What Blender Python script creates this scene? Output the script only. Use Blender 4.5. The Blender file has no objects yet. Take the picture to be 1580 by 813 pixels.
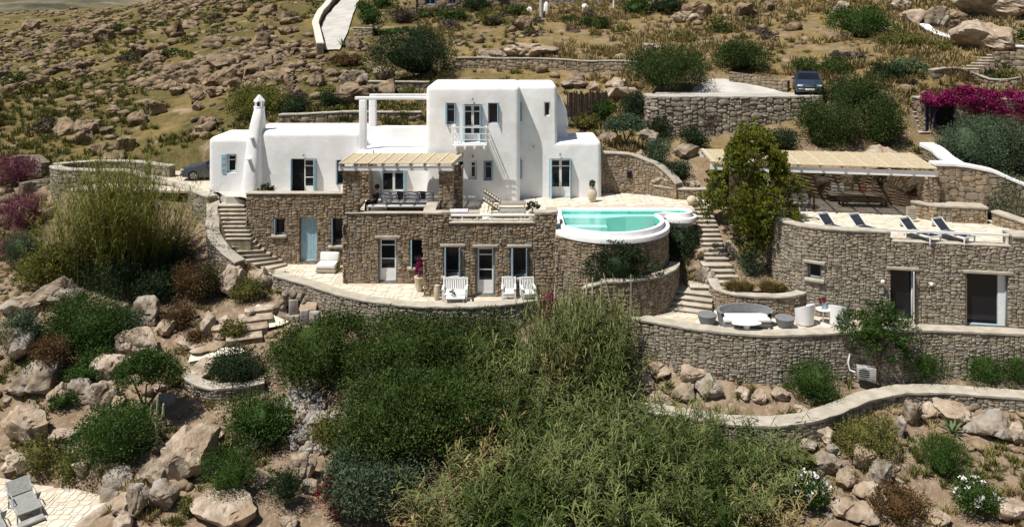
import bpy, bmesh, math, random
import numpy as np
from mathutils import Matrix, Vector
random.seed(11)
rng = np.random.default_rng(11)
scene = bpy.context.scene
COL = scene.collection
PI = math.pi

# ------------------------------------------------------------------ camera
F, YH, CX, HC = 1200.0, 34.0, 790.0, 12.6      # focal length in photo pixels, horizon row, centre column, camera height
cam_d = bpy.data.cameras.new('camera'); cam = bpy.data.objects.new('camera', cam_d); COL.objects.link(cam)
cam.location = (0, 0, HC); cam.rotation_euler = (PI / 2, 0, 0)
cam_d.sensor_width = 36; cam_d.lens = 36 * F / 1580; cam_d.shift_y = -(406.5 - YH) / 1580
cam_d.clip_start = .5; cam_d.clip_end = 6000
scene.camera = cam

# ------------------------------------------------------------------ light: noon summer sun from the upper left
SUN_TRAVEL = Vector((1, .64, -2.4)).normalized()
elev = math.asin(-SUN_TRAVEL.z); azim = math.atan2(-SUN_TRAVEL.x, -SUN_TRAVEL.y) % (2 * PI)
world = bpy.data.worlds.new('World'); scene.world = world; world.use_nodes = True
wn = world.node_tree.nodes; wl = world.node_tree.links
sky = wn.new('ShaderNodeTexSky'); sky.sky_type = 'NISHITA'; sky.sun_disc = False
sky.sun_elevation = elev; sky.sun_rotation = azim
bg = wn['Background']; bg.inputs[1].default_value = 0.053
wl.new(sky.outputs[0], bg.inputs[0])
sun_d = bpy.data.lights.new('sun', 'SUN'); sun_d.energy = 5.0; sun_d.angle = math.radians(.5); sun_d.color = (1, .955, .88)
sun = bpy.data.objects.new('sun', sun_d); COL.objects.link(sun)
sun.rotation_euler = SUN_TRAVEL.to_track_quat('-Z', 'Y').to_euler(); sun.location = (-40, -20, 90)
scene.view_settings.view_transform = 'Standard'; scene.view_settings.look = 'None'
scene.view_settings.exposure = 0.16; scene.view_settings.gamma = 1.0

# ------------------------------------------------------------------ materials
def mat(name, c1, c2, scale=3, rough=.9, bump=.25, bscale=18, spec=.25, detail=5, lo=.35, hi=.65, third=None, t_scale=.6, dist=.04, tint=False, trans=0):
    m = bpy.data.materials.new(name); m.use_nodes = True
    nt = m.node_tree; N = nt.nodes; L = nt.links; b = N['Principled BSDF']
    geo = N.new('ShaderNodeNewGeometry')
    nz = N.new('ShaderNodeTexNoise'); nz.inputs['Scale'].default_value = scale; nz.inputs['Detail'].default_value = detail
    L.new(geo.outputs['Position'], nz.inputs['Vector'])
    rp = N.new('ShaderNodeValToRGB'); rp.color_ramp.elements[0].position = lo; rp.color_ramp.elements[1].position = hi
    rp.color_ramp.elements[0].color = (*c1, 1); rp.color_ramp.elements[1].color = (*c2, 1)
    L.new(nz.outputs['Fac'], rp.inputs[0]); out = rp.outputs[0]
    if tint:
        at_ = N.new('ShaderNodeAttribute'); at_.attribute_name = 'tint'
        mx0 = N.new('ShaderNodeMath'); mx0.operation = 'MULTIPLY_ADD'; mx0.inputs[1].default_value = .75
        sc0 = N.new('ShaderNodeMath'); sc0.operation = 'MULTIPLY'; sc0.inputs[1].default_value = .3
        L.new(nz.outputs['Fac'], sc0.inputs[0]); L.new(at_.outputs['Fac'], mx0.inputs[0]); L.new(sc0.outputs[0], mx0.inputs[2])
        L.new(mx0.outputs[0], rp.inputs[0]); rp.color_ramp.elements[0].position = .1; rp.color_ramp.elements[1].position = .9
        if third: 
            e = rp.color_ramp.elements.new(.98); e.color = (*third, 1)
    elif third:
        n3 = N.new('ShaderNodeTexNoise'); n3.inputs['Scale'].default_value = t_scale; n3.inputs['Detail'].default_value = 6
        L.new(geo.outputs['Position'], n3.inputs['Vector'])
        r3 = N.new('ShaderNodeValToRGB'); r3.color_ramp.elements[0].position = .48; r3.color_ramp.elements[1].position = .62
        L.new(n3.outputs['Fac'], r3.inputs[0])
        mx = N.new('ShaderNodeMixRGB'); mx.inputs[2].default_value = (*third, 1)
        L.new(r3.outputs[0], mx.inputs[0]); L.new(out, mx.inputs[1]); out = mx.outputs[0]
    L.new(out, b.inputs['Base Color'])
    b.inputs['Roughness'].default_value = rough; b.inputs['Specular IOR Level'].default_value = spec
    if bump:
        n2 = N.new('ShaderNodeTexNoise'); n2.inputs['Scale'].default_value = bscale; n2.inputs['Detail'].default_value = 6
        L.new(geo.outputs['Position'], n2.inputs['Vector'])
        bp = N.new('ShaderNodeBump'); bp.inputs['Strength'].default_value = bump; bp.inputs['Distance'].default_value = dist
        L.new(n2.outputs['Fac'], bp.inputs['Height']); L.new(bp.outputs[0], b.inputs['Normal'])
    if trans:
        tr = N.new('ShaderNodeBsdfTranslucent'); L.new(out, tr.inputs[0])
        ms = N.new('ShaderNodeMixShader'); ms.inputs[0].default_value = trans
        L.new(b.outputs[0], ms.inputs[1]); L.new(tr.outputs[0], ms.inputs[2]); L.new(ms.outputs[0], N['Material Output'].inputs[0])
    return m

M = {}
M['plaster'] = mat('white_limewash', (.80, .805, .81), (.87, .875, .88), 1.6, .9, .3, 3.5, dist=.045, third=(.765, .765, .755), t_scale=.9, detail=8)
M['stone_tan'] = mat('tan_rubble_stone', (.15, .112, .07), (.385, .30, .205), 3.6, .92, .5, 16, third=(.26, .22, .17), t_scale=2.6)
M['stone_grey'] = mat('grey_rubble_stone', (.165, .138, .10), (.40, .345, .27), 3.6, .92, .5, 16, third=(.30, .27, .22), t_scale=2.6)
M['mortar'] = mat('brown_mortar', (.135, .106, .076), (.22, .178, .128), 5, .95, .5, 25)
M['coping'] = mat('pale_cement', (.37, .335, .27), (.50, .455, .38), 2.5, .9, .3, 14)
M['flag'] = mat('cream_flagstone', (.60, .53, .41), (.74, .68, .56), 1.6, .85, .25, 14, third=(.64, .60, .53), t_scale=1.1)
M['joint'] = mat('pale_joint', (.48, .42, .33), (.60, .53, .43), 4, .95, .2, 20)
M['rock'] = mat('granite', (.12, .09, .065), (.37, .30, .22), 1.6, .95, .9, 7, third=(.36, .325, .28), t_scale=.9, dist=.08)
M['rock_pale'] = mat('pale_granite', (.24, .185, .135), (.54, .45, .355), 1.8, .95, .9, 7, third=(.36, .27, .185), t_scale=.7, dist=.08)
M['rock_hill'] = mat('hill_granite', (.085, .06, .037), (.345, .255, .165), 1.3, .95, .9, 4, third=(.24, .18, .12), t_scale=.5, dist=.14)
M['blue'] = mat('pale_blue_paint', (.30, .46, .55), (.36, .53, .62), 4, .6, .05, 30)
M['greyblue'] = mat('grey_blue_paint', (.25, .33, .40), (.31, .40, .47), 4, .6, .05, 30)
M['white_paint'] = mat('white_paint', (.76, .77, .77), (.82, .82, .81), 4, .55, .05, 30)
M['dark'] = mat('dark_interior', (.008, .009, .011), (.014, .014, .016), 2, .9, 0)  # near-black that puts the shade of openings into the colour; also plain dark parts
M['cane'] = mat('reed_matting', (.46, .38, .235), (.68, .57, .39), 9, .9, .4, 40)
M['rafter'] = mat('cream_painted_wood', (.58, .53, .42), (.68, .63, .52), 6, .7, .1, 30)
M['wood_dark'] = mat('dark_wood', (.05, .036, .026), (.10, .07, .05), 6, .7, .2, 30)
M['wood_pale'] = mat('weathered_teak', (.38, .33, .26), (.48, .42, .34), 6, .7, .2, 30)
M['cushion'] = mat('white_cushion', (.72, .71, .69), (.80, .79, .77), 4, .95, .15, 25)
M['cushion_lilac'] = mat('lilac_grey_cushion', (.55, .52, .57), (.68, .65, .69), 4, .95, .15, 25)
M['cushion_red'] = mat('faded_red_cushion', (.42, .16, .13), (.5, .2, .16), 4, .95, .15, 25)
M['cushion_dark'] = mat('charcoal_cushion', (.035, .033, .042), (.06, .055, .065), 4, .95, .15, 25)
M['cushion_tan'] = mat('beige_cushion', (.42, .36, .28), (.52, .45, .36), 4, .95, .15, 25)
M['sling'] = mat('navy_sling', (.022, .027, .036), (.036, .042, .054), 6, .7, .1, 40)
M['sling_grey'] = mat('grey_sling', (.24, .24, .225), (.31, .31, .29), 9, .8, .2, 60)
M['wicker'] = mat('grey_wicker', (.13, .135, .145), (.27, .275, .285), 40, .8, .5, 60)
M['terracotta'] = mat('pale_clay', (.50, .42, .31), (.62, .54, .42), 3, .85, .2, 20)
M['pool_blue'] = mat('turquoise_plaster', (.14, .57, .525), (.18, .63, .58), 1, .7, .05, 10)
M['pool_pale'] = mat('pale_pool_shelf', (.62, .76, .74), (.70, .82, .80), 1, .7, .05, 10)
M['concrete'] = mat('pale_concrete', (.42, .40, .365), (.54, .515, .475), .8, .95, .25, 8)
M['metal'] = mat('grey_metal', (.30, .30, .29), (.40, .40, .385), 5, .45, .05, 30, spec=.5)
M['car_navy'] = mat('navy_car_paint', (.022, .034, .062), (.030, .044, .075), 3, .28, 0, spec=.6)
M['car_black'] = mat('black_car_paint', (.045, .05, .06), (.06, .065, .075), 3, .25, 0, spec=.6)
M['rubber'] = mat('black_rubber', (.012, .012, .012), (.022, .022, .022), 5, .85, .1, 30)
M['lamp'] = mat('headlamp_lens', (.55, .58, .6), (.65, .68, .7), 5, .15, 0, spec=.8)
M['skin'] = mat('skin', (.30, .17, .11), (.34, .20, .13), 5, .6, 0)
M['black_cloth'] = mat('black_clothing', (.012, .012, .014), (.022, .022, .025), 5, .9, .1, 30)
M['cobalt'] = mat('deep_blue_paint', (.012, .022, .10), (.02, .034, .14), 5, .5, .05, 30)
M['bark'] = mat('grey_brown_bark', (.09, .065, .045), (.20, .15, .11), 6, .95, .6, 20)
M['stem_cactus'] = mat('pale_green_cactus', (.34, .33, .19), (.54, .50, .34), 4, .8, .2, 20)
M['lilac_rock'] = mat('grey_slab', (.27, .245, .22), (.40, .37, .335), 3, .9, .4, 12)

def glass_dark(name, c):
    m = bpy.data.materials.new(name); m.use_nodes = True; N = m.node_tree.nodes; b = N['Principled BSDF']
    geo = N.new('ShaderNodeNewGeometry'); nz = N.new('ShaderNodeTexNoise'); nz.inputs['Scale'].default_value = 1.1
    m.node_tree.links.new(geo.outputs['Position'], nz.inputs['Vector'])
    rp = N.new('ShaderNodeValToRGB'); rp.color_ramp.elements[0].color = (*[x * .6 for x in c], 1); rp.color_ramp.elements[1].color = (*[x * 1.5 for x in c], 1)
    m.node_tree.links.new(nz.outputs['Fac'], rp.inputs[0]); m.node_tree.links.new(rp.outputs[0], b.inputs['Base Color'])
    b.inputs['Roughness'].default_value = .07; b.inputs['Specular IOR Level'].default_value = .35
    return m
M['pane'] = glass_dark('window_glass', (.010, .012, .017))
M['pane_teal'] = glass_dark('teal_reflecting_glass', (.03, .085, .10))  # pool reflection put into the base colour as teal

def water_mat():
    m = bpy.data.materials.new('pool_water'); m.use_nodes = True; N = m.node_tree.nodes; L = m.node_tree.links
    N.remove(N['Principled BSDF'])
    t = N.new('ShaderNodeBsdfTransparent'); t.inputs[0].default_value = (.74, .97, .94, 1)
    g = N.new('ShaderNodeBsdfGlossy'); g.inputs['Roughness'].default_value = .03; g.inputs[0].default_value = (1, 1, 1, 1)
    fr = N.new('ShaderNodeFresnel'); fr.inputs[0].default_value = 1.33
    geo = N.new('ShaderNodeNewGeometry'); nz = N.new('ShaderNodeTexNoise'); nz.inputs['Scale'].default_value = 2.5
    L.new(geo.outputs['Position'], nz.inputs['Vector'])
    bp = N.new('ShaderNodeBump'); bp.inputs['Strength'].default_value = .25; bp.inputs['Distance'].default_value = .05
    L.new(nz.outputs['Fac'], bp.inputs['Height']); L.new(bp.outputs[0], g.inputs['Normal']); L.new(bp.outputs[0], fr.inputs['Normal'])
    mx = N.new('ShaderNodeMixShader'); L.new(fr.outputs[0], mx.inputs[0]); L.new(t.outputs[0], mx.inputs[1]); L.new(g.outputs[0], mx.inputs[2])
    L.new(mx.outputs[0], N['Material Output'].inputs[0])
    return m
M['water'] = water_mat()

def leafmat(name, dark, light, third=None, trans=.12):
    m = mat(name, dark, light, 1.3, .6, 0, tint=True, third=third, trans=trans, spec=.12)
    M[name] = m
    return m
leafmat('leaf_evergreen', (.011, .026, .006), (.088, .132, .029))
leafmat('leaf_pine', (.009, .022, .006), (.070, .105, .025))
leafmat('leaf_dark', (.012, .024, .012), (.045, .070, .028))
leafmat('leaf_bright', (.012, .032, .008), (.075, .135, .026))
leafmat('leaf_grey', (.032, .058, .032), (.115, .155, .085))
leafmat('leaf_olive', (.06, .066, .018), (.19, .18, .05))
leafmat('leaf_reed', (.034, .055, .014), (.25, .272, .10), third=(.42, .35, .19))
leafmat('leaf_reed_yellow', (.050, .058, .012), (.235, .24, .05), third=(.33, .29, .09))
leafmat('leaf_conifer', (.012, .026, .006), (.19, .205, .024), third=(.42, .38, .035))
leafmat('leaf_rust', (.045, .032, .014), (.17, .098, .042))
leafmat('leaf_pink', (.05, .04, .03), (.30, .09, .14), third=(.42, .18, .24))
leafmat('leaf_magenta', (.07, .008, .03), (.36, .022, .14), third=(.45, .06, .22))
leafmat('leaf_red', (.06, .02, .015), (.30, .015, .035))
leafmat('leaf_straw', (.16, .12, .05), (.44, .35, .17))
leafmat('leaf_heather', (.055, .045, .035), (.15, .125, .095))
leafmat('leaf_flowering', (.022, .05, .014), (.085, .14, .04), third=(.75, .72, .66))
leafmat('leaf_succulent', (.08, .12, .05), (.2, .24, .12))

# ------------------------------------------------------------------ mesh helpers
def raw_mesh(name, V, Fc, m=None, smooth=False, tint=None):
    V = np.asarray(V, dtype=np.float64).reshape(-1, 3)
    me = bpy.data.meshes.new(name)
    if isinstance(Fc, np.ndarray):
        k = Fc.shape[1]; n = len(Fc)
        me.vertices.add(len(V)); me.vertices.foreach_set('co', V.ravel())
        me.loops.add(n * k); me.loops.foreach_set('vertex_index', Fc.ravel().astype(np.int32))
        me.polygons.add(n); me.polygons.foreach_set('loop_start', np.arange(0, n * k, k, dtype=np.int32))
        me.polygons.foreach_set('loop_total', np.full(n, k, dtype=np.int32))
        me.update(calc_edges=True)
    else:
        me.from_pydata(V.tolist(), [], [tuple(f) for f in Fc]); me.update()
    if tint is not None:
        a = me.attributes.new('tint', 'FLOAT', 'POINT'); a.data.foreach_set('value', np.asarray(tint, dtype=np.float32))
    if smooth: me.polygons.foreach_set('use_smooth', np.ones(len(me.polygons), dtype=bool))
    if m: me.materials.append(M[m] if isinstance(m, str) else m)
    return me

def ob(name, me, parent=None, loc=(0, 0, 0), rz=0, kind=None):
    o = bpy.data.objects.new(name, me); COL.objects.link(o); o.location = loc; o.rotation_euler = (0, 0, rz)
    if parent: o.parent = parent
    if kind: o['kind'] = kind
    return o

def tag(o, label, cat, group=None):
    o['label'] = label; o['category'] = cat
    if group: o['group'] = group
    return o

def thing(name, label, cat, loc=(0, 0, 0), rz=0, group=None):
    return tag(ob(name, None, None, loc, rz), label, cat, group)

def copy_tree(o, parent=None):
    c = o.copy(); COL.objects.link(c)
    if parent: c.parent = parent
    for ch in [x for x in bpy.data.objects if x.parent == o]: copy_tree(ch, c)
    return c

class MB:
    """collects simple solids in one local frame and links them as one mesh object"""
    def __init__(s): s.V = []; s.F = []
    def add(s, V, Fc):
        b = len(s.V); s.V += [tuple(v) for v in V]; s.F += [tuple(i + b for i in f) for f in Fc]; return s
    def box(s, x0, x1, y0, y1, z0, z1):
        return s.add([(x0, y0, z0), (x1, y0, z0), (x1, y1, z0), (x0, y1, z0), (x0, y0, z1), (x1, y0, z1), (x1, y1, z1), (x0, y1, z1)],
                     [(3, 2, 1, 0), (4, 5, 6, 7), (0, 1, 5, 4), (1, 2, 6, 5), (2, 3, 7, 6), (3, 0, 4, 7)])
    def hexa(s, P):      # 8 points, bottom ring then top ring, counter-clockwise from above
        return s.add(P, [(3, 2, 1, 0), (4, 5, 6, 7), (0, 1, 5, 4), (1, 2, 6, 5), (2, 3, 7, 6), (3, 0, 4, 7)])
    def bar(s, p, q, w, h=None):
        h = h or w; p = Vector(p); q = Vector(q); d = (q - p).normalized()
        a = d.cross(Vector((0, 0, 1)))
        if a.length < 1e-3: a = Vector((1, 0, 0))
        a.normalize(); b = a.cross(d).normalized(); a *= w / 2; b *= h / 2
        return s.hexa([p - a - b, p + a - b, q + a - b, q - a - b, p - a + b, p + a + b, q + a + b, q - a + b])
    def tube(s, pts, r, n=8, cap=True):
        pts = [Vector(p) for p in pts]; rs = r if isinstance(r, (list, tuple)) else [r] * len(pts)
        V = []; Fc = []
        for i, p in enumerate(pts):
            d = (pts[min(i + 1, len(pts) - 1)] - pts[max(i - 1, 0)]).normalized()
            a = d.cross(Vector((0, 0, 1)) if abs(d.z) < .9 else Vector((1, 0, 0))).normalized(); b = d.cross(a)
            for k in range(n):
                t = 2 * PI * k / n; V.append(p + (a * math.cos(t) + b * math.sin(t)) * rs[i])
        for i in range(len(pts) - 1):
            for k in range(n):
                Fc.append((i * n + k, i * n + (k + 1) % n, (i + 1) * n + (k + 1) % n, (i + 1) * n + k))
        if cap: Fc.append(tuple(range(n - 1, -1, -1))); Fc.append(tuple((len(pts) - 1) * n + k for k in range(n)))
        return s.add(V, Fc)
    def lathe(s, prof, n=16, c=(0, 0, 0), sx=1, sy=1):
        V = []; Fc = []
        for (r, z) in prof:
            for k in range(n):
                t = 2 * PI * k / n; V.append((c[0] + r * sx * math.cos(t), c[1] + r * sy * math.sin(t), c[2] + z))
        for i in range(len(prof) - 1):
            for k in range(n): Fc.append((i * n + k, i * n + (k + 1) % n, (i + 1) * n + (k + 1) % n, (i + 1) * n + k))
        Fc.append(tuple(range(n - 1, -1, -1))); Fc.append(tuple((len(prof) - 1) * n + k for k in range(n)))
        return s.add(V, Fc)
    def prism(s, poly, z0, z1):
        n = len(poly); V = [(x, y, z0) for x, y in poly] + [(x, y, z1) for x, y in poly]
        Fc = [tuple(range(n - 1, -1, -1)), tuple(range(n, 2 * n))] + [(i, (i + 1) % n, n + (i + 1) % n, n + i) for i in range(n)]
        return s.add(V, Fc)
    def build(s, name, m, parent=None, bevel=0, seg=2, smooth=False, loc=(0, 0, 0), rz=0, kind=None):
        me = raw_mesh(name, s.V, s.F, m)
        if bevel or smooth:
            bm = bmesh.new(); bm.from_mesh(me)
            bmesh.ops.recalc_face_normals(bm, faces=bm.faces)
            if bevel:
                es = [e for e in bm.edges if len(e.link_faces) == 2 and e.calc_face_angle(0) > .5]
                bmesh.ops.bevel(bm, geom=es, offset=bevel, segments=seg, profile=.5, affect='EDGES', clamp_overlap=True)
            bm.to_mesh(me); bm.free()
            me.polygons.foreach_set('use_smooth', np.ones(len(me.polygons), dtype=bool))
            me.set_sharp_from_angle(angle=math.radians(50))
        return ob(name, me, parent, loc, rz, kind)

def join_np(protos, idx, Ms, tints=None):
    """protos: list of (V, F quads or tris ndarray[, tint]); idx: proto of each copy; Ms: 4x4 matrices"""
    Vs = []; Fs = []; Ts = []; base = 0
    for i, m in zip(idx, Ms):
        V, Fc = protos[i][0], protos[i][1]
        Vs.append(V @ m[:3, :3].T + m[:3, 3]); Fs.append(Fc + base); base += len(V)
        if len(protos[i]) > 2: Ts.append(protos[i][2])
    return np.concatenate(Vs), np.concatenate(Fs), (np.concatenate(Ts) if Ts else None)

def trs(loc, rz, sx, sy, sz, tilt=0, tdir=0):
    m = Matrix.Translation(loc) @ Matrix.Rotation(rz, 4, 'Z')
    if tilt: m = m @ Matrix.Rotation(tilt, 4, Vector((math.cos(tdir), math.sin(tdir), 0)))
    return np.array(m @ Matrix.Diagonal((sx, sy, sz, 1)))

# ------------------------------------------------------------------ terrain
def P3(px, py, Y): return ((px - CX) * Y / F, Y, HC - (py - YH) * Y / F)
def PX(px, Y): return (px - CX) * Y / F
def PZ(py, Y): return HC - (py - YH) * Y / F

CTRL = [(0,813,25),(250,813,25),(600,813,25.3),(900,813,25.5),(1250,813,25.5),(1580,813,25.5),
 (0,740,27.5),(0,680,29),(100,690,28.7),(200,700,28.3),(330,700,28.3),(430,720,27.8),(0,600,31),(100,610,30.8),(220,640,30.2),(300,620,30.8),(400,650,30),
 (0,520,34),(100,540,33.3),(200,540,33.6),(300,540,33.8),(380,540,33.5),(0,440,38),(100,440,38),(200,450,38),(300,450,38),(380,470,36.8),
 (0,380,42),(100,370,42.5),(200,370,42),(290,370,41.2),(0,320,46),(80,320,46),(0,250,52),(0,180,62),(0,120,78),(0,80,95),(0,45,118),
 (100,240,52),(100,180,60),(100,120,75),(100,70,95),(95,22,135),(200,240,51),(200,180,58),(200,120,70),(200,60,92),(250,2,140),
 (300,225,50),(300,170,56),(300,110,68),(300,50,88),(320,-20,125),(420,180,51),(420,120,62),(420,60,78),(420,0,100),(560,185,50),(560,120,62),(560,60,76),(560,0,95),
 (700,120,60),(700,60,74),(700,10,88),(850,120,58),(850,60,72),(850,10,86),(900,190,51),(960,205,48),(960,232,44.2),
 (1000,120,56),(1000,60,70),(1000,5,85),(1150,100,56),(1150,50,70),(1150,0,82),(1300,100,54),(1300,50,66),(1300,5,76),(1450,110,50),(1450,60,60),(1450,5,70),
 (1580,120,48),(1580,60,56),(1580,0,65),(1010,240,44.5),(1060,262,43.2),(1140,235,43.5),(1240,235,43.8),(1340,232,43.5),(1120,220,46.8),(1010,225,46.5),
 (1000,580,33.1),(1100,592,32.0),(1200,605,31.5),(1400,600,32.0),(1580,600,31.5),(960,560,33.5),
 (1200,705,28.4),(1400,690,28.8),(1580,680,29.5),(1450,740,27.5),(1300,760,27),(1050,690,29),
 (700,560,33.2),(560,520,34.6),(830,520,34.0),(620,530,33.6),(700,700,29),(900,650,30),(470,500,36),(430,470,37.2),(520,540,33.8),
 (1450,207,45.6),(1440,145,49.2),(1560,150,48.6),(1570,215,45.2),(1100,122,54),(1220,122,54),(1480,250,42.5),(1575,290,39.5),(1400,160,47.5)]
XYZ = [P3(*c) for c in CTRL]
XYZ += [(9.75,39.9,3.0),(9.5,36.7,1.05),(9.8,35.6,.3),(8.2,34.2,-.5),(11.2,37.2,1.2),(11.6,39.5,2.4),(10.9,35.2,.5),(8.6,36.6,.6),(8.6,38,1.6),
        (-30,12,-5.5),(0,12,-5.5),(30,12,-5.5),(-45,30,-2.2),(45,30,-2.4),(45,45,7),(52,62,12),(-60,60,5),(-80,100,9),(-60,160,20),(0,150,27),(60,150,30),(110,150,33),(95,90,18),(26,33,-.4),(26,31,-2.5),(30,41,4.5)]
XYZ = np.array(XYZ)
def tps_k(r2): return np.where(r2 > 0, r2 * np.log(np.maximum(r2, 1e-12)), 0) * .5
def _warp(x, y):      # denser metric near the camera, compressed far away
    return np.asarray(x, float), 60 * np.log(np.maximum(np.asarray(y, float), 5) / 40.)
_cx, _cy = _warp(XYZ[:, 0], XYZ[:, 1])
n_ = len(XYZ); A = np.zeros((n_ + 3, n_ + 3)); d2 = (_cx[:, None] - _cx) ** 2 + (_cy[:, None] - _cy) ** 2
A[:n_, :n_] = tps_k(d2) + np.eye(n_) * .6; A[:n_, n_] = 1; A[:n_, n_ + 1] = _cx; A[:n_, n_ + 2] = _cy; A[n_:, :n_] = A[:n_, n_:].T
W_ = np.linalg.solve(A, np.concatenate([XYZ[:, 2], [0, 0, 0]]))
def z_tps(x, y):
    X, Y = _warp(x, y); sh = X.shape; X = X.ravel(); Y = Y.ravel(); out = np.empty(len(X))
    for i in range(0, len(X), 20000):
        a = X[i:i + 20000, None] - _cx; b = Y[i:i + 20000, None] - _cy
        out[i:i + 20000] = tps_k(a * a + b * b) @ W_[:n_] + W_[n_] + W_[n_ + 1] * X[i:i + 20000] + W_[n_ + 2] * Y[i:i + 20000]
    return out.reshape(sh)
def vnoise(x, y, seed=0):
    """smooth value noise"""
    x = np.asarray(x, float); y = np.asarray(y, float); xi = np.floor(x).astype(int); yi = np.floor(y).astype(int); fx = x - xi; fy = y - yi
    fx = fx * fx * (3 - 2 * fx); fy = fy * fy * (3 - 2 * fy)
    def h(a, b):
        v = np.sin(a * 127.1 + b * 311.7 + seed * 74.7) * 43758.5453; return v - np.floor(v)
    return (h(xi, yi) * (1 - fx) + h(xi + 1, yi) * fx) * (1 - fy) + (h(xi, yi + 1) * (1 - fx) + h(xi + 1, yi + 1) * fx) * fy
def fbm(x, y, s, o=4, seed=0):
    v = 0; a = .5
    for k in range(o): v = v + a * vnoise(np.asarray(x) * s + 17.3 * k, np.asarray(y) * s + 9.1 * k, seed + k); s *= 2.05; a *= .5
    return v - .47
def inside(poly, x, y):
    poly = np.asarray(poly, float); r = np.zeros(np.shape(x), bool); j = len(poly) - 1
    for i in range(len(poly)):
        xi, yi = poly[i]; xj, yj = poly[j]
        c = ((yi > y) != (yj > y)) & (x < (xj - xi) * (y - yi) / (yj - yi + 1e-12) + xi); r ^= c; j = i
    return r

# plan outlines (metres; x right, y away from the camera)
def pxpath(pts, z): return [(PX(x, (HC - z) * F / (y - YH)), (HC - z) * F / (y - YH)) for x, y in pts]
TER_WALL = pxpath([(438,430),(480,441),(520,454),(560,463),(620,471),(690,474),(760,472),(800,468),(842,461)], .15)
PATIO_WALL = pxpath([(948,489),(1000,497),(1050,506),(1100,513),(1150,517.5),(1200,519.5),(1245,518),(1290,515.5),(1340,513),(1400,512),(1450,512),(1500,514),(1580,518),(1680,523)], -.25)
RH_FRONT = [(12.35, 34.9), (12.75, 34.35), (13.35, 33.98), (14.2, 33.72), (16.2, 33.32), (21.5, 32.42), (26.5, 31.55)]
POOL_C, POOL_R = (4.55, 37.0), 2.85
DRIVE = [(8.55,48.35),(18.9,48.35),(19.6,49.4),(18.8,50.9),(14.5,51.5),(9.5,51.3)]
PLAT = [  # (polygon, z)
 ([(p[0], p[1] + .3) for p in TER_WALL] + [(2.0, 37), (2.0, 42), (-13.6, 42), (-13.2, 39.6), (-11.4, 39.0)], -.12),
 ([(p[0], p[1] + .32) for p in PATIO_WALL] + [(26.5, 34), (15, 36), (12.6, 36.2), (9.3, 34.9), (8.3, 35.1), (7.6, 34.5), (6.5, 34.2), (4.2, 34.3)], -.37),
 ([(-13.75, 40.95), (-8.2, 40.95), (-8.1, 37.95), (-4.1, 37.95), (-3.95, 36.15), (1.95, 36.15), (2.05, 39.35), (8.7, 39.35), (9.2, 39.9), (10.9, 40.2), (11.2, 41.4), (8.6, 41.9), (6.6, 43.0), (4.8, 43.2), (4.6, 49), (-16.6, 49), (-16.6, 43.4), (-15.2, 43.0), (-15.2, 42.2), (-13.75, 42.2)], 2.95),
 ([(12.75, 35.9), (13.5, 35.0), (16.4, 34.25), (21.7, 33.35), (26.5, 32.5), (27, 36.8), (20.6, 37.2), (20.2, 39.5), (18.2, 41.4), (12.75, 41.9)], 2.92),
 (DRIVE, 7.86),
 ([(24.0, 44.3), (31.5, 43.9), (31.5, 46.0), (25.2, 46.65), (24.0, 47.2)], 5.9),
 ([(-25.5, 43.6), (-16.5, 43.2), (-16.5, 48.5), (-22, 49.5)], 3.02),
 ([(-22, 23), (-13.9, 23), (-13.6, 25.2), (-13.2, 26.3), (-14.0, 27.1), (-15.3, 27.5), (-16.8, 27.75), (-18.5, 28.2), (-24, 28.5)], -3.92),
]
def z_far(x, y):
    t = np.clip((y - 180) / 1500, 0, None)
    return 6 + t * 170 + fbm(x, y, 1 / 190., 4, 5) * 55 * np.clip((y - 170) / 300, 0, 1) + np.clip((x + 60) / 60, 0, 4) * 8
def z_ground(x, y):
    x = np.asarray(x, float); y = np.asarray(y, float)
    z = z_tps(x, y)
    rough = np.clip((y - 43) / 30, 0, 1)
    z = z + fbm(x, y, .35, 4, 1) * (.18 + .5 * rough) + fbm(x, y, 1.3, 3, 3) * .16
    t = np.clip((y - 140) / 80, 0, 1); t = t * t * (3 - 2 * t)
    z = z * (1 - t) + z_far(x, y) * t
    for poly, pz in PLAT: z = np.where(inside(poly, x, y), pz, z)
    return z
gx = np.concatenate([-np.geomspace(2600, 56, 40), np.arange(-55, 55.01, .38), np.geomspace(56, 2600, 40)])
gy = np.concatenate([np.array([-300, -60, -10, 4, 9]), np.arange(13, 62, .34), np.arange(62, 130, .55), np.geomspace(130, 4200, 90)])
GX, GY = np.meshgrid(gx, gy)
GZ = z_ground(GX, np.maximum(GY, 9)); 
def zg(x, y):
    x = np.asarray(x, float); y = np.asarray(y, float)
    i = np.clip(np.searchsorted(gx, x) - 1, 0, len(gx) - 2); j = np.clip(np.searchsorted(gy, y) - 1, 0, len(gy) - 2)
    fx = (x - gx[i]) / (gx[i + 1] - gx[i]); fy = (y - gy[j]) / (gy[j + 1] - gy[j])
    return (GZ[j, i] * (1 - fx) + GZ[j, i + 1] * fx) * (1 - fy) + (GZ[j + 1, i] * (1 - fx) + GZ[j + 1, i + 1] * fx) * fy
_ys = np.concatenate([np.arange(16, 120, .05), np.arange(120, 900, .5)])
def at(px, py, ymin=0):
    """the point of the ground that the photograph shows at a pixel"""
    zr = HC - (py - YH) * _ys / F; h = zg((px - CX) * _ys / F, _ys)
    k = np.argmax((zr <= h) & (_ys > ymin)); Y = _ys[k]
    return Vector(((px - CX) * Y / F, Y, float(h[k])))

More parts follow.
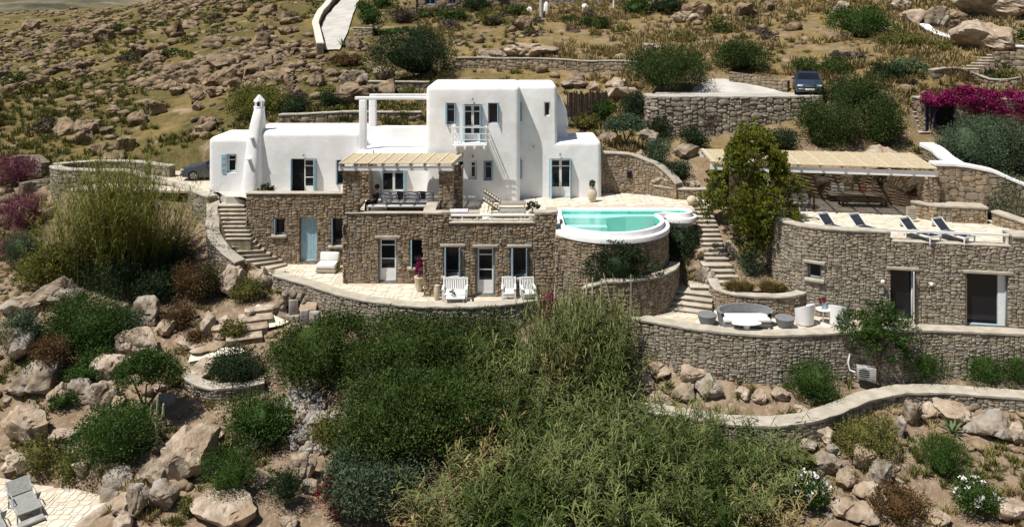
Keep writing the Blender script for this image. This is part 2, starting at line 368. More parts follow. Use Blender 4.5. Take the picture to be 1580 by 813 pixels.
def ground_mat():
    m = bpy.data.materials.new('hillside_ground'); m.use_nodes = True; N = m.node_tree.nodes; L = m.node_tree.links; b = N['Principled BSDF']
    geo = N.new('ShaderNodeNewGeometry'); sep = N.new('ShaderNodeSeparateXYZ'); L.new(geo.outputs['Position'], sep.inputs[0])
    def noise(s, d=6, r=.55):
        n = N.new('ShaderNodeTexNoise'); n.inputs['Scale'].default_value = s; n.inputs['Detail'].default_value = d; n.inputs['Roughness'].default_value = r
        L.new(geo.outputs['Position'], n.inputs['Vector']); return n.outputs['Fac']
    def ramp(f, a, c):
        r = N.new('ShaderNodeMapRange'); r.inputs[1].default_value = a; r.inputs[2].default_value = c; L.new(f, r.inputs[0]); return r.outputs[0]
    def mix(f, a, c):
        x = N.new('ShaderNodeMixRGB')
        for s, v in ((0, f), (1, a), (2, c)):
            if isinstance(v, tuple): x.inputs[s].default_value = (*v, 1)
            else: L.new(v, x.inputs[s])
        return x.outputs[0]
    def mul(a, c):
        x = N.new('ShaderNodeMath'); x.operation = 'MULTIPLY'
        L.new(a, x.inputs[0])
        if isinstance(c, float): x.inputs[1].default_value = c
        else: L.new(c, x.inputs[1])
        return x.outputs[0]
    soil = mix(ramp(noise(.9), .35, .65), (.195, .137, .088), (.34, .255, .175))
    soil = mix(ramp(noise(6), .5, .7), soil, (.40, .32, .23))
    dry = mix(ramp(noise(1.7, 8, .7), .35, .65), (.16, .112, .045), (.34, .245, .105))
    olive = mix(ramp(noise(2.3, 8, .7), .35, .65), (.062, .055, .017), (.165, .132, .048))
    hill = mix(ramp(noise(.16, 5), .46, .70), olive, dry)
    hill = mix(ramp(noise(.45, 6), .56, .68), hill, soil)
    # open hillside from about 44 m on; garden soil nearer; the olive cover thins out to the right
    far = ramp(sep.outputs[1], 40., 50.)
    col = mix(far, soil, hill)
    right = mul(ramp(sep.outputs[0], -12., 6.), far)
    col = mix(mul(right, .72), col, mix(ramp(noise(.5, 6), .45, .62), dry, soil))
    grey = mix(ramp(noise(.05, 9, .78), .40, .60), (.055, .056, .032), (.215, .185, .125))
    col = mix(ramp(sep.outputs[1], 150., 210.), col, grey)
    L.new(col, b.inputs['Base Color']); b.inputs['Roughness'].default_value = .95; b.inputs['Specular IOR Level'].default_value = .15
    bp = N.new('ShaderNodeBump'); bp.inputs['Strength'].default_value = .9; bp.inputs['Distance'].default_value = .16
    L.new(noise(3.5, 9, .72), bp.inputs['Height']); L.new(bp.outputs[0], b.inputs['Normal'])
    return m
M['ground'] = ground_mat()
ny, nx = GX.shape
ii = (np.arange(ny - 1)[:, None] * nx + np.arange(nx - 1)).ravel()
ground = ob('ground', raw_mesh('ground', np.stack([GX, GY, GZ], -1), np.stack([ii, ii + 1, ii + nx + 1, ii + nx], -1), 'ground', smooth=True), kind='structure')
# ------------------------------------------------------------------ rubble walls
def stone_proto(seed):
    r = np.random.default_rng(seed); n = 8; V = []
    t = np.arange(n) / n * 2 * PI + r.uniform(-.2, .2, n)
    p = r.uniform(5, 16); rad = .5 / (np.abs(np.cos(t)) ** p + np.abs(np.sin(t)) ** p) ** (1 / p) * np.where(np.arange(n) % 2 == 1, r.uniform(.78, 1.04, n), r.uniform(.88, 1.06, n))
    ox, oz = rad * np.cos(t), rad * np.sin(t)
    dx, dz = r.uniform(-.08, .08, 2); tl = r.uniform(-.25, .25, 2)
    for y, s, j in ((.6, 1.02, 0), (-.60, .99, .16), (-.92, .86, .22)):
        for k in range(n):
            V.append((ox[k] * s + (dx if s < .7 else 0), y + r.uniform(-j, j) + (tl[0] * ox[k] + tl[1] * oz[k] if j else 0), oz[k] * s + (dz if s < .7 else 0)))
    V.append((dx, -1.0, dz)); Fc = []
    for a in range(2):
        for k in range(n):
            i, j2 = a * n + k, a * n + (k + 1) % n
            Fc += [(i, i + n, j2 + n), (i, j2 + n, j2)]
    for k in range(n): Fc.append((2 * n + k, 3 * n, 2 * n + (k + 1) % n))
    return np.array(V), np.array(Fc)[:, ::-1].copy()
STONE = [stone_proto(s) for s in range(18)]
STONE_ME = {}
def stone_me(i, m):
    if (i, m) not in STONE_ME: STONE_ME[(i, m)] = raw_mesh('stone', *STONE[i], m)
    return STONE_ME[(i, m)]
STN = {}

def catmull(pts, step=.4):
    P = [np.array(p, float) for p in pts]; P = [2 * P[0] - P[1]] + P + [2 * P[-1] - P[-2]]; out = []
    for i in range(1, len(P) - 2):
        n = max(1, int(np.linalg.norm(P[i + 1][:2] - P[i][:2]) / step))
        for k in range(n):
            t = k / n
            out.append(.5 * (2 * P[i] + (P[i + 1] - P[i - 1]) * t + (2 * P[i - 1] - 5 * P[i] + 4 * P[i + 1] - P[i + 2]) * t * t + (3 * P[i] - P[i - 1] - 3 * P[i + 1] + P[i + 2]) * t ** 3))
    out.append(P[-2]); return [tuple(p) for p in out]

class Path:
    def __init__(s, pts):
        s.p = np.array([q[:2] for q in pts], float); d = np.diff(s.p, axis=0); s.len = np.hypot(d[:, 0], d[:, 1])
        s.u = np.concatenate([[0], np.cumsum(s.len)]); s.ang = np.arctan2(d[:, 1], d[:, 0]); s.L = s.u[-1]
    def seg(s, u): return int(np.clip(np.searchsorted(s.u, u, side='right') - 1, 0, len(s.len) - 1))
    def pos(s, u):
        i = s.seg(u); t = (u - s.u[i]) / s.len[i]; return s.p[i] + (s.p[i + 1] - s.p[i]) * t
    def angle(s, u): return float(s.ang[s.seg(u)])
    def front(s, u, off):      # off > 0: towards the viewer's side
        a = s.vang(u); q = s.pos(u); return q[0] + math.sin(a) * off, q[1] - math.cos(a) * off
    def vang(s, u):            # angle averaged at joints
        i = s.seg(u); a = s.ang[i]
        if abs(u - s.u[i]) < 1e-6 and i > 0: a = math.atan2(math.sin(a) + math.sin(s.ang[i - 1]), math.cos(a) + math.cos(s.ang[i - 1]))
        return float(a)
    def at_px(s, px):
        k = (px - CX) / F
        for i in range(len(s.len)):
            a, b = s.p[i], s.p[i + 1]; fa, fb = a[0] - k * a[1], b[0] - k * b[1]
            if fa <= 0 <= fb: t = fa / (fa - fb); return s.u[i] + t * s.len[i], (a + (b - a) * t)[1]
        raise ValueError(px)

def off(root): return tuple(-root.location)

def rubble_wall(root, pts, zb, zt, thick=.45, openings=(), m='stone_tan', unit=(.082, .062), coping=0, part=None, proud=.034, stones=True, core='mortar', cop_mat='coping', sizes=None, names=('wall_core', 'coping'), single=True):
    """core + picked stones on the side to the right of the path; zb/zt: numbers or one per point"""
    pa = Path(pts); n = len(pts)
    zbs = np.full(n, zb, float) if np.isscalar(zb) else np.array(zb, float); zts = np.full(n, zt, float) if np.isscalar(zt) else np.array(zt, float)
    ZB = lambda u: float(np.interp(u, pa.u, zbs)); ZT = lambda u: float(np.interp(u, pa.u, zts))
    us = sorted(set([round(float(x), 4) for x in pa.u] + [round(x, 4) for o in openings for x in o[:2]]))
    if openings: lev = sorted(set([zbs[0], zts[0]] + [x for o in openings for x in o[2:4] if zbs[0] < x < zts[0]]))
    else: lev = None
    nl = len(lev) if lev else 2
    V = []; Fc = []; idx = {}
    def vid(i, k, b):
        if (i, k, b) not in idx:
            x, y = pa.front(us[i], -thick if b else 0); z = lev[k] if lev else (ZB(us[i]), ZT(us[i]))[k]
            idx[(i, k, b)] = len(V); V.append((x, y, z))
        return idx[(i, k, b)]
    def solid(i, k):
        if not (0 <= i < len(us) - 1 and 0 <= k < nl - 1): return False
        if lev:
            um, zm = (us[i] + us[i + 1]) / 2, (lev[k] + lev[k + 1]) / 2
            return not any(o[0] < um < o[1] and o[2] < zm < o[3] for o in openings)
        return True
    for i in range(len(us) - 1):
        for k in range(nl - 1):
            if not solid(i, k): continue
            a, b, c, d = (i, k), (i + 1, k), (i + 1, k + 1), (i, k + 1)
            Fc.append(tuple(vid(*q, 0) for q in (a, b, c, d))); Fc.append(tuple(vid(*q, 1) for q in (d, c, b, a)))
            for (di, dk, q, w) in ((-1, 0, d, a), (1, 0, b, c), (0, -1, a, b), (0, 1, c, d)):
                if not solid(i + di, k + dk): Fc.append((vid(*w, 0), vid(*q, 0), vid(*q, 1), vid(*w, 1)))
    me = raw_mesh(names[0], V, Fc, core)
    co = ob(part or names[0], me, root, off(root))
    # packing of stones
    if stones:
        uw, uh = unit; z0 = float(zbs.min()); nu = int(pa.L / uw); nz = int((zts.max() - z0) / uh); uw = pa.L / max(nu, 1); uh = (zts.max() - z0) / max(nz, 1)
        U = (np.arange(nu) + .5) * uw; Zc = z0 + (np.arange(nz) + .5) * uh
        occ = (Zc[:, None] < np.interp(U, pa.u, zbs) - .02) | (Zc[:, None] > np.interp(U, pa.u, zts) - .01)
        for o in openings: occ |= ((U > o[0] - .02) & (U < o[1] + .02))[None, :] & ((Zc > o[2] - .02) & (Zc < o[3] + .02))[:, None]
        sizes_ = sizes or [(2, 1), (2, 2), (3, 2), (3, 2), (4, 2), (3, 3), (4, 3), (2, 2), (5, 2), (3, 1), (5, 3)]
        st = STN.setdefault(root.name, []); rr = random.Random(hash((round(pts[0][0], 2), nu)) & 0xffff)
        for r in range(nz):
            for c in range(nu):
                if occ[r, c]: continue
                w, h = rr.choice(sizes_)
                w = min(w, nu - c); h = min(h, nz - r)
                ww = 1
                while ww < w and not occ[r, c + ww]: ww += 1
                hh = 1
                while hh < h and not occ[r + hh, c:c + ww].any(): hh += 1
                occ[r:r + hh, c:c + ww] = True
                u = (c + ww / 2) * uw; z = z0 + (r + hh / 2) * uh; x, y = pa.front(u, 0)
                sw, sh = ww * uw * rr.uniform(.97, 1.06), hh * uh * rr.uniform(.97, 1.08)
                d = proud * rr.uniform(.6, 1.5)
                st.append((co if part else root, (x, y, z), pa.angle(u), sw, d, sh, rr.uniform(-.16, .16), rr.randrange(18), math.sqrt(sw * sh) * F / y, m, single))
    if coping:
        V = []; Fc = []; w0, w1, h = .07, thick + .05, coping
        uu = np.linspace(0, pa.L, max(2, int(pa.L / .3))); rr = random.Random(5)
        for i, u in enumerate(uu):
            j = rr.uniform(-.02, .02); k = rr.uniform(-.012, .012); zt_ = ZT(u) + .004
            for (o_, z) in ((w0 + j, zt_ - .03), (w0 + j + .005, zt_ + h * .7 + k), (w0 - .03, zt_ + h + k), (-w1 + .03, zt_ + h + k), (-w1, zt_ + h * .7), (-w1, zt_ - .03)):
                x, y = pa.front(u, o_); V.append((x, y, z))
        for i in range(len(uu) - 1):
            for k in range(6): a, b = i * 6 + k, i * 6 + (k + 1) % 6; Fc.append((a, b, b + 6, a + 6))
        Fc += [tuple(range(5, -1, -1)), tuple((len(uu) - 1) * 6 + k for k in range(6))]
        cp = ob(names[1], raw_mesh(names[1], V, [f[::-1] for f in Fc], cop_mat, smooth=False), co if part else root, (0, 0, 0) if part else off(root))
    return pa, co

def finish_stones(limit=300):
    for rn, lst in STN.items():
        root = bpy.data.objects[rn]; lst.sort(key=lambda s: -s[8]); n = 0; rest = {}
        for s in lst:
            par, loc, a, w, d, h, ti, pi_, px, m, single = s
            if n < limit and px >= 7.5 and single:
                o = bpy.data.objects.new('stone', stone_me(pi_, m)); COL.objects.link(o); o.parent = par
                o.location = loc if par is not root else tuple(Vector(loc) - root.location)
                o.rotation_euler = (0, ti, a); o.scale = (w, d, h); n += 1
            else: rest.setdefault((par.name, m), []).append(s)
        for (pn, m), l in rest.items():
            par = bpy.data.objects[pn]
            Ms = [np.array(Matrix.Translation(s[1]) @ Matrix.Rotation(s[2], 4, 'Z') @ Matrix.Rotation(s[6], 4, 'Y') @ Matrix.Diagonal((s[3], s[4], s[5], 1))) for s in l]
            V, Fc, _ = join_np(STONE, [s[7] for s in l], Ms)
            ob('rubble_stones', raw_mesh('rubble_stones', V, Fc, m), par, (0, 0, 0) if par is not root else off(root), kind='stuff')

def wall_thing(name, label, pts, zb, zt, cat='wall', **k):
    c = pts[len(pts) // 2]; zb0 = zb if np.isscalar(zb) else min(zb)
    t = thing(name, label, cat, (c[0], c[1], zb0)); rubble_wall(t, pts, zb, zt, **k); return t

def ground_wall(name, label, px, h, step=.5, **k):
    """low wall following the ground under a row of photograph points"""
    pts = catmull([tuple(at(*p))[:2] for p in px], step)
    z = [float(zg(*p)) for p in pts]; z = np.convolve(np.pad(z, 2, mode='edge'), np.ones(5) / 5, 'valid')
    return wall_thing(name, label, pts, list(z - .5), list(z + h), **k)

# ------------------------------------------------------------------ flagged floors
def floor(name, poly, z, z0=None):
    mb = MB(); mb.prism(poly, z - .12 if z0 is None else z0, z)
    return mb.build(name, 'joint', None, kind='structure')

def flags(par, poly, z, cell=.2, seed=1, ymax=99, m='flag', limit=300, holes=(), dz=.016, orig=None):
    r = random.Random(seed); P = np.array(poly); x0, y0 = P.min(0); x1, y1 = P.max(0); nx_, ny_ = int((x1 - x0) / cell), int((y1 - y0) / cell)
    occ = np.zeros((ny_, nx_), bool); L_ = []
    for j in range(ny_):
        for i in range(nx_):
            if occ[j, i]: continue
            w, h = r.choice([(2, 2), (3, 2), (2, 3), (3, 3), (1, 2), (2, 1), (3, 4), (4, 3), (1, 1)])
            w = min(w, nx_ - i); h = min(h, ny_ - j); ww = 1
            while ww < w and not occ[j, i + ww]: ww += 1
            hh = 1
            while hh < h and not occ[j + hh, i:i + ww].any(): hh += 1
            occ[j:j + hh, i:i + ww] = True
            cx, cy = x0 + (i + ww / 2) * cell, y0 + (j + hh / 2) * cell
            L_.append((cx, cy, ww * cell, hh * cell))
    out = []; g = .018
    for cx, cy, w, h in L_:
        n = 8; t0 = r.uniform(0, .8); pl = []
        for k in range(n):
            t = t0 + 2 * PI * k / n; c, s = math.cos(t), math.sin(t); q = .5 / (abs(c) ** 4 + abs(s) ** 4) ** .25 * r.uniform(.93, 1.03)
            pl.append((cx + (w - g) * q * c, cy + (h - g) * q * s))
        a = np.array(pl)
        if not inside(poly, a[:, 0], a[:, 1]).all(): continue
        if any(inside(hp, a[:, 0], a[:, 1]).any() for hp in holes): continue
        zz = z + dz + r.uniform(-.004, .006); out.append((pl, zz, (cx, cy), w * h / cy ** 3))
    out.sort(key=lambda o: -o[3]); rest = MB()
    for i, (pl, zz, c, s) in enumerate(out):
        if i < limit:
            mb = MB().prism([(p[0] - c[0], p[1] - c[1]) for p in pl], z - .01 - zz, 0)
            ob('flagstone', raw_mesh('flagstone', mb.V, mb.F, m), par, (c[0], c[1], zz))
        else: rest.prism(pl, z - .01, zz)
    if rest.V: rest.build('small_flagstones', m, par, kind='stuff')

# ------------------------------------------------------------------ windows and doors (local frame: x right, y into the wall, z up)
def opening(pa, x0, y0, x1, y1):
    u0, Y0 = pa.at_px(x0); u1, Y1 = pa.at_px(x1); Y = (Y0 + Y1) / 2
    return (u0, u1, PZ(y1, Y), PZ(y0, Y))
def unit_at(root, pa, o, name):
    u = (o[0] + o[1]) / 2; q = pa.pos(u); p = ob(name, None, root)
    return (q[0] - root.location[0], q[1] - root.location[1], o[2] - root.location[2]), pa.angle(u)

def glazed(root, pa, o, name='window', style='pane', frame='greyblue', leaf='white_paint', rec=.2, shutters='', shutter_mat='blue', lintel=False, sill=False, pane='pane', deep=.09):
    u = (o[0] + o[1]) / 2; q = pa.pos(u); w, h = (o[1] - o[0]) / 2, o[3] - o[2]; e = .003
    loc = (q[0] - root.location[0], q[1] - root.location[1], o[2] - root.location[2]); rz = pa.angle(u)
    f = MB(); t = .055
    f.box(-w + e, -w + t, rec - .05, rec + deep, e, h - e); f.box(w - t, w - e, rec - .05, rec + deep, e, h - e)
    f.box(-w + t, w - t, rec - .045, rec + deep, h - t, h - e); f.box(-w + t, w - t, rec - .045, rec + deep, e, t)
    p = f.build(name, frame, root, bevel=.006, seg=1, loc=loc, rz=rz)
    iw, y = w - t - e, rec
    def leafset(x0, x1, bars, panel):
        b = MB(); s = .06
        b.box(x0, x0 + s, y, y + .045, t + e, h - t - e); b.box(x1 - s, x1, y, y + .045, t + e, h - t - e)
        b.box(x0 + s, x1 - s, y + .002, y + .043, h - t - .07, h - t - e); b.box(x0 + s, x1 - s, y + .002, y + .043, t + e, t + .07)
        for z in bars: b.box(x0 + s, x1 - s, y + .003, y + .042, z * h - .025, z * h + .025)
        if panel: b.box(x0 + s, x1 - s, y + .012, y + .04, t + .07, panel * h)
        b.build('door_leaf' if 'door' in name else 'casement', leaf, p)
        zs = [panel * h + .005 if panel else t + .07] + [z * h for z in bars] + [h - t - .07]
        zs = sorted(zs)
        for a, c in zip(zs[:-1], zs[1:]):
            if c - a > .08: MB().box(x0 + s - .01, x1 - s + .01, y + .018, y + .026, a, c).build('pane', pane, p)
    if style == 'pane': MB().box(-iw, iw, y + .02, y + .03, t, h - t).build('pane', pane, p)
    elif style == 'casement': leafset(-iw, iw, [.68], 0)
    elif style == 'double': leafset(-iw, -.005, [.72], 0); leafset(.005, iw, [.72], 0)
    elif style == 'door': leafset(-iw, iw, [.83, .52], .30)
    elif style == 'french': leafset(-iw, -.005, [.80], .27); leafset(.005, iw, [.80], .27)
    elif style == 'french_tall': leafset(-iw, -.005, [.80, .42], .22); leafset(.005, iw, [.80, .42], .22)
    elif style == 'half':      # right leaf closed, left side open: near-black panel paints the unlit room
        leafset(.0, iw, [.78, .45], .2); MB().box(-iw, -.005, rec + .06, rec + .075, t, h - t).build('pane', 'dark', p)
    elif style == 'plank':
        n = 5
        for k in range(n):
            a = -iw + 2 * iw * k / n; MB().box(a + .006, a + 2 * iw / n - .006, y, y + .04, t, h - t).build('plank', shutter_mat, p)
        b = MB(); b.box(-iw, iw, y + .041, y + .06, t, h - t); b.build('backing_board', shutter_mat, p)
        MB().tube([(-iw + .1, y - .05, h * .47), (-iw + .1, y + .0, h * .47)], .022).build('handle', 'metal', p)
    elif style == 'slider':    # wide opening, sliding leaf pushed to the right
        MB().box(-iw, iw * .62, y + .05, y + .06, t, h - t).build('pane', pane, p)
        MB().box(iw * .62, iw * .64, y + .0, y + .055, t, h - t).build('mullion', 'greyblue', p)
        MB().box(iw * .64, iw, y - .02, y + .03, t, h - t).build('door_leaf', leaf, p)
    for s in shutters:
        sg = -1 if s in 'Ll' else 1
        b = MB()
        if s.islower():        # folded flat on the outer wall
            x0, x1 = (-w - w * .85, -w - .02) if sg < 0 else (w + .02, w + w * .85)
            b.box(x0, x1, -.045, -.012, .02, h - .02)
            for z in (.18, .5, .82): b.box(x0 + .03, x1 - .03, -.058, -.0455, z * h - .04, z * h + .04)
        else:                  # standing in the reveal, a little open
            a = math.radians(76); ln = min(.62 * w, .34); c, sn = math.cos(a) * ln, math.sin(a) * ln
            x = sg * (w - .012)
            b.hexa([(x, .03 + 0, .02), (x - sg * .035, .03, .02), (x - sg * (.035 + c), .03 - sn, .02), (x - sg * c, .03 - sn, .02),
                    (x, .03, h - .02), (x - sg * .035, .03, h - .02), (x - sg * (.035 + c), .03 - sn, h - .02), (x - sg * c, .03 - sn, h - .02)])
        b.build('shutter', shutter_mat, p)
    if lintel: MB().box(-w - .17, w + .17, -.085, .1, h + .012, h + .15).build('lintel', 'coping', p, bevel=.02)
    if sill: MB().box(-w - .14, w + .14, -.15, .12, -.15, -.006).build('sill', 'coping', p, bevel=.03)
    return p

# ------------------------------------------------------------------ white plaster masses
def block(x0, x1, y0, y1, z0, z1, r=.35, seg=5):
    bm = bmesh.new(); mb = MB().box(x0, x1, y0, y1, z0, z1); vs = [bm.verts.new(v) for v in mb.V]
    for f in mb.F: bm.faces.new([vs[i] for i in f])
    bmesh.ops.recalc_face_normals(bm, faces=bm.faces)
    es = [e for e in bm.edges if max(v.co.z for v in e.verts) > z0 + .01]
    bmesh.ops.bevel(bm, geom=es, offset=r, segments=seg, profile=.5, affect='EDGES')
    me = bpy.data.meshes.new('wall'); bm.to_mesh(me); bm.free(); return me
def prism_xz(poly, y0, y1, r, seg=4):
    n = len(poly); V = [(x, y0, z) for x, z in poly] + [(x, y1, z) for x, z in poly]
    bm = bmesh.new(); vs = [bm.verts.new(v) for v in V]
    bm.faces.new(vs[:n]); bm.faces.new(vs[n:][::-1])
    for i in range(n): bm.faces.new([vs[(i + 1) % n], vs[i], vs[n + i], vs[n + (i + 1) % n]])
    bmesh.ops.recalc_face_normals(bm, faces=bm.faces)
    zmin = min(z for _, z in poly)
    es = [e for e in bm.edges if max(v.co.z for v in e.verts) > zmin + .01 and e.calc_face_angle(0) > .6 and e.is_convex]
    bmesh.ops.bevel(bm, geom=es, offset=r, segments=seg, profile=.5, affect='EDGES')
    me = bpy.data.meshes.new('wall'); bm.to_mesh(me); bm.free(); return me
def carve(me, boxes):
    """cut window and door recesses out of a solid mass"""
    o = bpy.data.objects.new('mass', me); COL.objects.link(o)
    mb = MB()
    for b in boxes: mb.box(*b)
    c = bpy.data.objects.new('cutter', raw_mesh('cutter', mb.V, mb.F)); COL.objects.link(c)
    md = o.modifiers.new('b', 'BOOLEAN'); md.operation = 'DIFFERENCE'; md.object = c; md.solver = 'EXACT'
    dg = bpy.context.evaluated_depsgraph_get(); dg.update()
    r = bpy.data.meshes.new_from_object(o.evaluated_get(dg)); r.name = 'wall'
    bpy.data.objects.remove(o); bpy.data.objects.remove(c)
    return r
def plaster(me, root, name='wall'):
    me.materials.clear(); me.materials.append(M['plaster'])
    me.polygons.foreach_set('use_smooth', np.ones(len(me.polygons), dtype=bool)); me.set_sharp_from_angle(angle=math.radians(35))
    return ob(name, me, root, off(root))
def plane_px(Y): return Path([(-60, Y), (60, Y)])
# ------------------------------------------------------------------ the white villa on its stone lower storey
villa = thing('villa', 'white cubic villa with pale blue shutters standing on a tan rubble stone lower storey', 'house', (-5, 40, 0))
def ops_of(pa, lst):
    return [opening(pa, *r) for r in lst]
def lower_front(pts, zt, wins, part='stone_wall', zb=-.3):
    pa = Path(pts); ops = [opening(pa, *w[0]) for w in wins]
    rubble_wall(villa, pts, zb, zt, openings=ops, part=part, m='stone_tan', thick=.45)
    for w, o in zip(wins, ops): glazed(villa, pa, o, **w[1])
D_ = dict
lower_front([(-13.8, 42.2), (-13.8, 40.5), (-8.1, 40.5)], 3.62, [
    ((423, 338, 439, 362), D_(style='pane', shutters='L', sill=True)),
    ((463, 337, 489, 404), D_(name='door', style='plank', frame='blue')),
    ((511, 337, 530, 378), D_(style='pane', shutters='L', sill=True))])
lower_front([(-8.12, 40.6), (-8.12, 37.5), (-4.05, 37.5)], 3.36, [
    ((584, 368, 612, 436), D_(name='door', style='door', lintel=True)),
    ((633, 370, 655, 411), D_(style='pane', shutters='L', sill=True))])
lower_front([(-4.03, 38.2), (-4.03, 35.7), (2.03, 35.7)], 3.36, [
    ((685, 381, 712, 425), D_(style='pane', shutters='LR', sill=True, lintel=True, shutter_mat='greyblue')),
    ((735, 382, 763, 456), D_(name='door', style='door', lintel=True)),
    ((788, 382, 815, 427), D_(style='pane', shutters='LR', sill=True, lintel=True, shutter_mat='greyblue'))])
# raised end pieces of the front parapet, and the low sill between them
for pts, z0, z1 in (([(-4.03, 38.0), (-4.03, 35.7), (-2.95, 35.7), (-2.95, 36.15)], 3.365, 3.80), ([(1.08, 36.15), (1.08, 35.7), (2.04, 35.7), (2.05, 36.6)], 3.365, 3.82)):
    rubble_wall(villa, pts, z0, z1, thick=.42, part='parapet', coping=.06)
MB().box(-2.93, 1.06, 35.62, 36.12, 3.362, 3.43).build('parapet_sill', 'coping', villa, bevel=.02, loc=off(villa))
MB().box(-13.85, -8.13, 40.42, 40.95, 3.63, 3.71).build('parapet_sill', 'coping', villa, bevel=.02, loc=off(villa))
MB().box(-8.05, -4.1, 37.42, 37.93, 3.362, 3.42).build('parapet_sill', 'coping', villa, bevel=.02, loc=off(villa))

# openings of the white storeys: (photo box, plane distance, style)
WO = [((349, 238, 365, 267), 43.1, D_(style='casement', frame='blue', shutters='l', shutter_mat='blue')),
      ((448, 245, 489, 298.5), 43.0, D_(name='door', style='half', frame='blue', shutters='LR', shutter_mat='blue')),
      ((518, 247, 532, 285), 43.0, D_(style='pane', frame='blue', shutters='L')),
      ((587, 257, 627, 307), 42.0, D_(name='door', style='french', frame='blue', shutters='LR')),
      ((687, 159, 704, 192), 40.7, D_(style='casement', leaf='greyblue', frame='greyblue', shutters='LR')),
      ((714, 161, 744, 219.5), 40.7, D_(name='door', style='french_tall', frame='greyblue', shutters='LR')),
      ((753, 159, 770, 191), 40.7, D_(style='pane', frame='greyblue', shutters='R')),
      ((707, 249, 715, 277), 40.7, D_(style='pane', frame='greyblue')),
      ((724, 248, 736, 277), 40.7, D_(style='casement', frame='white_paint')),
      ((746, 248, 761, 279), 40.7, D_(style='casement', leaf='greyblue', frame='greyblue', shutters='R')),
      ((839.5, 157.5, 849, 179.5), 41.6, D_(style='pane', frame='white_paint')),
      ((847.5, 245, 882.5, 305.5), 41.6, D_(name='door', style='french', frame='blue', shutters='LR', pane='pane'))]
cuts = []
for r, Y, k in WO:
    pa = plane_px(Y); o = opening(pa, *r); cuts.append((o[0] - 60, o[1] - 60, Y - 1.2, Y + .34, o[2], o[3], Y))
    glazed(villa, pa, o, rec=.16, **k)
def cutset(Y): return [c[:6] for c in cuts if c[6] == Y]
plaster(carve(block(-16.85, -14.25, 43.1, 46.3, 2.5, 6.22, .32), cutset(43.1)), villa)
plaster(carve(block(-14.7, -8.33, 43.0, 46.6, 2.5, 6.58, .34), cutset(43.0)), villa)
plaster(carve(block(-8.45, -4.2, 42.0, 44.6, 2.5, 5.66, .3), cutset(42.0)), villa)
plaster(carve(block(-4.5, .42, 40.7, 45.2, 2.5, 9.26, .27), cutset(40.7)), villa)
plaster(carve(prism_xz([(.2, 2.5), (4.8, 2.5), (4.8, 6.25), (2.43, 6.15), (2.43, 9.25), (.2, 9.25)], 41.6, 45.1, .27), cutset(41.6)), villa)
plaster(prism_xz([(2.3, 5.9), (3.13, 5.9), (3.12, 7.1), (3.02, 7.75), (2.78, 8.3), (2.3, 8.7)], 43.2, 45.0, .12), villa)
plaster(block(-8.4, -4.4, 44.0, 44.5, 5.2, 6.68, .1, 3), villa, 'roof_parapet')
plaster(block(-8.32, -7.93, 42.25, 42.62, 5.5, 8.36, .06, 3), villa, 'roof_post')
plaster(block(-8.12, -7.72, 44.05, 44.45, 6.6, 8.36, .06, 3), villa, 'roof_post')
MB().box(-8.55, -4.4, 42.28, 42.58, 8.362, 8.52).build('roof_beam', 'white_paint', villa, bevel=.02, loc=off(villa))
MB().box(-8.1, -4.4, 44.15, 44.35, 8.362, 8.5).build('roof_beam', 'white_paint', villa, bevel=.02, loc=off(villa))
# narrow shutters in the corner of the recess
for y0, y1 in ((158, 187), (247, 275)):
    MB().box(.425, .54, 41.50, 41.596, PZ(y1, 41.6), PZ(y0, 41.6)).build('shutter', 'greyblue', villa, loc=off(villa))
# chimney: battered mass, neck, ring, vented pot and pyramid cap
def superring(cx, cy, rx, ry, z, n=24):
    out = []
    for k in range(n):
        t = 2 * PI * k / n; c, s = math.cos(t), math.sin(t); q = 1 / (abs(c) ** 3.2 + abs(s) ** 3.2) ** (1 / 3.2); out.append((cx + rx * q * c, cy + ry * q * s, z))
    return out
rings = [(-14.33, 43.1, .58, 1.0, 2.5), (-14.30, 43.15, .5, .82, 4.2), (-14.24, 43.3, .41, .66, 6.0), (-14.18, 43.4, .36, .55, 6.9), (-14.15, 43.45, .31, .42, 7.35), (-14.13, 43.5, .25, .3, 7.75), (-14.13, 43.5, .25, .28, 7.78)]
mb = MB(); V = []; n = 24
for r in rings: V += superring(*r)
mb.add(V, [(i * n + k, i * n + (k + 1) % n, (i + 1) * n + (k + 1) % n, (i + 1) * n + k) for i in range(len(rings) - 1) for k in range(n)] + [tuple((len(rings) - 1) * n + k for k in range(n))])
chim = mb.build('chimney', 'plaster', villa, smooth=True, loc=off(villa))
MB().lathe([(.30, 7.76), (.31, 7.84), (.30, 7.88)], 16, (-14.13, 43.5, 0)).build('chimney_ring', 'plaster', chim, smooth=True)
b = MB()
for k in range(4):
    t = PI / 4 + k * PI / 2; b.box(-14.13 + .2 * math.cos(t) - .06, -14.13 + .2 * math.cos(t) + .06, 43.5 + .2 * math.sin(t) - .06, 43.5 + .2 * math.sin(t) + .06, 7.87, 8.14)
b.build('chimney_pot', 'plaster', chim)
MB().box(-14.24, -14.02, 43.39, 43.61, 7.88, 8.13).build('flue', 'dark', chim)
MB().lathe([(.33, 8.13), (.33, 8.19), (.17, 8.38), (.05, 8.52), (.01, 8.53)], 4, (-14.13, 43.5, 0)).build('chimney_cap', 'plaster', chim)
for (px, py, Y) in ((389, 212, 42.75), (384, 245, 42.5)):
    x, y, z = P3(px, py, Y); MB().box(x - .08, x + .12, y - .3, y + .5, z - .03, z + .03).build('perch_slab', 'plaster', chim, bevel=.01)
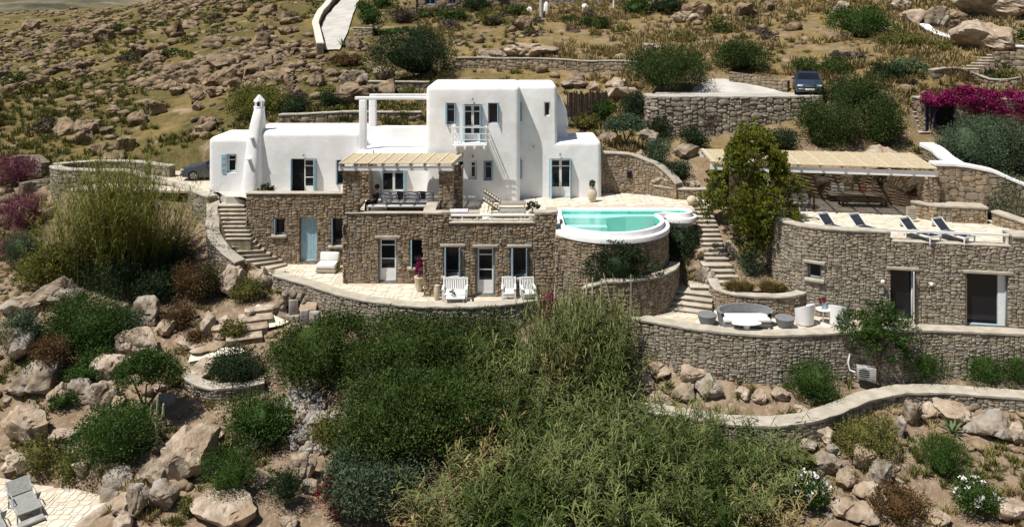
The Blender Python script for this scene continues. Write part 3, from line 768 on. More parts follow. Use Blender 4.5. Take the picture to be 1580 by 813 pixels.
# roof spouts and lamps
for (px, py, Y) in ((823, 226, 41.6), (571, 223, 42.0), (875, 197, 43.1)):
    x, y, z = P3(px, py, Y); MB().tube([(x, y + .1, z), (x, y - .22, z - .02)], .035).build('roof_spout', 'metal', villa, loc=off(villa))
for (px, py, Y) in ((729, 155, 40.7), (469, 241, 43.0), (730, 243, 40.7), (864, 240, 41.6)):
    x, y, z = P3(px, py, Y)
    MB().lathe([(.03, 0), (.06, .03), (.055, .1), (.02, .16)], 8, (x, y - .09, z)).build('wall_lamp', 'metal', villa, loc=off(villa))
# balcony
bz = PZ(219, 40.7)
bal = MB().box(PX(700, 40.7), PX(752, 40.7), 39.85, 40.69, bz - .13, bz - .01).build('balcony', 'plaster', villa, bevel=.02, loc=off(villa))
x0, x1 = PX(700, 40.7), PX(752, 40.7); xr0, xr1 = PX(694, 40.2), PX(759, 40.2)
for dz, w in ((.86, .06), (.53, .04), (.22, .04)):
    b = MB(); b.bar((xr0, 39.9, bz + dz), (xr1, 39.9, bz + dz), w)
    b.bar((x0 + .05, 39.9, bz + dz), (x0 + .05, 40.68, bz + dz), w * .8); b.bar((x1 - .05, 39.9, bz + dz), (x1 - .05, 40.68, bz + dz), w * .8)
    b.build('rail', 'white_paint', bal)
for x in (x0 + .05, x1 - .05): MB().box(x - .025, x + .025, 39.87, 39.93, bz - .01, bz + .86).build('baluster', 'white_paint', bal)
for k in range(4):
    x = x0 + .15 + (x1 - x0 - .3) * k / 3; MB().box(x - .05, x + .05, 39.75, 40.69, bz - .25, bz - .132).build('bracket', 'plaster', bal)
# front rails of the two terraces
def rail(root, x0, x1, y, z, posts, m='white_paint', h=.09, zb=None):
    r = MB().box(x0, x1, y - .06, y + .06, z - h, z).build('handrail', m, root, bevel=.012, loc=off(root))
    for x in posts: MB().box(x - .04, x + .04, y - .04, y + .04, zb, z - h - .002).build('rail_post', m, r)
rail(villa, PX(565, 37.7), PX(657, 37.7), 37.75, PZ(316.5, 37.75), [PX(567, 37.7), PX(655, 37.7)], zb=3.42)
rail(villa, -2.95, 1.12, 35.9, 3.72, [-2.3, .4], zb=3.43)

# ------------------------------------------------------------------ floors
tf = floor('lower_terrace_floor', [(p[0], p[1] + .12) for p in TER_WALL] + [(1.9, 35.75), (-4.0, 35.75), (-4.0, 37.6), (-8.1, 37.6), (-8.1, 40.55), (-13.7, 40.55), (-13.6, 40.2), (-11.2, 39.2)], 0.0)
flags(tf, [(p[0], p[1] + .5) for p in TER_WALL] + [(1.9, 35.6), (-4.1, 35.6), (-4.1, 37.4), (-8.2, 37.4), (-8.2, 40.4), (-12.2, 40.4), (-11.3, 39.3)], 0.0, seed=2)
DECK = [(-4.0, 36.1), (2.0, 36.1), (2.0, 39.25), (8.5, 39.25), (9.15, 38.9), (9.2, 39.82), (10.25, 39.82), (10.35, 40.6), (10.9, 41.2), (8.6, 41.9), (6.6, 42.75), (4.7, 42.9), (4.7, 41.7), (.3, 41.7), (.3, 40.9), (-4.0, 40.9)]
df = floor('pool_terrace_floor', DECK, 3.2); flags(df, DECK, 3.2, cell=.24, seed=3)
pf = floor('pergola_terrace_floor', [(-8.0, 37.8), (-4.0, 37.8), (-4.0, 42.1), (-8.0, 42.1)], 3.2); flags(pf, [(-8.0, 37.8), (-4.02, 37.8), (-4.02, 42), (-8.0, 42)], 3.2, cell=.24, seed=4)
lf = floor('entrance_terrace_floor', [(-15.3, 42.3), (-13.75, 41.2), (-13.75, 40.95), (-8.2, 40.95), (-8.2, 43.1), (-17, 43.2), (-25, 43.7), (-22, 49.4), (-16.7, 48.5), (-16.7, 43.3), (-16.2, 43.1)], 3.2); 
MB().prism([(-15.35, 41.78), (-13.86, 41.78), (-13.86, 43.05), (-16.3, 43.05)], 2.0, 3.205).build('stair_landing', 'concrete', None, kind='structure')

# ------------------------------------------------------------------ pergola over the sofa terrace
def pergola(t, corners, zf, zb, nr, m='cane', th=.05, over=.14, beam=.2):
    """corners: front-left, front-right, back-right, back-left in plan"""
    fl, fr, br, bl = [Vector((*c, 0)) for c in corners]
    A = lambda s, v: (fl.lerp(fr, s)).lerp(bl.lerp(br, s), v) + Vector((0, 0, zf + (zb - zf) * v))
    n = 2
    up = Vector((0, 0, .03)); b = MB(); ns = int((A(0, 1) - A(0, 0)).length / .085); rp_ = random.Random(9)
    for k in range(ns):      # canes laid side by side with thin gaps that let the sun through
        v0, v1 = k / ns, (k + .76) / ns; dz = Vector((0, 0, .012 + rp_.uniform(0, .01))); e0, e1 = rp_.uniform(-.006, .004), 1 + rp_.uniform(-.004, .006)
        P = [A(e0, v0) + dz, A(e1, v0) + dz, A(e1, v1) + dz, A(e0, v1) + dz]; b.hexa(P + [p + up for p in P])
    b.build('cane_roof', m, t, loc=off(t), kind='stuff')
    for k in range(nr):
        s = (k + .5) / nr if nr < 5 else k / (nr - 1); s = .01 + s * .98
        p, q = A(s, -.03), A(s, 1.0); MB().bar(p + Vector((0, 0, th + .016)), q + Vector((0, 0, th + .016)), .06, .035).build('rafter', 'rafter', t, loc=off(t))
        MB().bar(p + Vector((0, 0, -.062)), q + Vector((0, 0, -.062)), .08, .11).build('rafter', 'wood_pale', t, loc=off(t))
    for v in (.04, .97):
        MB().bar(A(-.005, v) - Vector((0, 0, .12 + beam / 2)), A(1.005, v) - Vector((0, 0, .12 + beam / 2)), .13, beam).build('beam', 'white_paint', t, loc=off(t))
perg = thing('pergola', 'small cane roofed pergola with stone piers in front of the white villa', 'pergola', (-5.5, 38.5, 3.2))
pergola(perg, [(-8.3, 37.25), (-2.83, 37.25), (-2.5, 40.35), (-8.28, 40.35)], 5.78, 5.74, 9)
def pier(t, x0, x1, y0, y1, z0, z1):
    pa, c = rubble_wall(t, [(x0, y1), (x0, y0), (x1, y0), (x1, y1)], z0, z1, thick=.0 + min(x1 - x0, y1 - y0) * .48, part='stone_pier', unit=(.1, .09), sizes=[(2, 1), (2, 2), (3, 2), (3, 2), (4, 2)])
pier(perg, -8.13, -7.45, 37.49, 38.05, 3.36, 5.43)
pier(perg, -3.50, -2.88, 37.55, 38.1, 3.42, 5.43)
pier(perg, -2.86, -2.5, 38.6, 39.1, 3.2, 5.43)
pier(perg, -8.22, -7.55, 41.0, 41.95, 3.2, 5.43)
MB().box(PX(552, 38.8) , PX(552, 38.8) + .1, 38.8, 38.9, 3.2, 5.45).build('post', 'white_paint', perg, loc=off(perg))

# ------------------------------------------------------------------ pool
def arc(c, r, a0, a1, n): return [(c[0] + r * math.cos(math.radians(a0 + (a1 - a0) * k / n)), c[1] + r * math.sin(math.radians(a0 + (a1 - a0) * k / n))) for k in range(n + 1)]
def pool_outline(d):      # d: inset from the outer rim
    R = POOL_R - d
    a0 = 180 + math.degrees(math.acos(min(1, (POOL_C[0] - 2.05 - d) / R)))
    P = [(2.05 + d, 39.2 - d)] + arc(POOL_C, R, a0, 379 - 2 * d, 40)
    P += [(7.55 - d * .2, 37.82 + d * .9), (8.1 - d * .2, 37.66 + d * .9)] + arc((8.3, 38.42), .78 - d * .85, -80, 80, 10) + [(7.9, 39.2 - d)]
    return P
pool = thing('swimming_pool', 'turquoise infinity pool with rounded white rim above the curved stone wall', 'swimming pool', (4.55, 37, 3))
def ring_shell(name, outer, inner, z0, z1, m, zi=None):
    n = len(outer); zi = z0 if zi is None else zi
    V = [(x, y, z0) for x, y in outer] + [(x, y, z1) for x, y in outer] + [(x, y, z1) for x, y in inner] + [(x, y, zi) for x, y in inner]; Fc = []
    for i in range(n):
        j = (i + 1) % n
        Fc += [(i, j, n + j, n + i), (n + i, n + j, 2 * n + j, 2 * n + i), (2 * n + i, 2 * n + j, 3 * n + j, 3 * n + i)]
    mb = MB(); mb.add(V, Fc); return mb.build(name, m, pool, bevel=.025, loc=off(pool))
o0, o1, o2, o3 = pool_outline(0), pool_outline(.10), pool_outline(.20), pool_outline(.38)
ring_shell('overflow_channel', pool_outline(-.05), o2, 2.86, 3.07, 'plaster', 2.87)
ring_shell('pool_rim', o2, o3, 2.6, 3.29, 'plaster', 1.9)
b = MB(); n = len(o3); b.prism(o3, 2.0, 2.15); b.build('pool_floor', 'pool_blue', pool, loc=off(pool))
V = [(x, y, 2.14) for x, y in pool_outline(.386)] + [(x, y, 3.16) for x, y in pool_outline(.386)]
MB().add(V, [(i, n + i, n + (i + 1) % n, (i + 1) % n) for i in range(n)]).build('pool_lining', 'pool_blue', pool, loc=off(pool))
MB().prism([(2.46, 38.05), (4.6, 38.0), (5.6, 38.3), (7.5, 38.35), (8.5, 38.2), (8.6, 38.75), (2.46, 38.78)], 2.16, 3.02).build('pool_step', 'pool_pale', pool, loc=off(pool))
MB().prism([(2.46, 37.5), (4.6, 37.5), (4.6, 37.94), (2.46, 37.99)], 2.16, 2.7).build('pool_step', 'pool_pale', pool, loc=off(pool))
MB().add([(x, y, 3.215) for x, y in pool_outline(.384)], [tuple(range(n))]).build('water', 'water', pool, loc=off(pool))

# ------------------------------------------------------------------ curved stone drum under the pool and its planting ledge
drum_pts = [(2.0, 35.75), (2.02, 35.3)] + arc(POOL_C, POOL_R - .03, 220, 372, 34) + [(7.45, 39.0)]
drum = wall_thing('retaining_wall', 'tall curved tan stone wall carrying the round end of the pool', drum_pts, -1.2, 2.855, m='stone_tan', thick=.4)
led = arc((4.42, 36.95), 3.42, 246, 345, 26)
wall_thing('planter_wall', 'curved stone ledge holding a dark bush below the pool wall', led, -1.1, [1.0 + .4 * min(1, k / 5) for k in range(27)], m='stone_tan', thick=.35, coping=.06)
MB().prism(arc((4.42, 36.95), 3.3, 246, 345, 20), -.8, 1.1).build('planter_soil', 'ground', None, kind='structure')

# ------------------------------------------------------------------ terrace front wall, patio wall
TW = catmull([(-11.75, 38.25)] + TER_WALL[1:], .4)
tz = [max(-1.6 if p[0] > -8 else -1.2, float(zg(p[0], p[1] - .5)) - .4) for p in TW]
wall_thing('retaining_wall', 'low stone wall with cement top along the front of the lower terrace', TW, [min(z, -.8) for z in tz], .13, m='stone_grey', thick=.5, coping=.06)
PW = catmull(PATIO_WALL, .45)
wall_thing('retaining_wall', 'long stone wall with pale cap in front of the patio with wicker sofa', PW, [float(zg(p[0], p[1] - .6)) - .5 for p in PW], -.22, m='stone_grey', thick=.5, coping=.07)
PATIO = [(p[0], p[1] + .15) for p in PATIO_WALL] + [(26, 31.8), (21.5, 32.6), (16.2, 33.45), (14.2, 33.9), (13.3, 34.2), (12.6, 34.7), (12.3, 36.2), (10.2, 35.2), (8.6, 36.2), (7.3, 35.2), (6.6, 34.4), (5.5, 33.7)]
pt = floor('patio_floor', PATIO, -.25); flags(pt, [(p[0], p[1] + .5) for p in PATIO_WALL[:-1]] + [(21.5, 32.3), (16.2, 33.2), (14.2, 33.65), (13.2, 34.0), (12.2, 34.8), (10.5, 34.3), (8.6, 35.5), (7.3, 35.0), (6.3, 33.9)], -.25, seed=6)

# ------------------------------------------------------------------ the flat roofed stone house on the right
rh = thing('stone_house', 'flat roofed rubble stone house with curved corner and sun loungers on its roof terrace', 'house', (16, 36, -.3))
pa = Path([(12.1, 41.2), (12.1, 35.6)] + RH_FRONT)
RHW = [((1247, 407, 1267, 429), D_(style='pane', sill=True, lintel=True)), ((1374, 417, 1411, 497), D_(name='door', style='pane', lintel=True, frame='white_paint', shutters='R', shutter_mat='white_paint', rec=.25)),
       ((1492, 423, 1556, 504.5), D_(name='door', style='slider', lintel=True, frame='blue', rec=.22))]
ops = [opening(pa, *w[0]) for w in RHW]
RHP = [tuple(p) for p in pa.p]
rubble_wall(rh, RHP, -.6, 3.18, openings=ops, part='stone_wall', m='stone_grey', thick=.45)
for w, o in zip(RHW, ops): glazed(rh, pa, o, **w[1])
uL = pa.at_px(1374)[0]; uR = pa.at_px(1562)[0]
lp = [(12.1, 41.2), (12.1, 35.6)] + RH_FRONT[:4] + [tuple(pa.pos(uL))]
rubble_wall(rh, lp, 3.184, 3.58, part='parapet', m='stone_grey', thick=.42, coping=.05)
rubble_wall(rh, [tuple(pa.pos(uR)), RH_FRONT[-2], RH_FRONT[-1]], 3.184, 3.62, part='parapet', m='stone_grey', thick=.9, coping=.05)
sp = Path([tuple(pa.pos(uL + .03)), tuple(pa.pos(uR - .03))]); b = MB()
q = [sp.front(0, .05), sp.front(sp.L, .05), sp.front(sp.L, -.42), sp.front(0, -.42)]; b.prism(q, 3.184, 3.25); b.build('parapet_sill', 'coping', rh, bevel=.02, loc=off(rh))
b = MB(); p0, p1 = sp.front(.0, -.25), sp.front(sp.L, -.25); b.bar((*p0, 3.62), (*p1, 3.62), .1, .09); hr = b.build('handrail', 'white_paint', rh, loc=off(rh))
for s in (.33, .66, .985):
    x, y = sp.front(sp.L * s, -.25); MB().box(x - .04, x + .04, y - .04, y + .04, 3.25, 3.57).build('rail_post', 'white_paint', hr)
ROOF = [(12.5, 35.3), (12.9, 34.7), (13.5, 34.35), (16.3, 33.6), (21.5, 32.7), (26.5, 31.85), (27, 37), (20.8, 37.3), (20.3, 40), (18.5, 41.5), (12.5, 41.6)]
rf = floor('roof_terrace_floor', ROOF, 3.17); flags(rf, [(12.6, 35.4), (13.5, 34.6), (16.3, 33.95), (21.5, 33.05), (26, 32.4), (26.5, 36), (20.8, 36.4), (20.2, 39.8), (18, 41), (12.6, 41)], 3.17, cell=.26, seed=7)
perg2 = thing('pergola', 'wide cane roofed pergola with white rafters over the right roof terrace', 'pergola', (15.5, 39, 3.2))
pergola(perg2, [(9.95, 38.75), (20.2, 36.9), (21.1, 41.1), (10.3, 42.5)], 5.6, 5.62, 11, beam=.26)
pier(perg2, 19.75, 20.35, 37.1, 37.9, 3.2, 5.22)
pier(perg2, 10.05, 10.45, 39.0, 39.5, 3.2, 5.25)
MB().box(10.6, 11.05, 39.6, 39.66, 3.2, 5.2).build('door', 'wood_dark', perg2, loc=off(perg2))
for (x, y) in ((12.6, 38.3),):
    MB().box(x - .07, x + .07, y - .07, y + .07, 3.19, 5.22).build('post', 'white_paint', perg2, loc=off(perg2))
# retaining walls behind and beside the roof terrace
wall_thing('retaining_wall', 'rough stone wall behind the outdoor sofa under the wide pergola', [(12.4, 42.1), (15.4, 41.9), (18.4, 41.7), (20.4, 40.3)], 2.9, [4.3, 4.2, 4.6, 5.0], m='stone_tan', thick=.6, unit=(.16, .13))
wall_thing('retaining_wall', 'low stone ledge wall beside the right roof terrace', [(19.3, 37.6), (19.9, 36.75), (22.2, 36.3)], 2.9, 3.9, m='stone_tan', thick=1.2, coping=.07)
GW = catmull([(20.3, 37.4), (21.4, 37.3), (22.8, 36.9), (24.6, 36.3), (26.5, 35.6)], .4)
wall_thing('garden_wall', 'stone wall with curved white cap descending right of the wide pergola', GW, 3.6, list(np.interp(np.linspace(0, 1, len(GW)), [0, .18, .35, .55, .75, 1], [5.72, 5.7, 5.5, 4.95, 4.3, 3.8])), m='stone_tan', thick=.5, coping=.12, cop_mat='plaster', unit=(.14, .12))
wc = [P3(1421, 222, 40.5), P3(1436, 229, 39.6), P3(1452, 243, 38.6), P3(1470, 254, 37.7)]
wall_thing('garden_wall', 'short curved wall with thick whitewashed top at the corner of the wide pergola', [p[:2] for p in wc], 3.2, [p[2] - .1 for p in wc], m='stone_tan', thick=.6, coping=.16, cop_mat='plaster')
wall_thing('garden_wall', 'low stone kerb wall with cement cap at the right end of the roof terrace', [(22.35, 36.2), (23.0, 34.4), (23.1, 33.4)], 3.1, [3.75, 3.6, 3.5], m='stone_tan', thick=.4, coping=.07)
# ------------------------------------------------------------------ stairs
def stair(label, steps, m='coping', group=None):
    """steps: (x, y, z top, width, depth, angle) with the front edge centre at x, y"""
    t = thing('stone_staircase', label, 'stairs', steps[-1][:2] + (steps[-1][2] - .3,), group=group)
    for (x, y, z, w, d, a) in steps:
        MB().box(-w / 2, w / 2, 0, d, -.75, -.05).build('riser', 'stone_tan', t, loc=(x - t.location.x, y - t.location.y, z - t.location.z), rz=a)
        MB().box(-w / 2 - .01, w / 2 + .01, -.035, d, -.049, 0).build('tread', m, t, bevel=.012, seg=1, loc=(x - t.location.x, y - t.location.y, z - t.location.z), rz=a)
    return t
st = []
for k in range(9):      # straight upper flight
    z = 2.85 - .172 * k; Y_ = (HC - z) * F / (317 + 6.4 * k - YH); xl, xr = PX(337 + 1.6 * k, Y_), PX(375 + 1.3 * k, Y_); st.append(((xl + xr) / 2, Y_, z, xr - xl + .1, .8, 0))
for (l, r_, z) in [((355, 373), (391, 372.5), 1.3), ((360, 380), (397, 379), 1.08), ((367, 387.5), (405, 385.5), .87), ((374, 394), (415, 391), .66), ((381, 401), (425, 396), .46), ((388, 408), (434, 401), .28), ((413, 414.5), (442, 407), .11)]:
    a, b = [((px - CX) * (HC - z) / (py - YH), (HC - z) * F / (py - YH)) for px, py in (l, r_)]
    st.append(((a[0] + b[0]) / 2, (a[1] + b[1]) / 2, z, math.hypot(b[0] - a[0], b[1] - a[1]) + .12, .85, math.atan2(b[1] - a[1], b[0] - a[0])))
stair('curved stone stairs with pale treads beside the blue plank door', st)
SW = [(-16.84, 42.9, 3.25), (-16.2, 41.5, 2.62), (-15.85, 40.4, 1.8), (-14.95, 39.4, 1.2), (-13.72, 38.62, .66)]
lowend = [(-13.5, 39.2), (-12.6, 38.95), (-11.5, 38.8)]
wall_thing('stair_wall', 'low rubble wall end in front of the bottom steps of the curved stairs', lowend, -1.6, .0, m='stone_grey', thick=.45, coping=.05)
SWc = catmull([tuple(p) for p in SW], .4)
wall_thing('stair_wall', 'grey rubble wall with broad cement top along the outer side of the curved stairs', [p[:2] for p in SWc], [float(zg(p[0], p[1] - .6)) - .6 for p in SWc], [p[2] - .05 for p in SWc], m='stone_grey', thick=.55, coping=.06)
rs = [(9.72, 39.75 - .262 * i, 3.10 - .155 * i, .98 + .012 * i, .7, 0) for i in range(12)]
rs += [(9.62, 36.4, 1.22, 1.35, .7, 0), (9.75, 36.12, 1.05, 1.2, .6, 0), (9.88, 35.86, .88, 1.15, .6, 0), (9.98, 35.6, .70, 1.15, .7, 0), (9.3, 35.45, .50, 2.3, .9, -.1)]
rs += [(8.1 - .1 * k, 35.25 - .32 * k, .34 - .155 * k, 1.9, .9, -.36) for k in range(4)]
stair('long straight stone stairs with pale treads from the pool terrace down to the patio', rs)
us_ = [tuple(at(1411 + 2.2 * k, 152 + 7.0 * k) + Vector((0, 0, .16))) for k in range(9)]
stair('small flight of stone steps left of the blue upper door', [(p[0], p[1], p[2], .8, .6, .1) for p in us_])
us2 = [P3(1497 + 8 * k, 106 - 4.2 * k, 50.2 + .25 * k) for k in range(6)]
stair('short flight of stone steps climbing below the boulders at upper right', [(p[0], p[1], p[2], 1.0, .8, -.5) for p in us2[::-1]])
lp_ = [(at(404 - 9 * k, 488 + 15 * k)) for k in range(4)]
stair('rough stone slab steps descending below the lower terrace', [(p[0], p[1], p[2] + .28, 1.5, 1.0, .35) for p in lp_], m='rock_pale')

# ------------------------------------------------------------------ other walls
dw = [(8.45, 50.2), (8.5, 48.6), (8.9, 48.05), (10, 48.0), (14, 48.0), (17.6, 48.05), (19.3, 48.4)]
wall_thing('retaining_wall', 'pale grey dry stone wall holding up the driveway where the navy car stands', dw, 4.7, 7.95, m='stone_grey', thick=.5, coping=.05, unit=(.15, .12), proud=.08)
rw = [(4.72, 42.75), (6.5, 42.6), (7.8, 42.0), (8.4, 41.5), (8.7, 41.15)]
nw = wall_thing('retaining_wall', 'tan stone wall with a small dark niche right of the white villa', rw, 3.0, [5.4, 5.35, 4.9, 4.4, 4.0], m='stone_tan', thick=.5, coping=.04)
MB().box(6.3, 6.55, 42.47, 42.7, 4.1, 4.42).build('niche', 'dark', nw, loc=off(nw))  # near-black block on the wall face, painting the shade of a niche
wall_thing('planter_wall', 'low rounded stone bed edge on the pool terrace near the urn', catmull([(7.6, 42.2), (8.2, 41.6), (9.2, 41.1), (10.2, 41.05), (10.9, 41.2)], .3), 3.1, 3.75, m='stone_tan', thick=.35, coping=.04)
pwl = catmull([(8.98, 35.35), (9.05, 34.75), (9.6, 34.15), (10.5, 33.8), (11.6, 33.72), (12.5, 33.95), (12.9, 34.25)], .3)
wall_thing('planter_wall', 'curved stone planter of tan grasses in front of the tall conifer', pwl, -.3, [max(.66, .9 - .12 * i) for i in range(len(pwl))], m='stone_tan', thick=.34, coping=.06)
MB().prism([(9.3, 35.3), (9.4, 34.9), (9.9, 34.4), (10.6, 34.1), (11.6, 34.02), (12.5, 34.3), (12.3, 36.6), (10.7, 36.6), (10.5, 35.3)], -.3, .52).build('planter_soil', 'ground', None, kind='structure')
lw = catmull([P3(948, 626, 30.2)[:2], P3(1050, 641, 29.5)[:2], P3(1120, 653, 28.9)[:2], P3(1190, 656, 28.75)[:2], P3(1250, 650, 29.0)[:2], P3(1300, 634, 29.8)[:2], P3(1345, 615, 30.7)[:2], P3(1395, 605, 31.2)[:2], P3(1460, 604, 31.2)[:2], P3(1580, 613, 30.7)[:2], P3(1640, 618, 30.5)[:2]], .35)
lz = [PZ(float(np.interp(p[0] / p[1] * F + CX, [948, 1050, 1120, 1190, 1250, 1300, 1345, 1395, 1460, 1580, 1640], [626, 641, 653, 656, 650, 634, 615, 605, 604, 613, 618])), p[1]) for p in lw]
wall_thing('garden_wall', 'winding low stone wall with broad pale top below the patio', lw, [z - 1.35 for z in lz], [z - .06 for z in lz], m='stone_grey', thick=.62, coping=.07)
lr = catmull([P3(78, 262, 46.4)[:2], P3(86, 266, 45.7)[:2], P3(120, 268, 45.3)[:2], P3(200, 266, 45.2)[:2], P3(262, 268, 44.6)[:2], P3(290, 285, 43.4)[:2], P3(322, 302, 41.9)[:2]], .4)
wall_thing('retaining_wall', 'curved grey dry stone wall with pale cap left of the parked car', lr, .6, list(np.interp(np.linspace(0, 1, len(lr)), [0, .42, .6, 1], [3.95, 3.9, 3.3, 3.12])), m='stone_grey', thick=.5, coping=.07, unit=(.13, .1))
wall_thing('retaining_wall', 'back kerb of the curved dry stone wall left of the parked car', catmull([P3(84, 257, 47.5)[:2], P3(140, 252, 48.6)[:2], P3(200, 252, 48.6)[:2], P3(262, 258, 47)[:2]], .5), 2.4, 3.85, m='stone_grey', thick=.4, coping=.06, unit=(.13, .1))
ground_wall('garden_wall', 'low curved rubble wall around the dark bush on the lower left slope', [(278, 590), (300, 612), (330, 622), (365, 618), (408, 606)], .42, m='stone_grey', thick=.4, coping=.06)
ground_wall('terrace_wall', 'long low dry stone terrace wall on the slope right above the white villa roof', [(702, 107), (780, 108), (860, 109), (930, 112), (985, 114)], .85, m='stone_tan', thick=.5, unit=(.16, .13), coping=.05, single=False)
ground_wall('terrace_wall', 'short dry stone terrace wall behind the roof beam of the villa', [(568, 142), (610, 143), (662, 144)], .75, m='stone_tan', thick=.5, unit=(.16, .13), coping=.05, single=False)
ground_wall('terrace_wall', 'low dry stone wall behind the left wing roof of the villa', [(430, 192), (480, 189), (520, 187), (560, 187), (650, 187)], .55, m='stone_tan', thick=.5, unit=(.16, .13), coping=.05, single=False)
ground_wall('terrace_wall', 'tumbled dry stone wall between pink oleanders on the far left slope', [(35, 312), (50, 305), (72, 302), (86, 300)], 1.0, m='stone_grey', thick=.5, unit=(.15, .12), single=False)
ground_wall('terrace_wall', 'broken dry stone wall above the pink oleanders on the far left slope', [(22, 268), (36, 262), (48, 262), (64, 278)], 1.0, m='stone_grey', thick=.5, unit=(.15, .12), single=False)
ground_wall('terrace_wall', 'stone wall beside the driveway behind the navy car', [(1125, 128), (1165, 134), (1215, 143)], .75, m='stone_tan', thick=.5, unit=(.16, .13), single=False)
ground_wall('garden_wall', 'white capped stone wall curving under the large boulders at upper right', [(1420, 44), (1440, 58), (1480, 70), (1530, 78), (1590, 82)], .35, m='stone_tan', thick=.5, unit=(.16, .13), coping=.1, cop_mat='plaster', single=False)
ground_wall('terrace_wall', 'dark stone retaining wall beside the upper right steps', [(1535, 112), (1560, 112), (1600, 112)], 1.3, m='stone_tan', thick=.5, unit=(.16, .13), single=False)
ground_wall('terrace_wall', 'low stone wall above the magenta bougainvillea', [(1440, 128), (1500, 126), (1590, 126)], .6, m='stone_tan', thick=.5, unit=(.16, .13), coping=.05, single=False)
ground_wall('terrace_wall', 'short stone terrace wall right of the concrete hillside road', [(545, 56), (560, 56), (575, 57)], .8, m='stone_tan', thick=.5, unit=(.16, .13), coping=.06, single=False)
# bamboo fence right of the villa
fx0, fx1, fy = PX(875, 49), PX(938, 50), 49.2
t = thing('fence', 'dark cane fence on a low wall right of the white villa roof', 'fence', ((fx0 + fx1) / 2, fy, 6))
n = 26
for k in range(n):
    x = fx0 + (fx1 - fx0) * (k + .5) / n; y = fy + .8 * k / n; z = PZ(176, fy)
    MB().tube([(x, y, z - .2), (x + random.uniform(-.02, .02), y, PZ(143, fy) + random.uniform(-.12, .1))], .055, 6).build('cane', 'wood_dark', t, loc=off(t))
MB().box(fx0 - .1, fx1 + .1, fy + .9, fy + 1.1, PZ(180, fy) - .6, PZ(175, fy)).build('base_wall', 'coping', t, loc=off(t))

# ------------------------------------------------------------------ roads
def strip(name, L_, R_, m, up=.06, step=.8, kind='structure'):
    l = catmull([tuple(at(*p)) for p in L_], step); n = len(l); r0 = [tuple(at(*p)) for p in R_]
    rr = catmull(r0, step); r = [rr[min(int(i * (len(rr) - 1) / (n - 1)), len(rr) - 1)] for i in range(n)]
    V = []; Fc = []; k = 4
    for a, b in zip(l, r):
        for j in range(k + 1):
            x, y = a[0] + (b[0] - a[0]) * j / k, a[1] + (b[1] - a[1]) * j / k; V.append((x, y, float(zg(x, y)) + up + .12))
    for i in range(n - 1):
        for j in range(k): q = i * (k + 1) + j; Fc.append((q, q + 1, q + k + 2, q + k + 1))
    return ob(name, raw_mesh(name, V, Fc, m, smooth=True), kind=kind)
strip('hillside_road', [(501, 80), (497, 60), (496, 42), (506, 24), (520, 10), (534, -2), (543, -12), (551, -24)], [(524, 80), (533, 60), (539, 44), (544, 26), (550, 12), (557, -2), (563, -12), (569, -24)], 'concrete')
RW_ = [(499, 84), (494, 62), (491, 46), (499, 28), (512, 12), (526, -2), (536, -12)]
ground_wall('road_wall', 'winding pale topped stone wall along the left side of the hillside road', RW_, .85, m='stone_tan', thick=.55, unit=(.17, .14), coping=.1, cop_mat='flag', single=False)
MB().prism([(x, y) for x, y in DRIVE], 7.6, 7.95).build('driveway', 'concrete', None, kind='structure')
strip('driveway_ramp', [(1040, 149), (1072, 136), (1098, 124)], [(1240, 149), (1190, 139), (1118, 124)], 'concrete', up=-.02)
# pale path on the lower left slope and the sunbed patio
LP = [(-22, 23.5), (-14.0, 23.5), (-13.8, 25.2), (-13.4, 26.2), (-14.1, 26.9), (-15.3, 27.3), (-16.8, 27.55), (-18.5, 28.0), (-22, 28.3)]
lpf = floor('sunbed_patio_floor', LP, -3.78, -4.6); flags(lpf, LP, -3.78, cell=.13, seed=9)
LPW = [(-22, 23.9), (-14.75, 23.95), (-15.0, 25.0), (-15.8, 26.3)]
wall_thing('garden_wall', 'low rough stone edge around the sunbed patio', catmull([(-14.4, 23.6), (-13.75, 24.6), (-13.6, 25.6), (-13.2, 26.3)], .3), -5.2, -3.70, m='stone_grey', thick=.35, coping=.1, cop_mat='rock_pale')
strip('garden_path', [(290, 563), (330, 556), (378, 549)], [(296, 548), (332, 543), (372, 538)], 'flag', up=.0)
strip('garden_path', [(380, 492), (404, 512), (436, 506)], [(398, 472), (425, 492), (446, 500)], 'flag', up=.0)

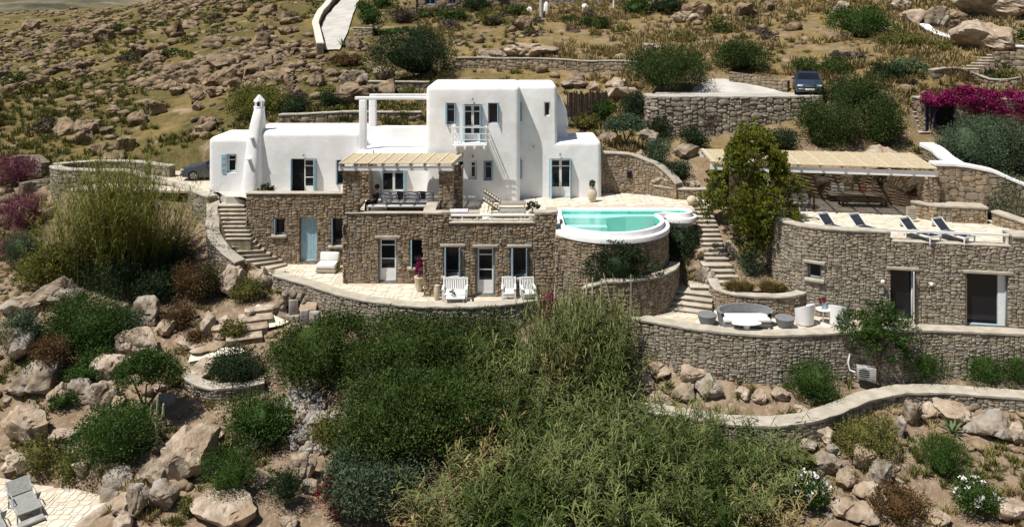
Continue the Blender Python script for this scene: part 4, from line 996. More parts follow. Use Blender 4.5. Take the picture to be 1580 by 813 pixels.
# ------------------------------------------------------------------ granite
def rock_proto(seed, sub=2, planes=11, rough=.07, cracks=0):
    r = np.random.default_rng(seed); bm = bmesh.new(); bmesh.ops.create_icosphere(bm, subdivisions=sub, radius=1)
    V = np.array([v.co[:] for v in bm.verts]); Fc = np.array([[v.index for v in f.verts] for f in bm.faces]); bm.free()
    for _ in range(planes):
        nrm = r.normal(size=3); nrm /= np.linalg.norm(nrm); d = r.uniform(.48, .88); s = V @ nrm; k = s > d
        V[k] -= np.outer((s[k] - d) * .95, nrm)
    for f, a in ((2.1, rough * 1.2), (4.3, rough * .8), (8.7, rough * .5), (15.1, rough * .3)):
        if sub < 3 and f > 5: break
        ph = r.uniform(0, 6, 3); q = r.normal(size=(3, 3)); W = V @ (q / np.linalg.norm(q, axis=0))
        V = V * (1 + a * np.sin(W[:, [1]] * f + ph[0]) * np.cos(W[:, [0]] * f + ph[1]) + a * .7 * np.sin(W[:, [2]] * f * 1.3 + ph[2]))
    for _ in range(cracks):
        nrm = r.normal(size=3); nrm[2] *= .5; nrm /= np.linalg.norm(nrm); d = r.uniform(-.4, .4); s = V @ nrm - d + .05 * np.sin(V[:, 0] * 7) + .04 * np.sin(V[:, 2] * 9 + 1)
        V = V * (1 - .13 * np.exp(-(s / .045) ** 2))[:, None] + np.outer(np.where(s > 0, .035, -.02), np.cross(nrm, r.normal(size=3)))
    V = V + r.normal(0, rough * (.05 if sub > 3 else .16), V.shape)
    V /= np.abs(V).max(0); return V, Fc
ROCK = [rock_proto(s, 4, 15, .085, 3) for s in range(14)]; ROCKM = [rock_proto(50 + s, 3, 12, .08, 1) for s in range(12)]; ROCKS = [rock_proto(90 + s, 1, 5, .1) for s in range(12)]
_rm = {}
def rock_me(i, m, big):
    if (i, m, big) not in _rm:
        me = raw_mesh('boulder', *(ROCK if big else ROCKM)[i], m, smooth=True); me.set_sharp_from_angle(angle=math.radians(28)); _rm[(i, m, big)] = me
    return _rm[(i, m, big)]
rk = random.Random(21)
def boulder(px, py, w, h, label, m='rock_pale', d=1.0, seed=None, group=None, tilt=0, sink=.25, name='boulder'):
    """px, py: bottom middle in the photograph; w, h in photo pixels"""
    p = at(px, py); s = p.y / F; W, H = w * s / 2, h * s / 2
    o = tag(ob(name, rock_me((seed if seed is not None else rk.randrange(12)) % 12, m, True)), label, 'boulder', group)
    dep = W * d
    o.location = (p.x, p.y + dep * .55, float(zg(p.x, p.y)) + H * (1 - sink) * .9); o.scale = (W, dep, H * 1.12); o.rotation_euler = (rk.uniform(-.12, .12), tilt, rk.uniform(-.5, .5)); return o
BL = [
 (350, 458, 56, 52, 'large pale boulder below the outer wall of the curved stairs', 'rock_pale'), (398, 448, 36, 36, 'pale rock with dark underside right of the stair wall end', 'rock_pale'),
 (222, 500, 50, 44, 'craggy grey boulder under the rust coloured shrub', 'rock'), (250, 520, 32, 26, 'small broken rock beside the craggy grey boulder', 'rock_pale'),
 (210, 550, 62, 42, 'smooth tan boulder with a crack above the small umbrella tree', 'rock_pale'), (318, 523, 28, 44, 'upright pointed rock on the bare soil shelf', 'rock_pale'),
 (70, 478, 90, 44, 'long pale rock ridge left of the green spurge bushes', 'rock'), (20, 492, 60, 30, 'pale rock at the left edge below the rock ridge', 'rock'),
 (30, 690, 78, 60, 'wide domed boulder at the left edge above the olive bush', 'rock_pale'), (82, 628, 42, 34, 'square cut pale boulder with a dark side near the left edge', 'rock_pale'),
 (118, 622, 44, 36, 'broken boulder left half of the cracked pair', 'rock'), (152, 640, 50, 52, 'tall cracked boulder in the middle of the lower left rocks', 'rock'), (172, 648, 40, 36, 'cracked boulder right half under the umbrella tree', 'rock_pale'),
 (282, 742, 96, 78, 'huge slanting slab boulder on the lower left slope', 'rock_pale'), (232, 750, 52, 36, 'shaded boulder below the dark round bush', 'rock'),
 (248, 790, 48, 46, 'brown boulder below the huge slanting slab', 'rock'), (205, 800, 44, 60, 'dark boulder beside the sunbed patio wall', 'rock'), (335, 818, 110, 40, 'wide rounded boulder at the bottom edge of the photo', 'rock_pale'),
 (178, 772, 56, 44, 'pitted rock behind the sunbed patio wall', 'rock'), (20, 732, 60, 28, 'low pale rocks behind the grey sunbeds', 'rock_pale'), (90, 690, 40, 24, 'pale rock between the two olive cushion bushes', 'rock_pale'),
 (460, 748, 52, 50, 'pale boulder with deep shadow beside the evergreen thicket', 'rock_pale'), (480, 606, 30, 22, 'large pale stone on top of the rubble heap', 'rock_pale'),
 (20, 560, 60, 60, 'weathered rock face at the left edge, upper piece', 'rock'), (40, 610, 80, 50, 'weathered rock face at the left edge, lower piece', 'rock'), (60, 540, 50, 60, 'pale vertical rock beside the rust coloured shrubs', 'rock_pale'),
 (165, 590, 60, 40, 'tan rock slab left of the umbrella tree', 'rock_pale'), (285, 590, 70, 18, 'flat pale slab beside the dark bush in the rubble bed', 'rock_pale'), (300, 545, 90, 14, 'flat pale rock ledge under the bare soil shelf', 'rock_pale'),
 (395, 690, 60, 20, 'flat rock beside the yellow green bush', 'rock'), (250, 605, 36, 22, 'round rock right of the umbrella tree crown', 'rock_pale'),
 (1010, 588, 64, 28, 'flat tan boulder under the patio wall left end', 'rock_pale'), (985, 610, 60, 40, 'tan boulder beside the giant reeds under the patio wall', 'rock_pale'), (1070, 600, 46, 34, 'tan boulder with flat top under the patio wall', 'rock_pale'),
 (1095, 622, 54, 40, 'brown angular boulder with dark side under the patio wall', 'rock'), (1055, 622, 44, 30, 'dark tan boulder left of the brown angular one', 'rock'), (1020, 640, 40, 32, 'pale slab standing above the winding wall', 'rock_pale'),
 (1150, 620, 28, 22, 'small broken pale rock in a row under the patio wall', 'rock_pale'), (1175, 626, 30, 24, 'middle broken pale rock in a row under the patio wall', 'rock_pale'), (1205, 622, 30, 22, 'pale triangular rock left of the round oleander', 'rock_pale'), (1235, 640, 26, 14, 'low stones beside the round oleander', 'rock_pale'),
 (1410, 658, 28, 42, 'upright boulder against the winding wall', 'rock'), (1440, 650, 34, 28, 'pale boulder leaning on the winding wall', 'rock_pale'), (1478, 656, 60, 30, 'broad boulder under the winding wall', 'rock_pale'), (1535, 680, 66, 46, 'large split boulder under the winding wall at right', 'rock'), (1575, 690, 40, 40, 'boulder at the right edge below the winding wall', 'rock_pale'), (1500, 672, 26, 20, 'small grey rock beside the large split boulder', 'rock'),
 (1357, 680, 26, 24, 'grey rock below the bend of the winding wall', 'rock'), (1392, 678, 22, 40, 'thin upright rock in the shadow of the winding wall', 'rock'),
 (1278, 690, 34, 30, 'tan boulder under the winding wall left of the spurge', 'rock_pale'), (1240, 676, 40, 22, 'row of tan stones under the winding wall', 'rock_pale'), (1210, 690, 36, 22, 'shaded stone below the winding wall', 'rock'),
 (1336, 730, 40, 44, 'pale grey jagged rock left of the yellowish spurge', 'rock_pale'), (1362, 752, 36, 44, 'grey jagged rock below the yellowish spurge', 'rock'), (1310, 760, 40, 34, 'tan rock in the lower right rockery', 'rock_pale'), (1340, 775, 44, 30, 'flat tan rock in the lower right rockery', 'rock_pale'), (1300, 800, 50, 28, 'pale flat rock at the bottom of the right rockery', 'rock_pale'), (1280, 735, 44, 34, 'brown rock at the left of the right rockery', 'rock'), (1330, 810, 60, 26, 'tan slab at the bottom edge near white flowers', 'rock_pale'), (1565, 810, 60, 34, 'pale rock at the lower right corner', 'rock_pale'), (1450, 812, 44, 20, 'flat pale rock left of the white flowering shrub', 'rock_pale'),
 (1540, 82, 110, 56, 'huge layered granite outcrop at upper right', 'rock_pale'), (1555, 30, 120, 60, 'second granite outcrop at the top right corner', 'rock_pale'), (1455, 46, 40, 40, 'dark rounded boulder left of the layered outcrop', 'rock'), (1418, 40, 50, 34, 'tan boulder behind the dark green bush at upper right', 'rock_pale'), (1395, 20, 30, 26, 'tall tan boulder above the dark green bush', 'rock_pale'), (1300, 28, 32, 30, 'pointed tan boulder on the upper slope', 'rock_pale'), (1490, 10, 30, 14, 'pale grey rock at the top edge', 'lilac_rock'),
 (1005, 80, 36, 16, 'long pale rock on the dry grass slope', 'rock_pale'), (1060, 36, 40, 20, 'pale rock under the small tree at the top', 'rock_pale'), (955, 158, 60, 30, 'large tan rock above the bamboo fence', 'rock_pale'), (917, 140, 24, 16, 'round pale rock above the bamboo fence', 'rock_pale'), (950, 140, 40, 22, 'tan rock behind the bamboo fence', 'rock_pale'), (885, 138, 60, 20, 'broad flat rock right of the villa roof', 'rock'),
 (820, 92, 90, 26, 'broad cracked rock in the dry slope above the villa', 'rock_pale'), (760, 92, 50, 18, 'rock ledge left of the broad cracked rock', 'rock'), (545, 140, 46, 36, 'brown boulder left of the big dark bush', 'rock'), (590, 125, 40, 24, 'tan boulder under the rust coloured dry shrub', 'rock_pale'),
 (985, 260, 40, 30, 'tan boulder at the end of the niche wall', 'rock_pale'), (1020, 285, 60, 26, 'tan slab boulder in the rounded bed', 'rock_pale'), (1068, 300, 30, 26, 'tan boulder beside the pergola door', 'rock_pale'), (1060, 245, 44, 24, 'grey tan rock above the rounded bed', 'rock'), (940, 222, 40, 18, 'brown rock beside the small olive tree', 'rock'), (1005, 222, 40, 22, 'brown rock right of the small olive tree', 'rock'),
 (1310, 292, 66, 34, 'pale boulder behind the outdoor sofa', 'rock_pale'), (1265, 290, 40, 22, 'grey boulder behind the dining table', 'rock'), (1372, 268, 60, 44, 'tan rock face at the back of the roof terrace', 'rock_pale'), (1400, 300, 46, 34, 'tan rock beside the stone pier', 'rock_pale'),
 (1082, 402, 26, 22, 'pale rock left of the long stairs', 'rock_pale'), (1090, 442, 30, 30, 'brown rock beside the lower stair flight', 'rock'), (1128, 392, 16, 24, 'white rock under the conifer', 'rock_pale'), (1150, 372, 26, 22, 'tan rock behind the conifer trunk', 'rock_pale'),
 (170, 262, 50, 34, 'dark topped boulder above the curved dry stone wall', 'rock_hill'), (115, 205, 24, 22, 'upright boulder on the lower left hillside', 'rock_hill'),
]
for (px, py, w, h, label, m) in BL: boulder(px, py, w, h, label, m, d=rk.uniform(.75, 1.1))
# boulders scattered over the hill: the largest as objects, the small rubble as one mass
hr_ = np.random.default_rng(5); big = []; small = []
def visible(x, y): px = CX + F * x / y; return (px > -60) & (px < 1640)
EXCL = [[(-17, 40), (-17, 49.3), (5, 49.3), (5, 40)], [(-26, 42), (-15, 42), (-15, 50), (-26, 50)], [(5, 40), (9, 40), (9, 42.4), (5, 43.4)], [(23.5, 43.5), (32, 43.3), (32, 47), (23.5, 47.3)], [(8, 40), (8, 52), (21, 52), (21, 33), (12, 33)]]
road_px = np.array([(510, 84), (514, 60), (517, 42), (526, 24), (536, 10), (545, -2), (553, -12)])
def blocked(x, y):
    for e in EXCL:
        if inside(e, np.array([x]), np.array([y]))[0]: return True
    if 7.5 < x < 21 and 47 < y < 54.5: return True
    z = float(zg(x, y)); px = CX + F * x / y; py = YH + F * (HC - z) / y
    if py < 86 and abs(px - np.interp(-py, -road_px[:, 1], road_px[:, 0])) < 34 and y < 130 and y > 60: return True
    return False
while len(big) < 60 or len(small) < 4600:
    y = math.exp(hr_.uniform(math.log(44), math.log(150))); x = hr_.uniform(-.72, -.12 if hr_.uniform() < .55 else .80) * y
    z = float(zg(x, y)); c = float(fbm(x, y, .09, 3, 8)); c2 = float(fbm(x, y, .35, 2, 12)); left = x / y < -.17
    dens = max(0, .25 + 2.6 * c + 1.2 * c2) * (1 if left else .62)
    if hr_.uniform() > dens or blocked(x, y): continue
    if len(big) < 60 and hr_.uniform() < .16:
        s = float(np.clip(hr_.lognormal(-.55, .45), .32, 1.5)) * (1 if left else .75); big.append((x, y, z, s))
        for _ in range(int(hr_.integers(1, 6))):       # companions lying around
            a, r_ = hr_.uniform(0, 6.28), s * hr_.uniform(.9, 2.2); xx, yy = x + r_ * math.cos(a), y + r_ * math.sin(a); small.append((xx, yy, float(zg(xx, yy)), s * hr_.uniform(.2, .5)))
    elif len(small) < 4600: small.append((x, y, z, float(np.clip(hr_.lognormal(-1.5, .55), .07, .62))))
CL = [(245, 95, 9), (300, 152, 11), (318, 128, 8), (362, 112, 12), (345, 80, 7), (430, 112, 9), (410, 62, 7), (175, 62, 4), (130, 56, 4), (285, 26, 6), (118, 198, 3), (152, 204, 5), (172, 232, 5), (48, 132, 5), (25, 128, 4), (500, 62, 6), (440, 40, 5), (340, 40, 6), (230, 132, 4), (322, 204, 5), (462, 134, 7), (548, 152, 7), (515, 128, 5), (375, 150, 8), (400, 135, 7), (270, 60, 5), (95, 105, 3), (210, 175, 4), (470, 88, 6), (385, 30, 5), (60, 75, 4), (890, 130, 4), (925, 136, 4), (1010, 195, 3), (1150, 30, 5), (1090, 20, 4), (1330, 30, 4), (1500, 30, 5)]
for (cx_, cy_, n_c) in CL:
    for _ in range(n_c):
        p = at(cx_ + hr_.normal() * 21, cy_ + hr_.normal() * 11)
        if p.y > 170 or blocked(p.x, p.y): continue
        big.append((p.x, p.y, p.z, float(np.clip(hr_.lognormal(-.42, .38), .4, 1.5)) * (p.y / 62) ** .4))
def zone(px, py):
    if py < 30 and px < 480: return 'along the skyline ridge at upper left'
    if px < 130: return 'on the far left slope'
    if 480 <= px < 600 and py < 130: return 'beside the hillside road'
    if px < 300: return 'on the slope above the curved dry stone wall' if py > 120 else 'high on the left hillside'
    if px < 430: return 'on the rocky slope behind the chimney' if py > 110 else 'high on the hillside left of the road'
    if px < 660: return 'behind the roof beam of the villa' if py > 110 else 'below the left road wall'
    if px < 860: return 'in the dry grass above the tall white block'
    if px < 1000: return 'above the cane fence'
    if px < 1240: return 'in the dry grass above the driveway'
    return 'on the slope below the upper right outcrop' 
def pix(x, y, z): return CX + F * x / y, YH + F * (HC - z) / y
big.sort(key=lambda b: -b[3] / b[1])
for i, (x, y, z, s) in enumerate(big):
    px, py = pix(x, y, z); w = 2 * s * F / y
    if i >= 118: small.append((x, y, z, s)); continue
    sz = 'large' if w > 26 else 'middle sized' if w > 15 else 'small'; sx, sz_ = hr_.uniform(.8, 1.35), hr_.uniform(.55, .98)
    sh = 'flat' if sz_ < .66 else 'upright' if sz_ > .86 and sx < 1.1 else 'blocky'; zn = zone(px, py)
    o = tag(ob('boulder', rock_me(int(hr_.integers(12)), 'rock_hill', w > 20)), sz + ' ' + sh + ' granite boulder ' + zn, 'boulder', 'granite boulders scattered over the hillside')
    o.location = (x, y, z + s * .22); o.scale = (s * sx, s * hr_.uniform(.7, 1.1), s * sz_); o.rotation_euler = (hr_.uniform(-.3, .3), hr_.uniform(-.35, .35), hr_.uniform(0, 6.28))
def gzone(px, py):
    if px < 130: return 'near the left edge below the big reeds' if py < 640 else 'near the left edge above the sunbeds'
    if px < 320: return 'around the umbrella tree' if py < 660 else 'beside the huge slanting slab'
    if px < 520: return 'by the slab steps and rubble bed' if py < 650 else 'left of the evergreen thicket'
    if px < 1300: return 'in the left of the right rockery'
    return 'in the right rockery below the winding wall'
k = 0
while k < 72:
    if hr_.uniform() < .72: px, py = hr_.uniform(0, 480), hr_.uniform(470, 813)
    else: px, py = hr_.uniform(1215, 1400), hr_.uniform(668, 813)
    if px > 430 and py < 600: continue
    p = at(px, py)
    if any(inside(q_, np.array([p.x]), np.array([p.y]))[0] for q_, _z in PLAT): continue
    w = float(np.clip(hr_.lognormal(3.15, .42), 14, 46)); s = w * p.y / F / 2; a_, b_ = hr_.uniform(.8, 1.3), hr_.uniform(.55, 1.0)
    o = tag(ob('boulder', rock_me(int(hr_.integers(12)), 'rock' if hr_.uniform() < .5 else 'rock_pale', w > 18)), ('large ' if w > 28 else 'middle sized ' if w > 18 else 'small ') + ('flat' if b_ < .7 else 'upright' if b_ > .88 and a_ < 1.05 else 'blocky') + ' rock ' + gzone(px, py), 'boulder', 'loose granite rocks on the garden slopes')
    o.location = (p.x, p.y, p.z + s * .3); o.scale = (s * a_, s * hr_.uniform(.7, 1.1), s * b_); o.rotation_euler = (hr_.uniform(-.4, .4), hr_.uniform(-.4, .4), hr_.uniform(0, 6.28)); k += 1
# small rubble in the garden slopes too
for _ in range(2400):
    y = hr_.uniform(25, 39); x = hr_.uniform(-.68, .68) * y; px = CX + F * x / y
    if 440 < px < 930 and y > 27.5: continue
    if any(inside(p, np.array([x]), np.array([y]))[0] for p, _z in PLAT): continue
    if float(fbm(x, y, .4, 3, 4)) < .0: continue
    small.append((x, y, float(zg(x, y)), float(np.clip(hr_.lognormal(-2.1, .5), .05, .3))))
Ms = [trs((x, y, z + s * .25), hr_.uniform(0, 6.28), s * hr_.uniform(.8, 1.3), s, s * hr_.uniform(.5, .9)) for x, y, z, s in small]
V, Fc, _ = join_np(ROCKS, hr_.integers(0, 12, len(small)), Ms); ob('rubble', raw_mesh('rubble', V, Fc, 'rock_hill'), kind='stuff')
# heap of picked stones beside the thicket
t = thing('stone_heap', 'heap of loose grey stones tumbling beside the evergreen thicket', 'stone heap', tuple(at(470, 690)))
for k in range(95):
    px, py = 440 + rk.gauss(35, 14), 596 + rk.uniform(0, 105); px += (py - 650) * .22
    p = at(px, py); s = rk.uniform(.14, .27)
    o = ob('stone', rock_me(rk.randrange(12), 'lilac_rock' if k % 2 else 'rock', False), t, tuple(p - t.location + Vector((0, 0, .06 + rk.uniform(0, .12))))); o.scale = (s * 1.2, s, s * .8); o.rotation_euler = (rk.uniform(-.5, .5), rk.uniform(-.5, .5), rk.uniform(0, 6))
# the small stone grotto at the foot of the terrace stairs
g = at(470, 498); t = thing('stone_grotto', 'small stone grotto with upright pale slabs below the terrace corner', 'grotto', tuple(g))
def gp(px, py, dy=0): q = P3(px, py, g.y + dy); return Vector(q) - t.location
def slab(px0, py0, px1, py1, th, dy, rz=0, m='lilac_rock', lean=0):
    a, b = gp(px0, py1, dy), gp(px1, py0, dy); w = b.x - a.x
    o = MB().box(-w / 2, w / 2, -th / 2, th / 2, 0, b.z - a.z).build('slab', m, t, bevel=.03, loc=((a.x + b.x) / 2, a.y, a.z), rz=rz); o.rotation_euler = (lean, 0, rz)
slab(446, 462, 460, 484, .2, .25, .35); slab(463, 478, 476, 500, .2, -.1, .3); slab(478, 480, 494, 499, .25, -.1, -.25); slab(464, 468, 490, 480, .5, .35, 0, 'rock_pale', .5); slab(438, 485, 463, 499, .5, .2, 0, 'rock')
for (px, py, r) in ((440, 480, .3), (437, 468, .28), (443, 455, .25), (453, 450, .27), (463, 456, .24), (468, 466, .22), (433, 492, .34), (428, 478, .3)):
    o = ob('stone', rock_me(rk.randrange(12), 'rock', False), t, tuple(gp(px, py, .45))); o.scale = (r * 1.1, r, r); o.rotation_euler = (rk.uniform(-.3, .3), rk.uniform(-.3, .3), rk.uniform(0, 6))
MB().box(-.34, .34, 0, .1, 0, .95).build('dark_recess', 'dark', t, loc=tuple(gp(453, 486, .5)))  # near-black panel painting the shade in the grotto opening
# ------------------------------------------------------------------ foliage
def cloud(lobes, n, leaf=.12, ratio=.42, clump=.3, per=26, seed=0, up=.35, droop=0, shell=(.72, 1.04), low=-.55, tip=False):
    """leaf blades gathered in clumps over the surface of several lobes; returns V, F(quads), tint"""
    r = np.random.default_rng(seed); L_ = np.array(lobes, float)
    area = (L_[:, 3] * L_[:, 4] * L_[:, 5]) ** (2 / 3); nc = max(4, int(n / per)); li = r.choice(len(L_), nc, p=area / area.sum())
    d = r.normal(size=(nc * 3, 3)); d /= np.linalg.norm(d, axis=1)[:, None]; d = d[d[:, 2] > low]; d = d[:nc]
    while len(d) < nc: d = np.concatenate([d, d])[:nc]
    c = L_[li, :3] + d * L_[li, 3:6] * r.uniform(*shell, (nc, 1))
    k = r.integers(0, nc, n); sz = np.minimum(L_[li, 3:6].min(1), 1.2)[k, None] ** .3
    g = r.normal(size=(n, 3)); g *= (r.uniform(0, 1, (n, 1)) ** .45) * 1.75 / np.linalg.norm(g, axis=1)[:, None]
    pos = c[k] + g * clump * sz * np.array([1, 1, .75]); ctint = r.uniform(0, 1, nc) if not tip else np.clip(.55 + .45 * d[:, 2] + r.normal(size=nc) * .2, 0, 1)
    out = d[k] + r.normal(size=(n, 3)) * .75; out[:, 2] += up - droop; out /= np.linalg.norm(out, axis=1)[:, None]
    s = np.cross(out, r.normal(size=(n, 3))); s /= np.linalg.norm(s, axis=1)[:, None] + 1e-9
    ln = leaf * r.uniform(.65, 1.35, (n, 1)); a = out * ln; b = s * ln * ratio
    V = np.stack([pos - a * .5, pos + b * .5, pos + a * .5, pos - b * .5], 1).reshape(-1, 3)
    Fc = np.arange(n * 4).reshape(-1, 4); tint = np.repeat(np.clip(.55 * ctint[k] + .45 * r.uniform(0, 1, n), 0, 1), 4)
    return V, Fc, tint
def core(lobes, s=.74, seed=0):
    V_, F_ = [], []; base = 0
    for i, l in enumerate(lobes):
        V, Fc = ROCKM[(seed + i) % 12]; V_.append(V * np.array(l[3:6]) * s + np.array(l[:3])); F_.append(Fc + base); base += len(V)
    V = np.concatenate(V_); return V, np.concatenate(F_), np.full(len(V), .4)
def lobes_for(w, d, h, n, seed=0, big=0):
    r = np.random.default_rng(seed); out = [(0, 0, h * .50, w * .40, d * .40, h * .46)]
    for k in range(n):
        a = 2 * PI * k / max(n, 1) + r.uniform(-.4, .4); q = r.uniform(.22, .34) + big * .06
        out.append((math.cos(a) * w * q, math.sin(a) * d * q, h * r.uniform(.34, .70), w * r.uniform(.17, .27), d * r.uniform(.17, .27), h * r.uniform(.24, .36)))
    return out
def plant(name, label, cat, loc, lobes, m, n, leaf=.12, trunk=None, group=None, seed=0, crown='crown', corem=True, **k):
    t = thing(name, label, cat, loc, group=group); fit = k.pop('core_s', .74)
    o = ob(crown, raw_mesh(crown, *cloud_tuple(cloud(lobes, n, leaf, seed=seed, **k)), m_=m), t)
    if corem:
        V, Fc, T = core(lobes[:1] if name != 'conifer_tree' else lobes[-8:], fit, seed); ob('inner_foliage', raw_mesh('inner_foliage', V, Fc, m, tint=T), t)
    stems = trunk or [[(0, 0, -.4), (.05, 0, lobes[0][2])]]
    for s in stems:
        rr = [max(.02, .035 + .03 * lobes[0][3]) * (1 - .6 * i / (len(s) - 1)) for i in range(len(s))]
        MB().tube(s, rr, 7).build('trunk' if not trunk or len(stems) == 1 else 'limb', 'bark', t, smooth=True)
    return t
_raw = raw_mesh
def raw_mesh(name, V, Fc, m=None, smooth=False, tint=None, m_=None): return _raw(name, V, Fc, m_ or m, smooth, tint)
def cloud_tuple(c): return (c[0], c[1], None, False, c[2])

def bush(px, py, w, h, m, label, n=None, leaf=None, nl=5, cat='shrub', name='shrub', seed=None, d=.9, group=None, sink=.06, **k):
    """px, py: foot of the bush in the photograph, w, h: size in photo pixels"""
    p = at(px, py); s = p.y / F; W, H = w * s, h * s; sd = seed if seed is not None else (px * 7 + py) % 997
    leaf = leaf or max(.092, 3.1 * s); n = n or int(min(15000, max(800, 3.5 * (W * H * 1.9) / (leaf * leaf * .42))))
    return plant(name, label, cat, (p.x, p.y + W * d * .35, p.z - H * sink), lobes_for(W, W * d, H * 1.04, nl, sd, k.pop('big', 0)), m, n, leaf, seed=sd, clump=min(.34, .17 * H + .06), group=group, **k)

